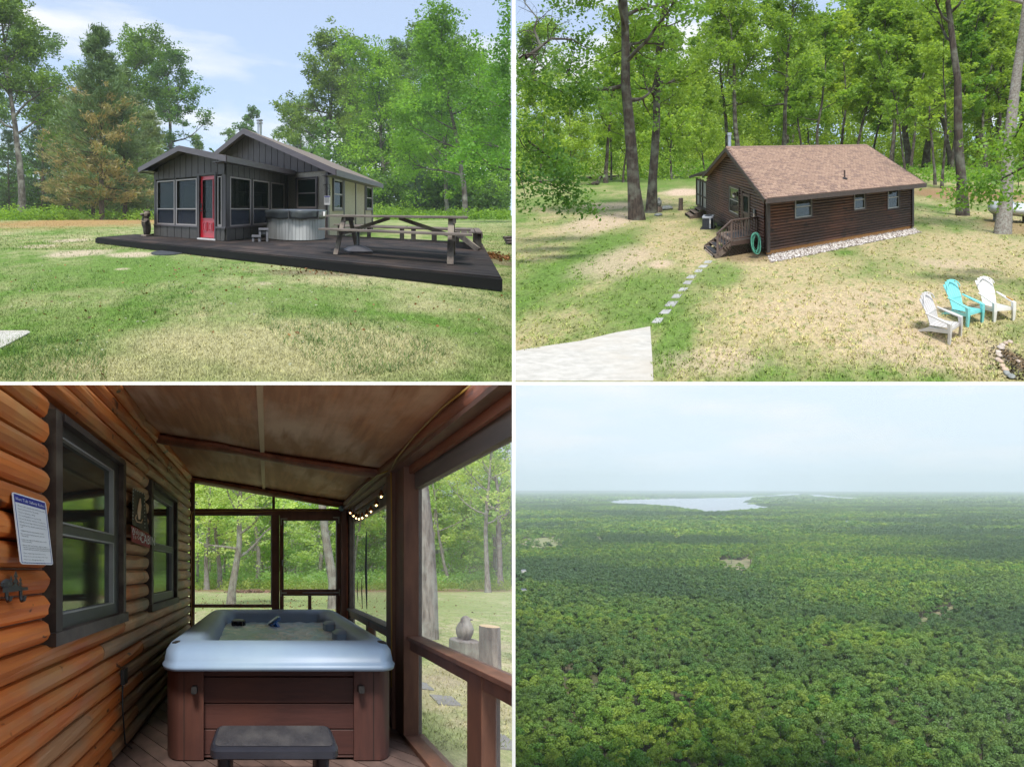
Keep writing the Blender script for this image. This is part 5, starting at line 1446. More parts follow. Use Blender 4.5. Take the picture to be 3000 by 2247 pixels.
# wooden steps at the screened porch
ws = Thing('porch_steps', 'weathered three tread wooden steps below the cabin screened porch', 'steps', TR, TR.g(790, 955))
wo = [(0, ZG + .50), (.30, ZG + .34), (.60, ZG + .18)]
xs0 = wN_.s(838) ; xs1 = xs0 + 1.2
for i, (o_, z_) in enumerate(wo): sb(ws, 'tread', xs0, xs1, .12 + o_, .12 + o_ + .32, z_ - .04, z_, M_oldw)
for q_ in (xs0, xs1 - .04):
    mb = MB(); mb.loft([[Q(k_, .12, ZG), Q(k_, 1.06, ZG), Q(k_, 1.06, ZG + .13), Q(k_, .12, ZG + .48)] for k_ in (q_, q_ + .04)]); mb.build('stringer', M_oldw, ws)
# AC unit
ac = Thing('air_conditioner', 'square grey air conditioner with dark louvred sides on a slab by the gable wall', 'air conditioner', TR, TR.g(850, 990))
ax_, ay_, _ = TR.g(848, 985)
def rr3(hx_, z, r=.08): return rrect(ax_, ay_, hx_, hx_, r, z, 3)
mb = MB(); mb.loft([rr3(.30, ZG + .04), rr3(.30, ZG + .62)]); mb.build('coil_core', M_acd, ac)
mb = MB(); mb.loft([rr3(.315, ZG + .60), rr3(.315, ZG + .68), rr3(.25, ZG + .70)]); mb.build('top_cover', M_acm, ac)
mb = MB(); mb.lathe((ax_, ay_, ZG + .70), [(.22, 0), (.21, .015), (.04, .02)], 16); mb.build('fan_grille', M_acd, ac)
for i in range(9):
    mb = MB(); mb.loft([rr3(.312, ZG + .07 + i * .06), rr3(.312, ZG + .085 + i * .06)], cap=False); mb.build('louvre', M_acd, ac)
mb = MB(); mb.bx(ax_ + .10, ax_ + .325, ay_ - .325, ay_ - .20, ZG + .05, ZG + .62); mb.bx(ax_ + .20, ax_ + .33, ay_ - .325, ay_ + .1, ZG + .05, ZG + .62); mb.build('service_panel', M_acm, ac)
mb = MB(); mb.bx(ax_ + .13, ax_ + .19, ay_ - .33, ay_ - .326, ZG + .30, ZG + .5); mb.build('label_plate', M_cw, ac)
mb = MB(); mb.loft([rrect(ax_, ay_, .40, .40, .03, ZG - .02, 2), rrect(ax_, ay_, .40, .40, .03, ZG + .038, 2)]); mb.build('pad', M_matb, ac)
gm = Thing('gas_meter', 'yellow topped gas pipe and regulator by the gable wall right of the air conditioner', 'gas meter', TR, TR.g(905, 975))
gx_, gy_, _ = TR.g(904, 972); M_yel = MAT('gas_yellow', (0.62, 0.33, 0.03), (0.5, 0.25, 0.02), TR, 5, rough=.5)
mb = MB(); mb.tube([(gx_, gy_, ZG), (gx_, gy_, ZG + .5), (gx_ - .1, gy_, ZG + .55), (gx_ - .1, gy_, ZG + .3)], .03, 7); mb.build('pipe', M_yel, gm)
mb = MB(); mb.blob((gx_ - .1, gy_, ZG + .3), (.07, .07, .05), 2, 8, 5, .03); mb.build('regulator', M_yel, gm)
mb = MB(); mb.lathe((gx_ + .02, gy_ - .1, ZG), [(.26, 0), (.26, .05), (.2, .06)], 12); solo(mb, 'drain_cover', M_matb, 'dark round cover on the ground beside the gas pipe', 'cover', TR, (gx_, gy_, ZG))
mb = MB(); px_, py_, _ = TR.g(1393, 1040); mb.tube([(px_, py_, ZG), (px_, py_, ZG + .25)], .018, 6); mb.tube([(px_ - .05, py_, ZG + .25), (px_ + .05, py_, ZG + .25)], .015, 5)
solo(mb, 'marker_stake', M_steel, 'thin metal stake standing in the pale gravel', 'stake', TR, (px_, py_, ZG))

# --- adirondack chairs
def adirondack(lab, mat, a, b, rz, S=1.0):
    x0_, y0_, _ = TR.g(a, b)
    th = Thing('adirondack_chair', lab, 'chair', TR, (x0_, y0_, ZG), group='plastic garden chairs by the fire ring')
    c, s_ = math.cos(rz), math.sin(rz)
    def T(x, y, z): x, y, z = x * S, y * S, z * S; return np.array((x0_ + c * x - s_ * y, y0_ + s_ * x + c * y, ZG + z))   # front is -y
    def qd(mb, P, t=(0, 0, .02)): return mb.loft([[T(*p) for p in P], [T(p[0] + t[0], p[1] + t[1], p[2] + t[2]) for p in P]])
    for i in range(5):      # seat slats
        y_ = -.26 + i * .115; z_ = .37 - i * .030
        mb = MB(); qd(mb, [(-.25, y_, z_), (.25, y_, z_), (.25, y_ + .10, z_ - .025), (-.25, y_ + .10, z_ - .025)]); mb.build('seat_slat', mat, th)
    hts = (.85, .91, .945, .945, .91, .85)
    for i, h in enumerate(hts):   # back slats fan out
        xb, xt = (i - 2.5) * .075, (i - 2.5) * .098; w0, w1 = .0355, .0465
        mb = MB(); yb, zb_ = .26, .20; yt, zt_ = .26 + (h - .2) * .42, h + .02
        ym, zm_ = .26 + .34 * .30, .54
        mb.loft([[T(xb - w0, yb, zb_), T(xb + w0, yb, zb_), T(xb + w0, yb + .025, zb_), T(xb - w0, yb + .025, zb_)],
                 [T((xb + xt) / 2 - .039, ym, zm_), T((xb + xt) / 2 + .039, ym, zm_), T((xb + xt) / 2 + .039, ym + .025, zm_), T((xb + xt) / 2 - .039, ym + .025, zm_)],
                 [T(xt - w1, yt, zt_ - .03), T(xt + w1, yt, zt_ - .03), T(xt + w1, yt + .025, zt_ - .03), T(xt - w1, yt + .025, zt_ - .03)],
                 [T(xt - w1 * .92, yt + .01, zt_), T(xt + w1 * .92, yt + .01, zt_), T(xt + w1 * .92, yt + .03, zt_), T(xt - w1 * .92, yt + .03, zt_)]])
        mb.build('back_slat', mat, th)
    mb = MB(); arc = [T(.27 * math.sin(t), .53 - .03 * (1 - math.cos(t)) - .08 * abs(math.sin(t)), .80 + .19 * math.cos(t)) for t in np.linspace(-1.55, 1.55, 11)]
    mb.tube(arc, .018, 6); mb.build('back_rim', mat, th)
    mb = MB(); mb.bar(T(-.25, .36, .50), T(.25, .36, .50), .03, .06); mb.build('back_rail', mat, th)
    for sg in (-1, 1):
        x = sg * .31
        mb = MB(); mb.loft([[T(x - .05, -.33, .52), T(x + .05, -.33, .52), T(x + .05, -.33, .545), T(x - .05, -.33, .545)],
                            [T(x - .06, -.1, .53), T(x + .06, -.1, .53), T(x + .06, -.1, .555), T(x - .06, -.1, .555)],
                            [T(x - .035, .36, .55), T(x + .02, .36, .55), T(x + .02, .36, .575), T(x - .035, .36, .575)]]); mb.build('armrest', mat, th)
        mb = MB(); mb.loft([[T(x - .05, -.31, .0), T(x + .02, -.31, 0), T(x + .02, -.25, 0), T(x - .05, -.25, 0)], [T(x - .055, -.33, .3), T(x + .045, -.33, .3), T(x + .045, -.27, .3), T(x - .055, -.27, .3)], [T(x - .05, -.33, .52), T(x + .05, -.33, .52), T(x + .05, -.24, .52), T(x - .05, -.24, .52)]]); mb.build('front_leg', mat, th)
        mb = MB(); mb.loft([[T(x - .04, -.26, .28), T(x, -.26, .28), T(x, -.26, .37), T(x - .04, -.26, .37)], [T(x - .04, .25, .13), T(x, .25, .13), T(x, .25, .24), T(x - .04, .25, .24)], [T(x - .04, .52, .0), T(x, .52, 0), T(x, .58, .0), T(x - .04, .58, 0)]]); mb.build('back_leg', mat, th)
    mb = MB(); mb.loft([[T(x, -.285, z_) for x, z_ in ((-.30, .30), (.30, .30), (.30, .37), (-.30, .37))], [T(x, -.265, z_) for x, z_ in ((-.30, .30), (.30, .30), (.30, .37), (-.30, .37))]]); mb.build('front_apron', mat, th)
    return th, T
adirondack('pale grey plastic adirondack chair, leftmost of the three by the fire ring', M_cg, 1868, 1450, R(38), .96)
adirondack('turquoise plastic adirondack chair in the middle of the three', M_ct, 1962, 1382, R(24), .96)
_, T3 = adirondack('off white plastic adirondack chair, rightmost of the three by the fire ring', M_cw, 2094, 1366, R(8), .96)
mb = MB(); mb.bar(T3(.32, -.25, .57), T3(.31, -.02, .58), .03, .02)
solo(mb, 'lighter', M_yel, 'small yellow lighter lying on the right arm of the off white chair', 'lighter', TR, T3(.32, -.1, .56))
# fire ring stones
frs = [(2134, 1482, 24), (2152, 1478, 26), (2118, 1492, 26), (2112, 1503, 30), (2101, 1520, 24), (2104, 1535, 28), (2100, 1553, 26), (2110, 1563, 30), (2118, 1580, 26), (2130, 1597, 30), (2138, 1612, 30), (2157, 1628, 34), (2188, 1560, 20)]
fw_ = ['topmost', 'rightmost of the top', 'upper left', 'flat upper left', 'squarish left', 'left', 'small left', 'middle left', 'lower left', 'lower', 'second lowest', 'lowest', 'inner']
for k, (a, b, w_) in enumerate(frs):
    x, y, _ = TR.g(a, b + 6); r_ = w_ / 2 / TR.f * y
    mb = MB(); mb.blob((x, y, ZG + r_ * .45), (r_, r_ * .8, r_ * .62), k, 9, 6, .16)
    solo(mb, 'fire_ring_stone', M_rock if k not in (10, 11) else M_grock, fw_[k] + ' stone of the fire ring at the right edge, ' + ('grey' if k in (10, 11) else 'pale pinkish'), 'stone', TR, (x, y, ZG), group='stones of the fire ring', smooth=True)
x, y, _ = TR.g(2185, 1600)
litter('ash_litter', TR, x, y, .25, .5, 900, .07, FOLIAGE('ash', (0.05, 0.04, 0.035), (0.25, 0.17, 0.12), trans=0), 9)
# propane tank
tk = Thing('propane_tank', 'white horizontal propane tank with blue dome lid behind the right trees', 'tank', TR, TR.g(2140, 950))
M_tank = MAT('tank_white', (0.62, 0.64, 0.66), (0.5, 0.53, 0.56), TR, 3, rough=.5, c3=(.4, .43, .42), s3=1)
c0 = np.array(TR.at(2075, 897, 22.0)); c1 = c0 + np.array((2.3, -.5, -.12)); ax = (c1 - c0) / np.linalg.norm(c1 - c0)
mb = MB(); r_ = .40
mb.tube([c0 - ax * .22, c0 - ax * .17, c0, c1, c1 + ax * .17], [.1, .26, r_, r_, .2], 16); mb.build('tank_body', M_tank, tk, smooth=True)
mb = MB(); mb.lathe(c0 + ax * .95 + (0, 0, .34), [(.2, 0), (.2, .1), (.14, .17), (.02, .2)], 12); mb.build('dome_lid', MAT('lid_blue', (0.05, 0.20, 0.5), (0.04, 0.16, 0.42), TR, 4, rough=.4), tk, smooth=True)
for t in (.3, 1.9): mb = MB(); q = c0 + ax * t; mb.bx(q[0] - .1, q[0] + .1, q[1] - .3, q[1] + .3, ZG, q[2] - .3); mb.build('saddle', M_flag, tk)
# yard carvings and rocks
eg = Thing('eagle_carving', 'carved grey eagle perched on a short stump beside the two big oaks', 'carving', TR, TR.g(634, 915))
x, y, _ = TR.g(635, 916)
mb = MB(); mb.lathe((x, y, ZG), [(.24, 0), (.23, .35), (.2, .37)], 10); mb.build('stump', M_oldw, eg)
mb = MB(); mb.lathe((x, y, ZG + .36), [(.08, 0), (.15, .1), (.17, .25), (.11, .42), (.08, .5), (.09, .56), (.03, .63)], 9); mb.build('body', M_grock, eg)
mb = MB(); mb.tube([(x, y, ZG + .9), (x + .14, y - .05, ZG + .87)], [.045, .012], 6); mb.build('beak', M_grock, eg)
for sg in (-1, 1): mb = MB(); mb.blob((x + sg * .13, y, ZG + .62), (.05, .12, .2), 3, 7, 5, .1); mb.build('wing', M_grock, eg)
x, y, _ = TR.g(729, 909)
pp = Thing('log_post', 'upright weathered log post on the lawn left of the cabin', 'post', TR, (x, y, ZG))
mb = MB(); mb.tube([(x, y, ZG), (x, y, ZG + .4), (x + .01, y, ZG + .85)], [.17, .15, .15], 10); mb.build('log', M_oldw, pp)
mb = MB(); mb.tube([(x - .04, y - .14, ZG + .45), (x - .04, y - .2, ZG + .45)], .03, 6); mb.build('knot', M_logdk, pp)
for a, b, w_, lab in ((668, 906, 56, 'flat grey rock between the eagle carving and the log post'), (633, 932, 34, 'small grey rock in the lawn below the eagle carving')):
    x, y, _ = TR.g(a, b); r_ = w_ / 2 / TR.f * y; mb = MB(); mb.blob((x, y, ZG + r_ * .2), (r_, r_ * .8, r_ * .4), a, 9, 6, .18)
    solo(mb, 'rock', M_grock, lab, 'rock', TR, (x, y, ZG), smooth=True)

# --- trees of site 2
def rplace(proto, a, b, htop, name, label, group=None, rz=0, natural=20.0, wide=1.0, cat='tree'):
    Y = TR.h * TR.f / (b - TR.bH); X = (a - TR.a0) / TR.f * Y
    H = (TR.bH - htop) / TR.f * Y + TR.h
    return proto.place(name, label, cat, TR, X, Y, H / natural * wide, rz, group, zs=1 / wide)
P_low = Proto(oak(211, 10, .10, 1.6, 3.2, 6000, .24, 13), M_bark_tr, M_leaf_tr)
P_h1 = Proto(oak(201, 24, .40, 6.5, 6.0, 15000, .22, 15, lean=(-.16, 0)), M_bark_tr, M_leaf_tr)
P_h2 = Proto(oak(202, 24, .32, 5.5, 5.5, 13000, .22, 15, lean=(.02, 0)), M_bark_tr, M_leaf_tr)
P_h3 = Proto(oak(203, 26, .33, 10, 5.0, 6500, .22, 10, lean=(-.03, 0)), M_bark_tr, M_leaf_tr)
P_h4 = Proto(oak(204, 26, .36, 11, 5.0, 6500, .22, 10, lean=(-.13, 0)), M_bark_bl, M_leaf_tr)
rplace(P_h1, 541, 950, -640, 'oak_tree', 'nearest big oak with dark leaning trunk left of the cabin', rz=.3, natural=21)
rplace(P_h2, 600, 920, -560, 'oak_tree', 'straight oak trunk just behind the nearest leaning oak, by the eagle carving', rz=1.4, natural=21)
rplace(P_h3, 1947, 932, -700, 'oak_tree', 'tall slender oak trunk right of the cabin, left of the lichen covered one', rz=.9, natural=23)
rplace(P_h4, 2117, 1010, -900, 'oak_tree', 'lichen covered leaning oak trunk in front of the propane tank', rz=2.2, natural=23)
rplace(P_tr[0], 975, 760, -110, 'oak_tree', 'spreading oak directly behind the cabin chimney', rz=.5, natural=20)
rplace(P_tr[1], 1172, 755, -60, 'oak_tree', 'spreading oak behind the middle of the cabin ridge', rz=1.9, natural=20)
rplace(P_tr[2], 935, 748, 60, 'oak_tree', 'oak just left of the one behind the cabin chimney', rz=3.3, natural=20)
rplace(P_tr[1], 405, 792, 150, 'oak_tree', 'mid sized oak at the far edge of the lawn left of the big oaks', rz=4, natural=20)
rplace(P_trt[0], 428, 780, 230, 'oak_tree', 'slim oak beside the mid sized one at the far lawn edge', rz=1, natural=17)
rg = random.Random(31)
for i in range(46):
    a = rg.uniform(20, 2240) if i < 16 else rg.uniform(1150, 2230)
    b = rg.uniform(668, 740) if a > 1100 else rg.uniform(662, 715)
    P = rg.choice(P_trt + [P_tr[2], P_trt[0]])
    rplace(P, a, b, rg.uniform(-120, 140) if a > 700 else rg.uniform(60, 240), 'oak_tree', 'young straight oak in the green woods behind the cabin', 'oaks in the woods behind the cabin', rg.uniform(0, 6), natural=18, wide=1.25)
for i, (a, b, t) in enumerate(((1720, 742, -60), (1828, 800, 60), (1856, 815, 40), (1700, 752, 120), (1645, 735, 0))):
    rplace(P_trt[i % 3], a, b, t, 'oak_tree', ['dark trunked oak right of the roof ridge end', 'thin oak second from the right corner of the cabin roof', 'thin oak between the cabin corner and the tall slender oak', 'oak trunk beside the dark one at the roof ridge end', 'oak rising behind the far end of the cabin ridge'][i], rz=i, natural=17)
xr = lambda a: (a - TR.a0) / TR.f
bush_mass('distant_woods', TR, [(xr(-40), xr(700), 74, 84, -5.2, 13), (xr(700), xr(1150), 74, 84, -5.2, 10), (xr(1150), xr(1700), 64, 82, -5.2, 22), (xr(1700), xr(2330), 60, 82, -5.2, 24), (xr(-40), xr(2330), 76, 82, -5.2, 5), (xr(500), xr(1300), 66, 80, -3, 12)], 140000, .55, M_leaf_tr, 41)
bush_mass('undergrowth', TR, [(xr(-40), xr(760), 42, 50, -5.2, -1.2), (xr(-40), xr(500), 44, 56, -5.2, 1.5)], 26000, .26, M_leaf_tr, 42)
M_meadow = FOLIAGE('meadow_ferns', (0.16, 0.26, 0.03), (0.34, 0.50, 0.09), trans=.5)
bush_mass('undergrowth', TR, [(xr(400), xr(2330), 60, 74, -5.2, -.5)], 24000, .3, M_leaf_tr, 44)
for k_, (a, b, t, lab) in enumerate(((480, 790, 330, 'young leafy tree between the left bough and the nearest leaning oak'), (690, 775, 300, 'young leafy tree right of the two big oaks'), (830, 760, 420, 'small leafy tree over the left eave of the cabin'), (250, 800, 420, 'small leafy tree at the wood edge above the left bough'), (120, 790, 380, 'small leafy tree at the far left wood edge'))):
    rplace(P_low, a, b, t, 'young_tree', lab, rz=k_ * 1.7, natural=9)
bush_mass('undergrowth', TR, [(xr(500), xr(1200), 44, 70, -5.25, -4.7), (xr(1600), xr(2330), 40, 70, -5.25, -4.8)], 32000, .3, M_meadow, 43)
# overhanging boughs at the left edge
def bough(lab, pts, rads, mat, leafmat, n, ls, cr, seed, bare_=False, name='leafy_bough', cat='branch'):
    """a branch reaching in from a tree outside the picture, with its side twigs and leaves"""
    rg = np.random.RandomState(seed); P = [TR.W(TR.at(*q)) for q in pts]; S = TR.S
    root = bpy.data.objects.new(name, None); COL.objects.link(root); root.location = P[0]; root['label'] = lab; root['category'] = cat
    paths = [(np.array(P), np.array(rads) * S)]; tips = []
    for i in range(1, len(P)):
        for j in range(4 if not bare_ else 3):
            p = P[i - 1] + (P[i] - P[i - 1]) * rg.rand(); d = (P[i] - P[i - 1]) / np.linalg.norm(P[i] - P[i - 1]) * .8 + rg.randn(3) * .6
            L = S * rg.uniform(.5, 1.6) * (1.3 if bare_ else 1); q = path(p, d, L, 5, rg, .3)
            paths.append((q, rads[i] * S * .5 * (1 - .8 * np.linspace(0, 1, 6)))); tips += [q[-1], q[-2], q[-3]]
            if bare_:
                for _ in range(2):
                    q2 = path(q[rg.randint(1, 5)], rg.randn(3), L * .5, 4, rg, .35); paths.append((q2, rads[i] * S * .22 * (1 - .8 * np.linspace(0, 1, 5))))
    V, F = tube_np(paths, 6); o = link_np('branch', V - P[0] + P[0], F, [mat], loc=tuple(P[0]), smooth=True, clip='TR'); o.location = (0, 0, 0); o.parent = root
    if not bare_:
        C, T = [], []
        for t in tips:
            k = n // len(tips); q = rg.randn(k, 3) * cr * S * .5; q[:, 2] *= .5; C.append(t + q); T.append(np.clip(rg.rand() * .6 + rg.rand(k) * .4, 0, 1))
        C = np.concatenate(C); T = np.concatenate(T); V, F = cards(C, ls * S, rg, .5)
        o = link_np('foliage', V, F, [leafmat], loc=tuple(P[0]), attrs={'tone': T}, clip='TR'); o.location = (0, 0, 0); o.parent = root
M_leaf_nr = FOLIAGE('near_leaves', (0.05, 0.12, 0.025), (0.17, 0.30, 0.07), trans=.45)
bough('low leafy oak bough reaching in from the left edge over the cabin lawn', [(-60, 700, 14), (60, 770, 14.3), (170, 800, 14.8), (280, 850, 15.2)], [.06, .05, .03, .012], M_bark_tr, M_leaf_nr, 1500, .17, .7, 51)
bough('middle leafy oak bough at the left edge, above the lowest one', [(-60, 560, 15), (70, 610, 15.3), (160, 680, 15.6), (230, 730, 16)], [.06, .05, .03, .012], M_bark_tr, M_leaf_nr, 1900, .17, .9, 52)
bough('upper leafy oak bough at the left edge beneath the bare limb', [(-60, 300, 16), (80, 340, 16.3), (220, 400, 16.8), (330, 430, 17)], [.06, .05, .03, .012], M_bark_tr, M_leaf_nr, 2600, .18, 1.0, 53)
bough('bare crooked dead limb against the sky at the left edge', [(-40, 262, 15), (60, 250, 15.2), (120, 205, 15.4), (170, 168, 15.6), (260, 172, 16), (330, 215, 16.4)], [.10, .09, .07, .055, .03, .012], M_bark_tr, None, 0, 0, 0, 54, True, 'dead_branch')
bough('bare forked dead limb rising to the top left corner', [(125, 205, 15.4), (95, 130, 15.5), (110, 80, 15.6), (60, 20, 15.7), (40, -20, 15.8)], [.06, .05, .035, .025, .02], M_bark_tr, None, 0, 0, 0, 55, True, 'dead_branch')
bough('bright leafy bough at the right edge above the propane tank', [(2260, 690, 12), (2180, 740, 12.2), (2100, 780, 12.4), (2040, 815, 12.6)], [.05, .04, .025, .01], M_bark_tr, M_leaf_tr, 1300, .16, .75, 56)
bough('bright leafy bough along the right edge, higher than the one over the tank', [(2260, 480, 12.5), (2210, 520, 12.6), (2170, 600, 12.8), (2150, 640, 13)], [.05, .04, .025, .01], M_bark_tr, M_leaf_tr, 900, .16, .7, 57)
# tree stump roots at the wood edge, fallen log
x, y, _ = TR.g(372, 800); mb = MB(); mb.tube([(x - .5, y, ZG + .1), (x, y, ZG + .25), (x + .25, y, ZG + .9)], [.25, .22, .08], 8); mb.tube([(x, y, ZG + .2), (x - 1.2, y, ZG + .05)], [.16, .05], 6)
solo(mb, 'broken_stump', M_bark_tr, 'dark broken stump with roots at the far edge of the lawn', 'stump', TR, (x, y, ZG))
x, y, _ = TR.g(300, 775); x2, y2, _ = TR.g(520, 762); mb = MB(); mb.tube([(x, y, ZG + .15), ((x + x2) / 2, y, ZG + .25), (x2, y2, ZG + .15)], [.16, .14, .08], 7)
solo(mb, 'fallen_log', M_bark_tr, 'long fallen log lying along the wood edge behind the lawn', 'log', TR, (x, y, ZG))
def tr_keep(X, Y):
    rx, ry = X - RC[0], Y - RC[1]
    s = RN[0] * rx + RN[1] * ry; o = -(RW[0] * rx + RW[1] * ry)
    inside = (s > -.9) & (s < WE + 2.5) & (o < .1) & (o > -LEN - .8) | ((s > .6) & (s < 2.5) & (o > 0) & (o < 2.2))
    pa = TR.a0 + X / Y * TR.f; pb = TR.bH + TR.h / Y * TR.f
    onpad = (pb > 1412 + (597 - pa) * .195) & (pa < 606)
    return ~(inside | onpad)
blades('grass_tufts', TR, 26000, 7.2, 30, 0.07, 0.009, M_tr_b, .72, 61, tr_keep, tufts=True)
blades('grass_blades', TR, 60000, 7.2, 34, 0.03, 0.005, M_tr_b, .72, 62, tr_keep)
# ================================================================== SITE 3: screened log porch with hot tub
FZ = -1.78
M_olog = MAT('amber_log', (0.70, 0.20, 0.040), (0.42, 0.105, 0.024), BL, 7, (1.2, .16, 1.3), rough=.5, bstr=.7, vary=.24, c3=(0.50, 0.22, 0.07), s3=2.2, spec=.22)
M_olog2 = MAT('peeled_log', (0.68, 0.40, 0.20), (0.42, 0.20, 0.085), BL, 6, (1.2, .5, 1), rough=.55, bstr=.7, vary=.2, c3=(0.32, 0.26, 0.15), s3=2.5)
M_blacklog = MAT('weathered_log', (0.46, 0.25, 0.12), (0.25, 0.14, 0.075), BL, 6, (1.2, .35, 1), rough=.6, bstr=.7, vary=.2, c3=(0.22, 0.19, 0.13), s3=2)
M_beam = MAT('red_brown_beam', (0.34, 0.115, 0.055), (0.18, 0.06, 0.03), BL, 7, (1, .3, 1), rough=.5, bstr=.5, vary=.12)
M_post = MAT('brown_post', (0.22, 0.10, 0.062), (0.13, 0.06, 0.04), BL, 8, (1, 1, .2), rough=.55, bstr=.4, vary=.12)
M_ceil = MAT('plywood_ceiling', (0.66, 0.33, 0.155), (0.45, 0.21, 0.10), BL, 5, (3.2, .5, 1), rough=.65, bstr=.35, c3=(0.80, 0.55, 0.36), s3=1.5)
M_lath = MAT('pale_lath', (0.80, 0.60, 0.36), (0.68, 0.48, 0.28), BL, 8, (1, .2, 1), rough=.6)
M_hdr = MAT('grey_board', (0.20, 0.165, 0.14), (0.13, 0.11, 0.095), BL, 7, (1, .2, 1), rough=.6, bstr=.4)
M_wfrb = MAT('brown_casing', (0.060, 0.038, 0.028), (0.036, 0.024, 0.019), BL, 8, (1, 1, .3), rough=.55, bstr=.4, c3=(0.12, 0.095, 0.07), s3=4)
M_sash = MAT('dark_sash', (0.055, 0.055, 0.052), (0.04, 0.04, 0.038), BL, 6, rough=.45)
M_sashl = MAT('pale_sash_line', (0.30, 0.30, 0.28), (0.25, 0.25, 0.23), BL, 6, rough=.5)
M_gbl = GLASS('porch_window_glass', (0.018, 0.024, 0.022), see=.0, gloss=.05, rough=.05)
M_flo = MAT('porch_boards', (0.19, 0.125, 0.105), (0.11, 0.075, 0.065), BL, 8, (1, 1, 1), rough=.5, bstr=.4, vary=.22)
M_shell = MAT('blue_acrylic', (0.25, 0.345, 0.48), (0.22, 0.31, 0.44), BL, 1.5, rough=.42, spec=.45, bstr=.0, c3=(0.29, 0.40, 0.50), s3=.8)
M_pan = MAT('maroon_panel', (0.080, 0.032, 0.027), (0.058, 0.025, 0.022), BL, 26, (.12, 1, 1), rough=.5, bstr=.25, vary=.06, c3=(0.095, 0.036, 0.026), s3=.9)
M_pil = MAT('maroon_corner', (0.095, 0.038, 0.030), (0.070, 0.030, 0.025), BL, 26, (1, 1, .10), rough=.5, bstr=.25, c3=(0.125, 0.052, 0.034), s3=.7)
M_stp = MAT('step_plastic', (0.030, 0.032, 0.044), (0.022, 0.024, 0.034), BL, 5, rough=.42, spec=.5)
M_pad = MAT('step_pad', (0.055, 0.052, 0.058), (0.035, 0.034, 0.04), BL, 40, rough=.8, bstr=1, c3=(0.09, 0.085, 0.085), s3=5)
M_cord = MAT('yellow_cord', (0.42, 0.25, 0.04), (0.34, 0.19, 0.03), BL, 5, rough=.4)
M_iron = MAT('cast_iron', (0.035, 0.033, 0.033), (0.02, 0.02, 0.02), BL, 9, rough=.5, bstr=.8)
M_white = MAT('sign_white', (0.78, 0.79, 0.80), (0.74, 0.75, 0.76), BL, 3, rough=.4)
M_navy = MAT('sign_blue', (0.012, 0.025, 0.26), (0.012, 0.022, 0.24), BL, 3, rough=.4)
M_inkb = MAT('sign_ink', (0.07, 0.075, 0.085), (0.06, 0.065, 0.07), BL, 3, rough=.5)
M_sred = MAT('sign_red', (0.33, 0.018, 0.025), (0.25, 0.015, 0.02), BL, 6, rough=.6)

XLw = -1.50
SPECKS(M_olog, BL, 7, (0.10, 0.03, 0.012), .66, .70); SPECKS(M_olog2, BL, 7, (0.14, 0.07, 0.03), .66, .70); SPECKS(M_olog, BL, 1.1, (0.40, 0.20, 0.09), .52, .62)
SPECKS(M_ceil, BL, 2.2, (0.48, 0.23, 0.11), .46, .64, 0, (2.5, .6, 1))
lw = Wall(BL, (XLw, 0), (0, 1), (1, 0))       # s = Y
def zc(X): return 1.76 + (X - XLw) * (1.28 - 1.76) / (1.44 - XLw)
YB = 5.30
por = Thing('log_porch', 'screened porch of amber logs with sloping plywood ceiling around the blue hot tub', 'porch', BL, (0, 3.5, FZ))
w1 = (1.87, 2.80, -.44, 1.07); w2 = (3.42, 4.43, -.44, 1.10)
nL = 22; lh = (1.80 - FZ) / nL
rg = random.Random(21)
def carved_log(y0, y1, z0, z1, depth, rg, mat, X0=XLw, sub=None):
    """a peeled log face: long uneven facets cut by hand"""
    L = y1 - y0; k = sub or max(3, int(L / .3)); rings = []; n = 8
    ys = [y0 + L * j / k for j in range(k + 1)]
    for j, y in enumerate(ys):
        r_ = []
        tap = 1.0
        if j in (0, k): tap = .80
        for i in range(n):
            t = math.pi * i / (n - 1)
            q = (1 + rg.uniform(-.10, .09)) if 0 < i < n - 1 else 1
            r_.append((X0 + max(0, depth * math.sin(t) ** .7 * q * tap), y, z0 + (z1 - z0) * (.5 - .5 * math.cos(t) * (1 if 0 < i < n - 1 else 1))))
        rings.append(r_)
    mb = MB(); mb.loft(rings); mb.build('log', mat, por)
for i in range(nL):
    z0, z1 = FZ + i * lh, FZ + (i + 1) * lh; zm_ = (z0 + z1) / 2
    cuts = [(w[0] - .03, w[1] + .03) for w in (w1, w2) if w[2] - .09 < zm_ < w[3] + .05]
    xs = [0.9] + [x for c in cuts for x in c] + [YB]
    for a, b in zip(xs[::2], xs[1::2]):
        mat = M_olog
        if b == YB and a > 1 and rg.random() < .8: mat = M_olog2
        elif a > 2.5 : mat = rg.choice((M_olog, M_olog2, M_olog2))
        # long courses are made of two logs
        if b - a > 3: 
            sp_ = rg.uniform(2.4, 3.6) if i < 8 else rg.uniform(2.0, 4.6)
            far = M_blacklog if (i < 7) else M_olog2
            near_ = M_olog if i > 3 else M_olog
            for (q0, q1, mm) in ((a, sp_ - .004, near_), (sp_ + .004, b, far)): carved_log(q0, q1, z0 + .003, z1 - .003, .105, rg, mm)
        else: carved_log(a, b, z0 + .003, z1 - .003, .105, rg, mat)
mb = MB()
for a, b, c, d in ((.9, w1[0], FZ, 1.8), (w1[1], w2[0], FZ, 1.8), (w2[1], YB, FZ, 1.8), (w1[0], w1[1], FZ, w1[2]), (w1[0], w1[1], w1[3], 1.8), (w2[0], w2[1], FZ, w2[2]), (w2[0], w2[1], w2[3], 1.8)): lw.box(mb, a, b, c, d, -.12, .012)
mb.build('wall', M_post, por, recalc=False)
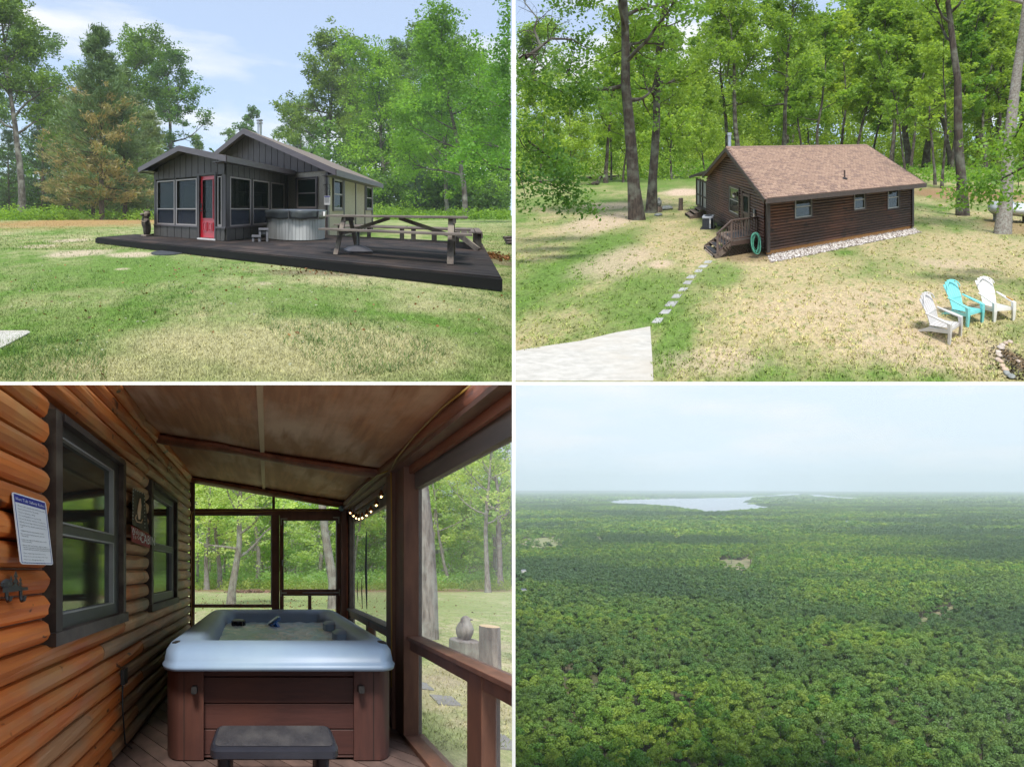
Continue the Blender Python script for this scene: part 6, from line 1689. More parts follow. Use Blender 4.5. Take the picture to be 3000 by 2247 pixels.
for w in (w1, w2):
    a, b, c, d = w; zmid = (c + d) / 2 - .02
    mb = MB()
    for q0, q1, r0, r1 in ((a, a + .06, c, d), (b - .05, b, c, d), (a + .06, b - .05, d - .05, d), (a - .02, b + .02, c - .06, c + .03)): lw.box(mb, q0, q1, r0, r1, -.02, .105 if r1 - r0 > .2 else .12)
    win = mb.build('window', M_wfrb, por)
    mb = MB()
    for q0, q1, r0, r1 in ((a + .06, a + .11, c + .03, d - .05), (b - .14, b - .05, c + .03, d - .05), (a + .11, b - .14, d - .13, d - .05), (a + .11, b - .14, c + .03, c + .13), (a + .11, b - .14, zmid - .035, zmid + .035)): lw.box(mb, q0, q1, r0, r1, -.02, .055)
    mb.build('sash', M_sash, win)
    mb = MB(); t_ = .012
    for r0, r1 in ((c + .13, zmid - .035), (zmid + .035, d - .13)):
        q0, q1 = a + .11, b - .14
        for x0, x1, y0, y1 in ((q0, q1, r0, r0 + t_), (q0, q1, r1 - t_, r1), (q1 - t_ * 1.5, q1, r0 + t_, r1 - t_)): lw.box(mb, x0, x1, y0, y1, .01, .062)
    mb.build('sash_bead', M_sashl, win)
    for r0, r1 in ((c + .13, zmid - .035), (zmid + .035, d - .13)):
        mb = MB(); lw.box(mb, a + .11, b - .14, r0, r1, .015, .022); mb.build('pane', M_gbl, win)
# ceiling
XB = 1.44
y0c = lambda X: zc(X) / .662
mb = MB(); k = 8; Xs = np.linspace(XLw, XB, k)
mb.loft([[(X, .8, zc(X)), (X, YB + .1, zc(X)), (X, YB + .1, zc(X) + .03), (X, .8, zc(X) + .03)] for X in (XLw, XB)]); mb.build('ceiling', M_ceil, por)
mb = MB(); Xl = -.06; mb.loft([[(Xl - .028, y, zc(Xl) - .002), (Xl + .028, y, zc(Xl) - .002), (Xl + .028, y, zc(Xl) - .03), (Xl - .028, y, zc(Xl) - .03)] for y in (1.0, YB)]); mb.build('lath_strip', M_lath, por)
# log plate at the top of the wall, rafters
for (yA, yB_, dx) in ((.9, 3.2, .16), (3.2, YB, .15)):
    carved_log(yA, yB_, 1.62, 1.80, .15, rg, M_olog)
def logtube(nm, p, q, r, mat, seed, n=10, k=8, wob=.02):
    rg_ = random.Random(seed); p, q = np.array(p), np.array(q); mb = MB()
    pts = [p + (q - p) * t + np.array((0, rg_.uniform(-wob, wob), rg_.uniform(-wob, wob) * .5)) for t in np.linspace(0, 1, k)]
    mb.tube(pts, [r * rg_.uniform(.92, 1.08) for _ in pts], n); return mb.build(nm, mat, por, smooth='auto')
Yr = 3.62
logtube('rafter', (XLw + .05, Yr, zc(XLw) - .05), (XB, Yr, zc(XB) - .05), .062, M_beam, 4, wob=.03)
logtube('rafter', (XLw + .05, YB - .05, zc(XLw) - .06), (XB, YB - .05, zc(XB) - .06), .07, M_beam, 5, wob=.006)
logtube('top_log', (XB + .03, 1.2, 1.22), (XB + .03, YB, 1.22), .085, M_beam, 6, wob=.008)
mb = MB(); mb.bx(XB + .08, XB + .30, .9, YB, 1.23, 1.30); mb.build('soffit_board', M_post, por)
mb = MB(); mb.bx(XB + .06, XB + .10, .9, YB, 1.02, 1.15); mb.build('header_board', M_beam, por)
mb = MB(); mb.bx(XB + .12, XB + .20, .9, YB, .86, 1.06); mb.build('header_board', M_hdr, por)
mb = MB(); mb.bx(XB - .06, XB + .10, .9, YB, 1.10, 1.135); mb.build('trim_board', M_post, por)
# posts on the open side
def pbx(nm, x0, x1, y0, y1, z0, z1, mat, bev=.004): mb = MB(); mb.bx(x0, x1, y0, y1, z0, z1); return mb.build(nm, mat, por, bevel=bev)
pbx('post', 1.40, 1.53, 3.18, 3.32, FZ, 1.14, M_post); pbx('post', 1.44, 1.60, 2.98, 3.17, FZ, 1.12, M_post)
pbx('post', 1.56, 1.64, 2.99, 3.05, FZ, 1.05, M_hdr)
pbx('post', 1.36, 1.46, YB - .12, YB, FZ, 1.20, M_post); pbx('post', 1.50, 1.60, YB - .16, YB - .05, FZ, 1.10, M_hdr)
pbx('rail', 1.46, 1.62, 3.33, YB - .1, -.73, -.69, M_hdr); pbx('rail', 1.47, 1.64, .95, 2.99, -.73, -.69, M_post)
pbx('rail_face', 1.50, 1.54, 3.33, YB - .1, -.83, -.735, M_post); pbx('rail_face', 1.51, 1.55, .95, 2.99, -.84, -.735, M_post)
pbx('rail_post', 1.49, 1.60, 4.15, 4.26, FZ, -.74, M_post)
Yq = 1.5 * 1217 / (2045 - 1150)
pbx('rail_post', 1.50, 1.61, Yq - .06, Yq + .08, FZ, -.735, M_post); pbx('rail_post', 1.615, 1.66, Yq - .03, Yq + .05, FZ, -.735, M_hdr)
pbx('sill_board', 1.44, 1.66, .95, 3.0, FZ, FZ + .05, M_post); pbx('sill_board', 1.44, 1.66, 3.33, YB, FZ, FZ + .05, M_post)
M_scr = SCREEN('porch_mesh_screen', (0.70, 0.71, 0.70), .82)
M_scr2 = SCREEN('porch_film', (0.6, 0.62, 0.62), .70)
mb = MB(); mb.bx(1.565, 1.567, 3.33, YB - .16, FZ + .05, 1.02); mb.build('film_sheet', M_scr2, por)
mb = MB(); mb.bx(1.60, 1.602, .95, 2.99, FZ + .05, 1.02); mb.build('screen', M_scr, por)
# hanging dark strip folds in the film
M_strip = MAT('film_fold', (0.07, 0.08, 0.09), (0.05, 0.055, 0.065), BL, 4, rough=.5)
for yy, za, zb, w_, dx in ((4.42, .62, -.60, .018, .02), (4.62, -.1, -.62, .008, .0), (4.85, -.15, -.55, .007, .01)):
    mb = MB(); mb.tube([(1.555, yy + .02 * math.sin(4 * t), za + (zb - za) * t) for t in np.linspace(0, 1, 8)], [w_ * (.35 + math.sin(math.pi * t) * .8) for t in np.linspace(0, 1, 8)], 6); mb.build('film_fold', M_strip, por, smooth=True)
mb = MB(); mb.tube([(1.60, 1.5 + .55 * t, FZ + .06 + 1.0 * (1 - t) ** 2 * 0 + .55 * math.exp(-3 * t) * 0 + .02) for t in (0, 1)], .006, 5)
# back frame: everything at YB
bk = 5.3 / 1217
bX = lambda a: (a - 1150) * bk
bZ = lambda b: (810 - b) * bk
def fb(nm, a0, a1, b0, b1, mat, y0=-.05, y1=.03, th=None): mb = MB(); mb.bx(bX(a0), bX(a1), YB + y0, YB + y1, bZ(b1), bZ(b0)); return mb.build(nm, mat, th or por, bevel=.003)
fb('post', 820, 838, 395, 1225, M_post); fb('frame_bar', 838, 1480, 546, 572, M_post); fb('post', 1170, 1203, 572, 1225, M_post)
fb('post', 1172, 1184, 486, 546, M_post); fb('post', 1462, 1485, 572, 1225, M_post); fb('post', 1485, 1512, 540, 1225, M_beam, -.02, .06)
fb('frame_bar', 838, 1172, 955, 968, M_post); fb('sill_board', 838, 1480, 1190, 1225, M_post)
for a0, a1, b0, b1 in ((838, 843, 410, 955), (1166, 1171, 572, 955), (843, 1166, 572, 577)): fb('screen_bead', a0, a1, b0, b1, M_sashl, -.052, -.045)
mb = MB(); mb.loft([[(bX(842), y, bZ(548)), (bX(1168), y, bZ(548)), (bX(1168), y, bZ(486)), (bX(842), y, bZ(410))] for y in (YB - .004, YB - .002)]); mb.build('screen', M_scr, por)
for a0, a1, b0, b1 in ((843, 1168, 577, 955), (843, 1168, 968, 1190)): fb('screen', a0, a1, b0, b1, M_scr, -.003, -.001)
sd = None
mb = MB()
for a0, a1, b0, b1 in ((1204, 1221, 572, 1200), (1444, 1461, 572, 1200), (1221, 1444, 572, 596), (1221, 1444, 892, 914), (1221, 1444, 1180, 1200)): mb.bx(bX(a0), bX(a1), YB - .07, YB - .02, bZ(b1), bZ(b0))
sd = mb.build('screen_door', M_post, por)
fb('pane', 1221, 1444, 596, 892, M_scr, -.045, -.043, sd); fb('pane', 1221, 1444, 914, 1180, M_scr, -.045, -.043, sd); fb('mullion', 1325, 1339, 914, 1180, M_post, -.06, -.03, sd)
for a0, a1, b0, b1 in ((1218, 1221, 596, 892), (1444, 1447, 596, 892), (1221, 1444, 596, 599), (1221, 1444, 889, 892), (1221, 1444, 914, 917)): fb('screen_bead', a0, a1, b0, b1, M_sashl, -.076, -.07, sd)
M_brass = MAT('pale_bracket', (0.42, 0.40, 0.30), (0.36, 0.34, 0.26), BL, 5, rough=.4)
for a0, a1, b0, b1 in ((1208, 1236, 588, 593), (1208, 1213, 593, 618), (1430, 1457, 582, 588), (1452, 1457, 588, 610), (1206, 1234, 902, 908), (1206, 1211, 892, 920), (1432, 1460, 900, 905), (1455, 1460, 888, 916)): fb('corner_bracket', a0, a1, b0, b1, M_brass, -.082, -.074, sd)
fb('door_closer', 1300, 1450, 902, 905, M_metal, -.10, -.085, sd)
fb('handle', 1213, 1217, 765, 790, M_metal, -.10, -.08, sd)
# floor, boards laid on the diagonal
dv = np.array((.79, -.61)); nv = np.array((.61, .79)); k = 0; t = -1.2
corners = [(XLw, .9), (1.46, .9), (1.46, YB), (XLw, YB)]
def clip_poly(P, pt, n_):
    out = []
    for i in range(len(P)):
        a, b = np.array(P[i]), np.array(P[(i + 1) % len(P)]); da, db = (a - pt) @ n_, (b - pt) @ n_
        if da <= 0: out.append(tuple(a))
        if da * db < 0: out.append(tuple(a + (b - a) * da / (da - db)))
    return out
while t < 5.4:
    P = clip_poly(corners, nv * (t + .133), nv)
    if len(P) > 2: P = clip_poly(P, nv * t, -nv)
    if len(P) > 2:
        mb = MB(); mb.loft([[(x, y, z) for x, y in P] for z in (FZ - .03, FZ)]); mb.build('floor_board', M_flo, por)
    t += .141
mb = MB(); mb.sheet([(XLw, .9, FZ - .035), (1.46, .9, FZ - .035), (1.46, YB, FZ - .035), (XLw, YB, FZ - .035)]); mb.build('subfloor', M_dark, por)
# yellow cords
def cord(lab, pts, r=.008, mat=None, nm='power_cord', cat='cord'):
    mb = MB(); mb.tube(pts, r, 6, True); solo(mb, nm, mat or M_cord, lab, cat, BL, pts[0], smooth=True)
YBf = YB - .08
cord('yellow cord running down the far left post and across the frame over the screen door', [(bX(832), YBf, bZ(1100)), (bX(828), YBf, bZ(900)), (bX(830), YBf, bZ(700)), (bX(829), YBf, bZ(575)), (bX(836), YBf, bZ(560)), (bX(900), YBf, bZ(561)), (bX(1000), YBf, bZ(557)), (bX(1100), YBf, bZ(562)), (bX(1200), YBf, bZ(555)), (bX(1330), YBf, bZ(557)), (bX(1480), YBf, bZ(552))])
cord('yellow cord draped along the log beam under the ceiling from post to far corner', [(1.40, YB - .1, 1.12), (1.38, 4.6, 1.17), (1.375, 4.0, 1.20), (1.37, 3.5, 1.18), (1.385, 3.24, 1.14)])
cord('yellow cord running forward along the log beam above the open side', [(1.39, 3.20, 1.10), (1.375, 3.0, 1.19), (1.36, 2.6, 1.24), (1.37, 2.2, 1.27), (1.375, 1.85, 1.245)])
cord('yellow cord hanging straight down the middle post', [(1.39, 3.17, 1.12), (1.392, 3.16, .6), (1.388, 3.16, 0), (1.392, 3.16, -.6), (1.39, 3.16, -1.3)])
cord('yellow cord lying on the floor boards at the foot of the log wall', [BL.g(688, 1318, FZ + .02), BL.g(640, 1370, FZ + .02), BL.g(570, 1440, FZ + .02), BL.g(520, 1495, FZ + .02), BL.g(505, 1470, FZ + .06)])
mb = MB(); mb.blob((1.36, YB - .16, 1.13), (.06, .05, .05), 3, 8, 5, .15); solo(mb, 'cable_reel', MAT('blue_tape', (0.12, 0.22, 0.32), (0.08, 0.15, 0.24), BL, 9, rough=.5), 'bundle of blue tape and cable ends in the far ceiling corner', 'cable', BL, (1.36, YB - .16, 1.1))
mb = MB(); q = BL.at(498, 1235, 2.9); mb.bx(XLw + .09, XLw + .125, 2.72, 2.79, q[2] - .09, q[2] + .06); solo(mb, 'outlet_box', M_sash, 'small grey outlet box on the lower logs', 'outlet', BL, (XLw, 2.75, q[2]))
mb = MB(); mb.tube([(XLw + .11, 2.72, q[2] - .09), (XLw + .12, 2.70, q[2] - .3), (XLw + .12, 2.75, FZ + .1), (XLw + .16, 2.8, FZ + .02)], .008, 5); solo(mb, 'power_cord', M_iron, 'thin dark cord hanging from the grey outlet box', 'cord', BL, (XLw, 2.75, q[2] - .1), smooth=True)
# string lights
sl = Thing('string_lights', 'string of small amber glass bulbs hanging in a swag by the far ceiling corner', 'string lights', BL, (1.5, 4.2, .9))
M_amb = MAT('amber_glass', (0.30, 0.12, 0.05), (0.2, 0.08, 0.03), BL, 4, rough=.2)
m, n_, l_ = newmat('lit_filament'); oo = n_.new('ShaderNodeOutputMaterial'); em = n_.new('ShaderNodeEmission'); em.inputs[0].default_value = (1, .62, .25, 1); em.inputs[1].default_value = 9; l_.new(em.outputs[0], oo.inputs[0]); M_fil = m
bpts = [(1641, 480, 3.5), (1620, 518, 3.7), (1597, 545, 3.9), (1578, 562, 4.05), (1560, 573, 4.2), (1545, 578, 4.35), (1534, 575, 4.5), (1522, 566, 4.7), (1508, 553, 4.9)]
cp = [BL.at(1655, 440, 3.35)]
for a, b, y in bpts:
    x, y_, z = BL.at(a, b, y); cp.append((x, y_, z + .055))
    mb = MB(); mb.lathe((x, y_, z), [(.036, -.032), (.032, .0), (.018, .025), (.012, .045)], 8); bu = mb.build('bulb', M_amb, sl, smooth='auto')
    mb = MB(); mb.blob((x, y_ - .005, z - .038), (.010, .010, .012), 1, 6, 4, 0); mb.build('filament', M_fil, bu)
mb = MB(); mb.tube(cp, .005, 5); mb.build('wire', M_iron, sl)

# --- safety rules sign
RULES = ["Shower with soap and water before you come in.", "Enter and exit the Hot Tub slowly.", "Please no jumping or diving.", "Do not bring glass in or near Hot Tub.", "Do not use alcohol, narcotics, or medications.", "Elderly persons must consult doctor before use.",
         "Pregnant women should consult doctor before\nuse.", "Children must be supervised by an adult.", "Do not enter if temperature is over 104\nFahrenheit.", "Limit your soak to 15 minutes, and cool off\nbefore re-entry.",
         "Anyone with heart disease, diabetes, high or\nlow blood pressure or any serious illness should\nconsult with doctor before entering the Hot Tub.", "Please replace Spa cover after each use.", "Please do not sit or lie down on the cover.", "Please turn off bright jets after use.", "Please do not use soaps or oils in Spa."]
ss = Thing('safety_sign', 'white hot tub safety rules sign with blue title band on the amber logs', 'sign', BL, (XLw, 1.65, .25))
sw = Wall(BL, (XLw + .10, 1.545), (0, 1), (1, 0))
def SP(s, z, o=0):   # the sign leans a little off the rounded logs
    return np.array((XLw + .105 + o + (.44 - z) * .12, 1.54 + s, z))
H0, H1, WS = .43, .035, .235
def sgn_poly(mb, pts, o0, o1): return mb.loft([[SP(s, z, o0) for s, z in pts], [SP(s, z, o1) for s, z in pts]])
rp = [(x, z) for x, z, _ in rrect(WS / 2, (H0 + H1) / 2, WS / 2, (H0 - H1) / 2, .015, 0, 3)]
mb = MB(); sgn_poly(mb, rp, 0, .004); mb.build('board', M_white, ss)
mb = MB(); sgn_poly(mb, [(.008, H0 - .052), (WS - .008, H0 - .052), (WS - .008, H0 - .008), (.008, H0 - .008)], .0042, .005); mb.build('title_band', M_navy, ss)
mb = MB()
for p_, q_ in (((.008, H1 + .008), (.011, H0 - .052)), ((WS - .011, H1 + .008), (WS - .008, H0 - .052)), ((.011, H1 + .008), (WS - .011, H1 + .011))): sgn_poly(mb, [(p_[0], p_[1]), (q_[0], p_[1]), (q_[0], q_[1]), (p_[0], q_[1])], .0042, .005)
mb.build('border_line', M_navy, ss)
V, F = text_geo('Hot Tub Safety Rules', .0255, 'CENTER'); mb = MB(); mb.add([SP(WS / 2 + x * .92, H0 - .040 + y, .0055) for x, y, _ in V], F); mb.build('title_lettering', M_white, ss, recalc=False)
zz = H0 - .072
for rl_ in RULES:
    V, F = text_geo('\u2022 ' + rl_.replace('\n', '\n   '), .0112)
    mb = MB(); mb.add([SP(.020 + x * .88, zz + y, .0048) for x, y, _ in V], F); mb.build('rule_text', M_inkb, ss, recalc=False)
    zz -= .0134 * (1 + rl_.count('\n')) + .0045
# welcome sign
wsn = Thing('welcome_sign', 'dark green panel with light wire lantern and red board lettered Welcome To Our CABIN', 'sign', BL, (XLw, 3.05, .5))
def WP(a, b, o=0):
    Y = (XLw + .13 + o) * BL.f / (a - BL.a0) if True else 0
    return np.array((XLw + .13 + o, Y, (BL.bH - b) / BL.f * Y))
M_grn = MAT('dark_green_board', (0.045, 0.050, 0.032), (0.025, 0.03, 0.02), BL, 6, rough=.7, c3=(0.11, 0.085, 0.045), s3=7)
mb = MB(); P_ = [(569, 612), (642, 650), (622, 480), (572, 455)]; mb.loft([[WP(a, b, o) for a, b in P_] for o in (0, .015)]); mb.build('panel', M_grn, wsn)
mb = MB(); P_ = [(565, 615), (648, 658), (646, 716), (566, 683)]; mb.loft([[WP(a, b, o) for a, b in P_] for o in (.002, .022)]); mb.build('board', M_sred, wsn)
def sign_text(txt, size, a, b, nm, sc=1.0):
    V, F = text_geo(txt, size); q0 = WP(a, b, .026); mb = MB(); mb.add([(q0[0], q0[1] + x * sc, q0[2] + y) for x, y, _ in V], F); mb.build(nm, M_white, wsn, recalc=False)
sign_text('Welcome', .085, 567, 648, 'lettering', .9); sign_text('To Our', .075, 572, 672, 'lettering', .9); sign_text('CABIN', .14, 601, 688, 'lettering', 1.0)
M_dot = MAT('pearl_dots', (0.5, 0.5, 0.42), (0.45, 0.45, 0.38), BL, 5, rough=.4)
for a, b in [(574 + 48 * t, 458 + 24 * t) for t in np.linspace(0, 1, 6)] + [(573 - 1 * t, 458 + 130 * t) for t in np.linspace(.1, 1, 9)] + [(622 + 2 * t, 484 + 140 * t) for t in np.linspace(.1, 1, 9)]:
    mb = MB(); q = WP(a, b, .02); mb.blob(q, (.006, .008, .008), 1, 6, 4, 0); mb.build('bead', M_dot, wsn)
mb = MB(); mb.tube([WP(600, 590, .025), WP(597, 560, .025), WP(601, 530, .025), WP(604, 500, .025)], [.010, .022, .020, .006], 6); mb.build('candle_shape', M_lath, wsn)
mb = MB(); mb.tube([WP(588, 570, .025), WP(583, 585, .025), WP(590, 600, .025), WP(608, 604, .025), WP(614, 590, .025)], .006, 5); mb.build('scroll', M_lath, wsn)
# coat hook
ch_ = Thing('coat_hook', 'black cast iron coat rack with pine trees and bear silhouettes at the left edge', 'coat hook', BL, (XLw, 1.5, -.12))
def HP(a, b, o=0): X = XLw + .12 + o; Y = X * BL.f / (a - BL.a0); return np.array((X, Y, (BL.bH - b) / BL.f * Y))
mb = MB(); mb.loft([[HP(a, b, o) for a, b in ((12, 905), (122, 893), (120, 880), (12, 886))] for o in (0, .02)]); mb.build('bar', M_iron, ch_)
for cx_, b0, b1, w_ in ((68, 885, 815, 34), (88, 885, 840, 24), (48, 888, 835, 26)):
    mb = MB()
    for t in (0, .33, .66):
        bb = b0 + (b1 - b0) * t; mb.loft([[HP(a, b, o) for a, b in ((cx_ - w_ / 2 * (1 - t * .6), bb), (cx_ + w_ / 2 * (1 - t * .6), bb), (cx_, bb + (b1 - b0) * .42))] for o in (.002, .018)])
    mb.build('iron_tree', M_iron, ch_)
mb = MB(); mb.blob(HP(26, 868, .01), (.012, .03, .028), 3, 8, 5, .1); mb.build('iron_bear', M_iron, ch_)
for cx_ in (34, 94):
    mb = MB(); mb.tube([HP(cx_ - 5, 895, .01), HP(cx_ - 5, 925, .015), HP(cx_, 942, .04), HP(cx_ + 10, 938, .06), HP(cx_ + 12, 920, .06)], [.008, .008, .008, .007, .009], 6); mb.build('hook', M_iron, ch_)

# --- the blue hot tub
ht = Thing('hot_tub', 'square hot tub with blue acrylic rim, bubbling water and maroon panels inside the porch', 'hot tub', BL, (.1, 3.7, FZ))
cx, cy, hx, hy = .11, 3.82, 1.10, 1.22
prof = [(-.005, -.93, .17), (.015, -.92, .18), (.02, -.885, .18), (.004, -.865, .17), (.0, -.83, .17), (-.012, -.76, .165), (-.05, -.70, .15), (-.10, -.678, .13), (-.16, -.680, .12), (-.20, -.70, .11), (-.235, -.76, .10), (-.26, -.90, .10), (-.28, -1.1, .10), (-.34, -1.45, .10)]
mb = MB(); rings = []
for ins, z, r_ in prof:
    rg_ = rrect(cx, cy, hx + ins, hy + ins, r_ if ins > -.1 else .14, z, 8); out_ = []
    for (x, y, zz_) in rg_:
        if ins < -.15 and x < cx - .5:        # wide moulded shelf on the left
            x += .22 * (1 if -.12 > ins else 0) * (.6 + .4 * math.sin((y - 2.9) * 3.1))
        out_.append((x, y, zz_))
    rings.append(out_)
mb.loft(rings, cap=False); mb.F.append(tuple(range(len(mb.V) - len(rings[0]), len(mb.V)))); mb.build('tub_shell', M_shell, ht, smooth=True, recalc=False)
for yy in (3.55, 4.15):       # moulded arm rests on the right inner side
    mb = MB(); mb.loft([rrect(cx + hx - .28, yy, .10, .10, .04, z, 4) for z in (-1.2, -.78)] + [rrect(cx + hx - .26, yy, .08, .08, .04, -.75, 4)]); mb.build('arm_rest', M_shell, ht, smooth='auto')
for (x, y) in ((cx - hx + .14, 2.74), (cx + hx - .12, 2.74)):
    mb = MB(); mb.blob((x, y, -.70), (.075, .05, .022), 2, 10, 5, .05); mb.build('corner_pillow', M_iron, ht, smooth=True)
for yy in (4.45, 4.56):
    mb = MB(); mb.lathe((cx - hx + .20, yy, -.682), [(.03, 0), (.028, .006), (.01, .008)], 10); mb.build('control_knob', M_shell, ht, smooth='auto')
WZ = -.875
m, n_, l_ = newmat('spa_water'); v_ = coords(n_, l_, BL); f_ = noise(n_, l_, v_, 5, 8, .65, 1.2); f2_ = noise(n_, l_, v_, 1.6, 4, .6, .8)
foam = mix(n_, l_, ramp(n_, l_, f_, .38, .54), 0.0, 1.0); foam = mix(n_, l_, 1.0, foam, ramp(n_, l_, f2_, .36, .52), 'MULTIPLY')
colw = mix(n_, l_, foam, (0.50, 0.78, 0.86), (0.96, 0.99, 1.0)); M_water = finish(m, n_, l_, colw, .3, f_, .5, .01, 0, .22)
nx = 46; Vw, Fw = [], []
for j in range(nx):
    for i in range(nx):
        x = -.78 + 1.75 * i / (nx - 1); y = 2.86 + 1.92 * j / (nx - 1)
        z = WZ + .006 * math.sin(x * 17 + y * 9) + .005 * math.sin(x * 31 - y * 23) + .012 * math.exp(-((x - .3) ** 2 + (y - 3.5) ** 2) / .15) * math.sin(x * 40 + y * 37)
        Vw.append((x, y, z))
Fw = [(j * nx + i, j * nx + i + 1, (j + 1) * nx + i + 1, (j + 1) * nx + i) for j in range(nx - 1) for i in range(nx - 1)]
mb = MB(); mb.add(Vw, Fw); mb.build('water', M_water, ht, smooth=True)
x, y, z = -.46, 4.55, WZ
fc = Thing('filter_cap', 'dark ribbed round filter cap floating at the far left of the tub water', 'filter cap', BL, (x, y, z))
mb = MB(); mb.lathe((x, y, z), [(.10, -.02), (.105, .07), (.09, .085), (.02, .09)], 18); mb.build('cap', M_stp, fc, smooth='auto')
for i in range(12): a_ = i * math.pi / 6; mb = MB(); mb.bx(x + .105 * math.cos(a_) - .008, x + .105 * math.cos(a_) + .008, y + .105 * math.sin(a_) - .008, y + .105 * math.sin(a_) + .008, z - .01, z + .07); mb.build('rib', M_stp, fc)
fd = Thing('floating_dispenser', 'blue tilted round chemical dispenser floating in the tub water', 'dispenser', BL, (.12, 4.5, WZ))
M_cyan = MAT('pool_blue', (0.01, 0.13, 0.42), (0.01, 0.10, 0.36), BL, 4, rough=.3)
x, y = .12, 4.45; c, s_ = math.cos(.6), math.sin(.6); mb = MB(); rings = []
for r_, h_ in ((.02, -.02), (.10, -.02), (.115, .01), (.10, .035), (.02, .04)):
    rings.append([(x + r_ * math.cos(t) * c - h_ * s_, y + r_ * math.sin(t), WZ + .075 + r_ * math.cos(t) * s_ + h_ * c) for t in np.linspace(0, 6.283, 14, endpoint=False)])
mb.loft(rings); mb.build('float', M_cyan, fd, smooth='auto')
mb = MB(); mb.tube([(x, y, WZ + .06), (x + .05, y, WZ - .03)], .045, 10); mb.build('basket', M_cyan, fd)
# cabinet
yf = 2.64
def cb(nm, a0, a1, z0, z1, mat, y0=yf, y1=yf + .04, bev=.006):
    X0, X1 = (a0 - 1150) / 1217 * yf, (a1 - 1150) / 1217 * yf; mb = MB(); mb.bx(X0, X1, y0, y1, z0, z1); return mb.build(nm, mat, ht, bevel=bev)
zf = lambda b: (810 - b) / 1217 * yf
rows = [1240, 1272, 1388, 1500, 1612, 1700]
for i in range(5): cb('panel_board', 872, 1532, max(FZ + .02, zf(rows[i + 1]) + .008), zf(rows[i]), M_pan, yf + .02, yf + .05)
mb = MB(); mb.bx(cx - hx + .16, cx + hx - .16, yf + .05, cy + hy - .05, FZ + .02, -.93); mb.build('cabinet', M_dark, ht)
def pillar(sg):
    xo = cx + sg * (hx - .012); mb = MB(); rings = []
    base = [(xo - sg * .385, yf + .05), (xo - sg * .385, yf), (xo - sg * .16, yf)] + [(xo - sg * .16 + sg * .16 * math.sin(t), yf + .16 - .16 * math.cos(t)) for t in np.linspace(.2, math.pi / 2, 6)] + [(xo, yf + .42), (xo - sg * .04, yf + .42)]
    mb.loft([[(x_, y_, z) for x_, y_ in base] for z in (FZ + .01, -.925)]); mb.build('corner_panel', M_pil, ht, smooth='auto')
    mb = MB(); mb.bx(xo - sg * .205, xo - sg * .20, yf - .002, yf + .01, FZ + .01, -.93); mb.build('panel_seam', M_dark, ht)
    mb = MB(); mb.bx(min(xo - sg * .03, xo), max(xo - sg * .03, xo), yf + .42, cy + hy - .1, FZ + .01, -.93); mb.build('side_panel', M_pan, ht)
pillar(-1); pillar(1)
for a_, b_ in ((839, 1320), (1553, 1317)):
    X, z = (a_ - 1150) / 1217 * yf, zf(b_); mb = MB(); mb.loft([rrect(X, z, .030, .036, .015, 0, 3), rrect(X, z, .026, .032, .013, 1, 3)]); mb.V = [(x_, yf - .018 if q < .5 else yf - .04, z_) for x_, z_, q in mb.V]
    mb.V = [(v0, yf - .001 if i < len(mb.V) // 2 else yf - .035, v2) for i, (v0, v1, v2) in enumerate(mb.V)]; la = mb.build('cover_latch', M_iron, ht, smooth='auto')
# --- step
sp2 = Thing('tub_step', 'low black plastic step with worn grey pad in front of the maroon tub panels', 'step', BL, (.05, 2.3, FZ))
sz = -1.35; scx, scy = .055, 2.32
def step_ring(ix, iy, z, r_):
    P = rrect(scx, scy, .50 + ix, .165 + iy, r_, z, 5); out_ = []
    for x_, y_, z_ in P: out_.append((x_, y_, z_ - .014 * math.cos((x_ - scx) / .5 * math.pi * .5) ** 2 * (1 if y_ > scy else .2)))
    return out_
mb = MB(); mb.loft([step_ring(-.03, -.02, sz - .105, .05), step_ring(0, 0, sz - .085, .06), step_ring(0, 0, sz - .03, .06), step_ring(-.02, -.015, sz - .004, .05), step_ring(-.05, -.04, sz, .05)]); mb.build('tread', M_stp, sp2, smooth='auto')
mb = MB(); mb.loft([step_ring(-.035, -.022, sz + .001, .05), step_ring(-.045, -.032, sz + .007, .05)]); mb.build('pad', M_pad, sp2, smooth='auto')
for X in (-.34, .44):
    mb = MB(); mb.loft([rrect(X, scy, .055, .10, .03, z, 4) for z in (FZ, sz - .10)]); mb.build('leg', M_stp, sp2, smooth='auto')

# --- yard beyond the porch
def bplace(proto, a, b, htop, name, label, group=None, rz=0, natural=14.0, wide=1.0):
    Y = BL.h * BL.f / (b - BL.bH); X = (a - BL.a0) / BL.f * Y; H = (BL.bH - htop) / BL.f * Y + BL.h
    return proto.place(name, label, 'tree', BL, X, Y, H / natural * wide, rz, group, zs=1 / wide)
P_b1 = Proto(oak(301, 15, .32, 3.4, 5.5, 9000, .20, 12), M_bark_bl, M_leaf_bl)
P_b2 = Proto(oak(302, 20, .33, 9, 5.5, 3000, .22, 10, lean=(.02, 0)), M_bark_bl, M_leaf_bl)
bplace(P_b1, 995, 955, 180, 'oak_tree', 'oak with lichen spotted trunk seen through the left porch screen', rz=.5, natural=13.5)
P_b2.place('oak_tree', 'massive grey oak trunk right beside the open side of the porch', 'tree', BL, (1830 - 1150) / 1217 * 8.6, 8.6, 1.0, .5)
P_b2.place('oak_tree', 'oak trunk seen at the right edge of the porch screen door', 'tree', BL, (1440 - 1150) / 1217 * 15.5, 15.5, .9, 2.0)
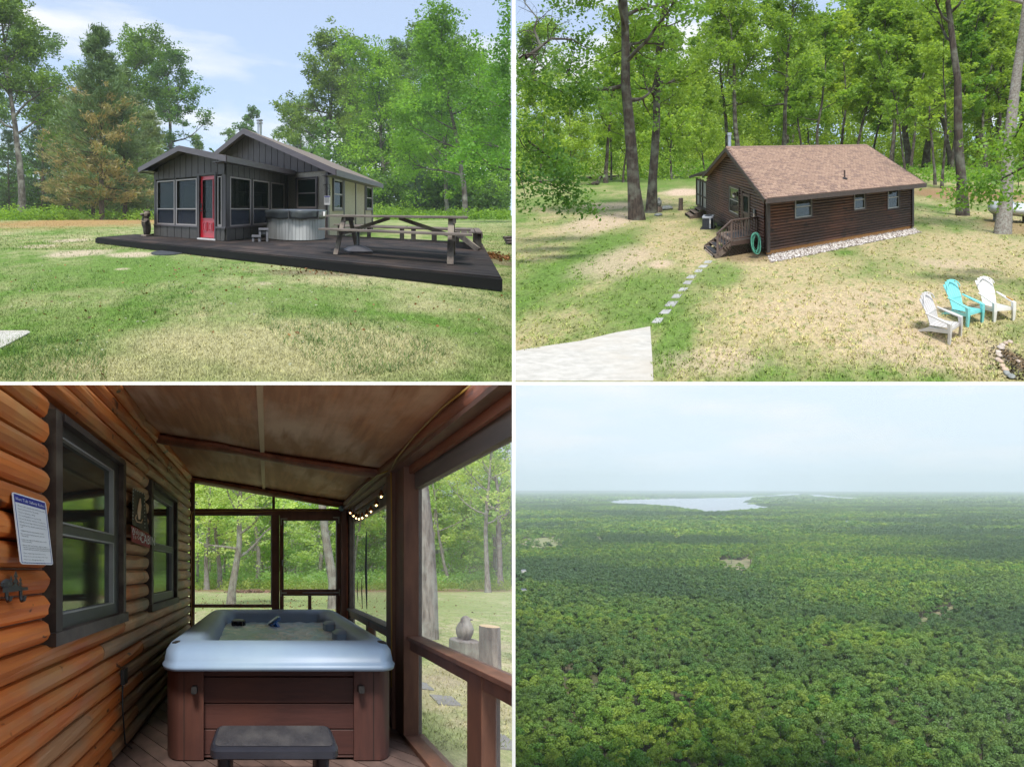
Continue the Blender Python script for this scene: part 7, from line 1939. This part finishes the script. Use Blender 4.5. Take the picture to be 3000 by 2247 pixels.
for i, (a, b, t, ln, lab) in enumerate(((2103, 905, 150, 0, 'straight pale trunked oak near the right edge of the porch yard'), (2160, 892, 100, 1, 'second pale oak at the right edge of the porch yard'), (1942, 885, 250, 2, 'leaning oak left of the straight pale trunked oak'), (2130, 882, 200, 3, 'slim oak between the two pale oaks of the porch yard'))):
    P_ = Proto(oak(310 + i, 17, .26 if i < 2 else .20, 5.5, 4.5, 5500, .24, 11, lean=((-.10, 0), (.02, 0), (-.26, 0), (-.04, 0))[i]), M_bark_bl, M_leaf_bl); bplace(P_, a, b, t, 'oak_tree', lab, rz=0, natural=15)
for i, (a, b, lab) in enumerate(((890, 893, 'dark trunk near the left frame of the far porch screen'), (945, 890, 'dark trunk just left of the lichen spotted oak'), (1110, 885, 'slim dark trunk left of the screen door'), (1380, 880, 'slim trunk seen through the screen door'))):
    bplace(P_bl[i % 2], a, b, 250, 'oak_tree', lab, rz=i * 1.3, natural=13)
rg = random.Random(77)
for i in range(22):
    bplace(rg.choice(P_blt), rg.uniform(830, 2200), rg.uniform(872, 886), rg.uniform(250, 480), 'young_tree', 'young leafy tree in the pale green woods beyond the porch yard', 'young trees beyond the porch yard', rg.uniform(0, 6), natural=11, wide=1.2)
xb = lambda a: (a - BL.a0) / BL.f
bush_mass('distant_woods', BL, [(xb(760), xb(2220), 37, 43, -2.1, 3.2), (xb(760), xb(2220), 37, 43, 1, 10), (xb(760), xb(2220), 33, 36, -2.1, -.6)], 90000, .34, M_leaf_bl, 71)
M_tall = FOLIAGE('tall_grass', (0.20, 0.32, 0.07), (0.40, 0.52, 0.16), trans=.5)
bush_mass('undergrowth', BL, [(xb(760), xb(2220), 29, 36, -2.15, -1.4)], 14000, .22, M_tall, 72)
eg = Thing('eagle_carving', 'pale weathered eagle carving on a round stump outside the porch', 'carving', BL, BL.g(1998, 1180))
x, y, _ = BL.g(1998, 1190); gz = -2.1; u = y / 1217
mb = MB(); mb.lathe((x, y, gz), [(56 * u, 0), (54 * u, 80 * u), (50 * u, 84 * u)], 12); mb.build('stump', M_bark_bl, eg)
mb = MB(); prof = [(20, 82), (26, 90), (34, 110), (36, 130), (28, 150), (20, 162), (19, 172), (12, 182), (3, 186)]
mb.loft([[(x + u * (r_ * math.cos(t) + .25 * (h_ - 82) * .3), y + u * r_ * .7 * math.sin(t), gz + u * h_) for t in np.linspace(0, 6.283, 10, endpoint=False)] for r_, h_ in prof]); mb.build('body', M_bark_bl, eg, smooth=True)
mb = MB(); mb.tube([(x + u * 18, y, gz + u * 172), (x + u * 36, y - u * 3, gz + u * 168)], [u * 8, u * 2], 6); mb.build('beak', M_bark_bl, eg)
mb = MB(); mb.loft([[(x - u * 34, y, gz + u * 78), (x - u * 20, y - u * 12, gz + u * 78), (x - u * 14, y, gz + u * 120)], [(x - u * 12, y, gz + u * 100), (x - u * 4, y - u * 20, gz + u * 110), (x - u * 4, y, gz + u * 140)]]); mb.build('wing', M_bark_bl, eg)
x, y, _ = BL.g(2110, 1255); u = y / 1217
lp = Thing('log_post', 'upright sawn log beside the eagle carving outside the porch', 'post', BL, (x, y, gz))
mb = MB(); mb.tube([(x, y, gz), (x, y, gz + 100 * u), (x - 2 * u, y, gz + 205 * u)], [40 * u, 38 * u, 37 * u], 12); mb.build('log', M_bark_bl, lp)
mb = MB(); mb.lathe((x - 2 * u, y, gz + 205 * u), [(36 * u, 0), (34 * u, 2 * u), (2 * u, 3 * u)], 12); mb.build('sawn_top', M_lath, lp)
for a, b, w_, lab in ((1915, 1370, 100, 'grey flagstone in the grass nearest the rail, under the log post'), (1825, 1308, 50, 'small flagstone close to the big oak trunk outside the porch'), (2150, 1545, 110, 'flagstone cut by the right edge outside the porch')):
    x, y, _ = BL.g(a, b); u = y / 1217; mb = MB(); mb.loft([[(x - w_ / 2 * u, y - .15, z), (x + w_ * .4 * u, y - .2, z), (x + w_ / 2 * u, y + .12, z), (x - w_ * .35 * u, y + .2, z)] for z in (gz - .02, gz + .02)]); solo(mb, 'flagstone', M_flag, lab, 'paving stone', BL, (x, y, gz))
x, y, _ = BL.g(1075, 905); litter('brush_pile', BL, x, y, .9, .3, 400, .35, FOLIAGE('dry_brush', (0.10, 0.06, 0.04), (0.3, 0.2, 0.15), trans=0), 81)
litter('fallen_leaves', BL, 0, 18, 7, 2.5, 900, .11, M_lit, 82)
blades('grass_blades', BL, 22000, 3.3, 14, .05, .006, GRASS('bl_blades', BL, (0.30, 0.38, 0.13), (0.5, 0.45, 0.27), SAND, bl_spec, blades=True, base=.55), 1.0, 83, lambda X, Y: (X > 1.75))
# ================================================================== SITE 4: forest from the air, lake, haze
HZ = -60.0; ZT = -68.0
def bw(a, b, z=HZ):      # place on a level plane seen at (a, b) in the fourth picture
    U = 1500 + a / 1.47; Vv = 1120 + b / 1.47; y = z / ((1431 - Vv) / 3000.0); return ((U - 1500) / 3000.0 * y, y)
lake_px = [(388, 515), (470, 507), (640, 502), (800, 499), (960, 496), (1100, 488), (1180, 480), (1262, 478), (1240, 487), (1130, 493), (1042, 500), (1030, 514), (1075, 527), (1150, 534), (1090, 540), (1000, 549), (900, 554), (835, 556), (790, 546), (760, 545), (690, 533), (560, 524), (450, 521)]
bay_px = [(1262, 482), (1330, 484), (1420, 494), (1480, 496), (1540, 499), (1450, 501), (1380, 497), (1300, 492)]
lake = [bw(a, b, ZT + (3 if i < 11 else 8.5)) for i, (a, b) in enumerate(lake_px)]; bay = [bw(a, b, ZT + (3 if i < 5 else 8.5)) for i, (a, b) in enumerate(bay_px)]
clear = [[bw(a, b, ZT) for a, b in P] for P in (
    [(690, 668), (735, 668), (742, 640), (735, 626), (700, 628), (705, 645)], [(20, 690), (90, 712), (190, 712), (230, 690), (210, 665), (150, 668), (60, 672)],
    [(880, 770), (920, 800), (1000, 812), (1030, 790), (1040, 765), (1020, 752), (985, 768), (930, 760)], [(1020, 760), (1050, 740), (1052, 722), (1040, 700), (1034, 702), (1042, 728), (1028, 745), (1005, 758)], [(1740, 1035), (1780, 1030), (1830, 1005), (1920, 968), (1930, 960), (1900, 960), (1820, 995), (1760, 1022)],
    [(350, 672), (390, 688), (400, 680), (365, 665)], [(480, 685), (510, 690), (505, 680)], [(820, 640), (845, 660), (850, 650), (835, 636)])]
def inpoly(x, y, P):
    P = np.array(P); n = len(P); c = np.zeros(len(x), bool); j = n - 1
    for i in range(n):
        xi, yi, xj, yj = P[i][0], P[i][1], P[j][0], P[j][1]
        c ^= ((yi > y) != (yj > y)) & (x < (xj - xi) * (y - yi) / (yj - yi + 1e-12) + xi); j = i
    return c
m, n_, l_ = newmat('forest_floor'); v_ = coords(n_, l_, None)
f_ = noise(n_, l_, v_, .03, 6, .6); f2_ = noise(n_, l_, v_, .4, 6, .7)
c_ = mix(n_, l_, ramp(n_, l_, f_, .4, .65), (0.13, 0.09, 0.05), (0.10, 0.13, 0.04)); c_ = mix(n_, l_, ramp(n_, l_, f2_, .35, .7), c_, (0.05, 0.055, 0.025))
geo = n_.new('ShaderNodeNewGeometry'); sx = n_.new('ShaderNodeSeparateXYZ'); l_.new(geo.outputs['Position'], sx.inputs[0])
mr = n_.new('ShaderNodeMapRange'); mr.inputs['From Min'].default_value = 3500; mr.inputs['From Max'].default_value = 5500; l_.new(sx.outputs['Y'], mr.inputs['Value'])
c_ = mix(n_, l_, mr.outputs[0], c_, (0.04, 0.075, 0.025)); M_floor = finish(m, n_, l_, c_, .95)
ys = np.array([-400, 60, 150, 220, 300, 400, 550, 800, 1200, 2000, 3000, 5000, 8000, 12000, 16000, 21500], float)
Vt, Ft = [], []
nx = 24
for y in ys:
    for i in range(nx):
        x = (-.75 + 1.6 * i / (nx - 1)) * max(y, 700)
        z = ZT + (0 if y < 14000 else 12 * math.sin(x * .0004 + 1) + 18)
        Vt.append((x, y, z))
Ft = np.array([(j * nx + i, j * nx + i + 1, (j + 1) * nx + i + 1, (j + 1) * nx + i) for j in range(len(ys) - 1) for i in range(nx - 1)])
link_np('terrain', Vt, Ft, [M_floor], kind='structure')
m, n_, l_ = newmat('lake_water'); v_ = coords(n_, l_, None); M_lake = finish(m, n_, l_, (0.30, 0.33, 0.35), .3, noise(n_, l_, v_, .02, 3), .05, 1.0, 0, .6)
for P in (lake, bay):
    me = np_mesh('lake', [(x, y, ZT + 3) for x, y in P], [tuple(range(len(P)))], [M_lake]); o = bpy.data.objects.new('lake', me); COL.objects.link(o); o['kind'] = 'structure'
m, n_, l_ = newmat('meadow'); v_ = coords(n_, l_, None); M_mead = finish(m, n_, l_, mix(n_, l_, noise(n_, l_, v_, .05, 5), (0.16, 0.21, 0.07), (0.30, 0.27, 0.14)), .95)
m, n_, l_ = newmat('sand_track'); v_ = coords(n_, l_, None); M_track = finish(m, n_, l_, mix(n_, l_, ramp(n_, l_, noise(n_, l_, v_, .09, 5), .4, .6), (0.27, 0.22, 0.13), (0.13, 0.16, 0.05)), .95)
for k, P in enumerate(clear):
    me = np_mesh('clearing', [(x * 1.0, y, ZT + .25 + .01 * k) for x, y in P], [tuple(range(len(P)))], [M_track if k in (2, 3, 4) else M_mead]); o = bpy.data.objects.new('meadow' if k not in (2, 3, 4) else 'track', me); COL.objects.link(o); o['kind'] = 'structure'
# crowns
M_cr = FOLIAGE('canopy_leaves', (0.08, 0.15, 0.02), (0.31, 0.47, 0.065), trans=.15, vary=.55)
_nt = M_cr.node_tree; _pc = [k for k in _nt.nodes if k.type == 'BSDF_PRINCIPLED'][0]; _src = _pc.inputs['Base Color'].links[0].from_socket
_v = coords(_nt.nodes, _nt.links, None); _f = noise(_nt.nodes, _nt.links, _v, .012, 5, .6); _f2 = noise(_nt.nodes, _nt.links, _v, .0022, 4, .6)
_c = mix(_nt.nodes, _nt.links, ramp(_nt.nodes, _nt.links, _f, .46, .66), _src, (0.12, 0.21, 0.05)); _c = mix(_nt.nodes, _nt.links, ramp(_nt.nodes, _nt.links, _f2, .44, .56), _c, (0.07, 0.135, 0.055)); _nt.links.new(_c, _pc.inputs['Base Color'])
def cards_out(C, N, size, rg):
    n = len(C); nn = N + rg.randn(n, 3) * .45; nn /= np.linalg.norm(nn, axis=1)[:, None] + 1e-9
    a = np.cross(nn, rg.randn(n, 3)); a /= np.linalg.norm(a, axis=1)[:, None] + 1e-9; b = np.cross(nn, a)
    s = (size * (.6 + .8 * rg.rand(n)))[:, None] * .5
    P = np.stack([C - a * s, C + b * s * .8, C + a * s, C - b * s * .8], 1)
    return P.reshape(-1, 3), np.arange(n * 4).reshape(-1, 4)
def crown(seed, R0, H0, n, ls, lobes=13):
    rg = np.random.RandomState(seed); C, T, Nn = [], [], []
    lob = []
    for i in range(lobes):
        az = rg.rand() * 6.283; r = R0 * .72 * math.sqrt(rg.rand()); z = H0 * (1 - 1.0 * (r / R0) ** 2.0) + rg.uniform(-.06, .05) * H0; lob.append((r * math.cos(az), r * math.sin(az), z, R0 * rg.uniform(.28, .46)))
    for (x, y, z, r) in lob:
        k = n // lobes; q = rg.randn(k, 3); q /= np.linalg.norm(q, axis=1)[:, None]; q[:, 2] = np.abs(q[:, 2]) * .9 - .25
        C.append(np.array((x, y, z - r * .5)) + q * r * (.75 + .3 * rg.rand(k, 1))); Nn.append(q); T.append(np.clip(.25 + rg.rand() * .45 + .2 * rg.rand(k), 0, 1))
    C = np.concatenate(C); T = np.concatenate(T); V, F = cards_out(C, np.concatenate(Nn), ls, rg)
    paths = [(path((0, 0, 0), (0, 0, 1), H0 * .8, 4, rg, .04), .22 * (1 - .7 * np.linspace(0, 1, 5)))]
    TV, TF = tube_np(paths, 5)
    return np.concatenate([TV, V]), np.concatenate([TF, F + len(TV)]), np.concatenate([np.zeros(len(TF)), T]), [0] * len(TF) + [1] * len(F)
def crown_mesh(nm, *a):
    V, F, T, mi = crown(*a); return np_mesh(nm, V, F, [M_bark_p, M_cr], False, {'tone': T}, mi)
near_cr = [crown_mesh('canopy_tree', 400 + i, 3.3, 8.8, 1700, .42, 11 + i) for i in range(6)]
mid_cr = [crown_mesh('canopy_tree', 420 + i, 3.4, 8.4, 420, .85, 9) for i in range(4)]
far_cr = [crown_mesh('canopy_tree', 440 + i, 8.6, 9.5, 260, 2.6, 9) for i in range(3)]
vfar_cr = [crown_mesh('canopy_tree', 460 + i, 34, 10.0, 240, 8, 14) for i in range(2)]
V_, F_ = bare(480, 8, .10, 16); bare_me = np_mesh('bare_tree', V_, F_, [M_dead])
def scatter(y0, y1, sp_, jit, seed):
    rg = np.random.RandomState(seed); P = []
    y = y0
    while y < y1:
        n = int(.66 * y / sp_) + 1; x = -.08 * y + (np.arange(n) + rg.rand(n) * jit * 1.7) * sp_
        P.append(np.stack([x, y + rg.rand(n) * sp_ * jit * 2.2], 1)); y += sp_ * .95
    P = np.concatenate(P); ok = np.ones(len(P), bool)
    if y1 < 3500: ok &= P[:, 0] > -6
    for Q_ in (lake, bay): ok &= ~inpoly(P[:, 0], P[:, 1], Q_)
    keep_ = rg.rand(len(P)) < .07
    dropc = np.zeros(len(P), bool)
    for Q_ in clear:      # no crowns on a clearing, nor so close in front that they would hide it
        for k_ in (1.0, .98, .96, .94, .92, .90, .885): dropc |= inpoly(P[:, 0], P[:, 1], [(x * k_, y * k_) for x, y in Q_])
    ok &= ~dropc | keep_
    # a thin strip in front of each gap stays low so that the gap shows
    return P[ok], rg
P0, rg = scatter(190, 1400, 5.2, .9, 5)
thin_n = np.sin(P0[:, 0] * .031 + 1) * np.sin(P0[:, 1] * .023 + .5) + .6 * np.sin(P0[:, 0] * .09 + P0[:, 1] * .07)
drop = (thin_n > .85) & (rg.rand(len(P0)) < .45) & (P0[:, 1] < 420); P0 = P0[~drop]
d0 = np.hypot(P0[:, 0] - .25 * P0[:, 1], P0[:, 1]); tx_ = P0[:, 0] / P0[:, 1]
vis = (tx_ > .0) & (tx_ < .51) & (P0[:, 1] > 222)
order = np.argsort(np.where(vis, P0[:, 1], 1e9))[:286]
nearset = set(order.tolist())
rr = random.Random(6)
for i in order:
    x, y = P0[i]; o = bpy.data.objects.new('canopy_tree', near_cr[rr.randrange(6)]); COL.objects.link(o)
    s_ = rr.uniform(.65, 1.35); o.location = (x, y, ZT + rr.uniform(-2.2, .8)); o.scale = (s_, s_, rr.uniform(.78, 1.2)); o.rotation_euler = (0, 0, rr.uniform(0, 6.28))
    o['label'] = 'rounded green oak crown in the near part of the aerial forest'; o['category'] = 'tree'; o['group'] = 'oaks of the aerial forest'
def clump_label(i): return 'leafless grey tree poking out of the near aerial forest canopy'
for i in range(22):
    tx = rr.uniform(.03, .49); y = rr.uniform(235, 420); o = bpy.data.objects.new('bare_tree', bare_me); COL.objects.link(o)
    o.location = (tx * y, y, ZT + rr.uniform(.4, 1.6)); s_ = rr.uniform(.85, 1.15); o.scale = (s_, s_, s_); o.rotation_euler = (0, 0, rr.uniform(0, 6.28))
    o['label'] = clump_label(i); o['category'] = 'tree'; o['group'] = 'bare grey trees in the aerial forest'
def inst(nm, P, meshes, smin, smax, zj, seed, zs=(.85, 1.12)):
    """the rest of the forest: one object that instances crowns on points"""
    rg = np.random.RandomState(seed); n = len(P)
    for k, me in enumerate(meshes):
        sel = np.arange(n) % len(meshes) == k; Pk = P[sel]; nk = len(Pk)
        if nk == 0: continue
        pm = bpy.data.meshes.new(nm); pm.vertices.add(nk)
        z = ZT + rg.rand(nk) * zj - zj * .6
        pm.vertices.foreach_set('co', np.stack([Pk[:, 0], Pk[:, 1], z], 1).astype(np.float32).ravel())
        s_ = smin + (smax - smin) * rg.rand(nk); sc = np.stack([s_, s_, zs[0] + (zs[1] - zs[0]) * rg.rand(nk)], 1)
        a = pm.attributes.new('sc', 'FLOAT_VECTOR', 'POINT'); a.data.foreach_set('vector', sc.astype(np.float32).ravel())
        a = pm.attributes.new('rot', 'FLOAT', 'POINT'); a.data.foreach_set('value', (rg.rand(nk) * 6.28).astype(np.float32))
        o = bpy.data.objects.new(nm, pm); COL.objects.link(o); o['kind'] = 'stuff'
        src = bpy.data.objects.new('canopy_source', me)
        ng = bpy.data.node_groups.new('plant_trees', 'GeometryNodeTree')
        ng.interface.new_socket('Geometry', in_out='INPUT', socket_type='NodeSocketGeometry'); ng.interface.new_socket('Geometry', in_out='OUTPUT', socket_type='NodeSocketGeometry')
        N, Lk = ng.nodes, ng.links
        gi, go = N.new('NodeGroupInput'), N.new('NodeGroupOutput'); oi = N.new('GeometryNodeObjectInfo'); oi.inputs['Object'].default_value = src; oi.inputs['As Instance'].default_value = True
        ip = N.new('GeometryNodeInstanceOnPoints'); a1 = N.new('GeometryNodeInputNamedAttribute'); a1.data_type = 'FLOAT_VECTOR'; a1.inputs['Name'].default_value = 'sc'
        a2 = N.new('GeometryNodeInputNamedAttribute'); a2.data_type = 'FLOAT'; a2.inputs['Name'].default_value = 'rot'; cx_ = N.new('ShaderNodeCombineXYZ')
        mtp = N.new('GeometryNodeMeshToPoints')
        Lk.new(gi.outputs[0], mtp.inputs['Mesh']); Lk.new(mtp.outputs[0], ip.inputs['Points']); Lk.new(oi.outputs['Geometry'], ip.inputs['Instance'])
        Lk.new(a1.outputs[0], ip.inputs['Scale']); Lk.new(a2.outputs[0], cx_.inputs[2]); Lk.new(cx_.outputs[0], ip.inputs['Rotation']); Lk.new(ip.outputs[0], go.inputs[0])
        md = o.modifiers.new('plant', 'NODES'); md.node_group = ng
rest = np.array([P0[i] for i in range(len(P0)) if i not in nearset])
nr = rest[rest[:, 1] < 520]; md_ = rest[rest[:, 1] >= 520]
inst('forest', nr, near_cr, .65, 1.35, 2.8, 1); inst('forest', md_, mid_cr, .7, 1.45, 2.8, 2)
P1, _ = scatter(1400, 4200, 12.5, .9, 8); inst('distant_forest', P1, far_cr, .75, 1.25, 2.4, 3)
P2, _ = scatter(4200, 16000, 52, .9, 9); inst('distant_forest', P2, vfar_cr, .8, 1.3, 3, 4)
# low shrubs left in the clearings, buildings far off
M_far = MAT('far_wall', (0.7, 0.68, 0.64), (0.5, 0.48, 0.45), None, .1, rough=.8); M_farr = MAT('far_roof', (0.16, 0.18, 0.22), (0.12, 0.13, 0.16), None, .1, rough=.7)
def house(nm, lab, a, b, w, d, h, rz, z=ZT + 6, mw=M_far, mr_=M_farr, group=None):
    x, y = bw(a, b, z); root = bpy.data.objects.new(nm, None); COL.objects.link(root); root.location = (x, y, z); root.rotation_euler = (0, 0, rz); root['label'] = lab; root['category'] = 'house'
    if group: root['group'] = group
    V = [(-w, -d, -6), (w, -d, -6), (w, d, -6), (-w, d, -6), (-w, -d, h), (w, -d, h), (w, d, h), (-w, d, h), (-w, 0, h + d * .6), (w, 0, h + d * .6)]
    for n2, F, mt in (('wall', [(0, 1, 5, 4), (1, 2, 6, 9, 5), (2, 3, 7, 6), (3, 0, 4, 8, 7)], mw), ('roof', [(4, 5, 9, 8), (6, 7, 8, 9)], mr_)):
        o = bpy.data.objects.new(n2, np_mesh(n2, V, F, [mt])); COL.objects.link(o); o.parent = root
house('far_house', 'long grey roofed building alone in the trees right of the lake', 1458, 606, 9, 4, 1.5, .1)
for k, (a, b, lab) in enumerate(((50, 815, 'white walled house at the left edge, upper of the two in the aerial forest'), (48, 900, 'white walled house at the left edge, lower of the two in the aerial forest'))): house('far_house', lab, a, b, 1.6, 1.3, 1.0, .4, z=ZT + 7)
for k in range(26):
    a = 400 + k * 30 + rr.uniform(-8, 8); b = np.interp(a, [400, 800, 1100, 1200], [511, 498.5, 486, 479]) - .8
    house('far_house', 'tiny pale house on the far shore of the lake', a, b, 9, 6, 2.5, rr.uniform(0, 3), z=ZT + 3, group='houses on the far lake shore')
for k in range(8):
    a = 1110 + k * 13; b = 529 + rr.uniform(-2, 1); house('far_house', 'tiny pale house on the lake peninsula', a, b, 5, 4, 4, rr.uniform(0, 3), z=ZT + 3, group='houses on the lake peninsula')
pts_ = [bw(a, b, ZT + 3.1) for a, b in ((1032, 515), (1075, 527), (1150, 534), (1215, 533), (1210, 530), (1150, 531), (1082, 524), (1040, 512))]
me = np_mesh('beach', [(x, y, ZT + 3.2) for x, y in pts_], [tuple(range(len(pts_)))], [M_track]); o = bpy.data.objects.new('beach', me); COL.objects.link(o); o['kind'] = 'structure'
# the air between: one closed box round everything
hm = bpy.data.materials.new('haze_air'); hm.use_nodes = True; hn = hm.node_tree; hn.nodes.clear()
ho = hn.nodes.new('ShaderNodeOutputMaterial'); hv = hn.nodes.new('ShaderNodeVolumePrincipled'); hv.inputs['Color'].default_value = (0.86, 0.95, 1.0, 1); hv.inputs['Density'].default_value = 0.00011; hv.inputs['Anisotropy'].default_value = 0.0
hn.links.new(hv.outputs[0], ho.inputs['Volume'])
x0, x1, y0, y1, z0, z1 = -16000, 20000, -300, 22000, ZT - 2, 260
V = [(x0, y0, z0), (x1, y0, z0), (x1, y1, z0), (x0, y1, z0), (x0, y0, z1), (x1, y0, z1), (x1, y1, z1), (x0, y1, z1)]
F = [(0, 3, 2, 1), (4, 5, 6, 7), (0, 1, 5, 4), (1, 2, 6, 5), (2, 3, 7, 6), (3, 0, 4, 7)]
o = bpy.data.objects.new('haze', np_mesh('haze', V, F, [hm])); COL.objects.link(o); o['kind'] = 'stuff'
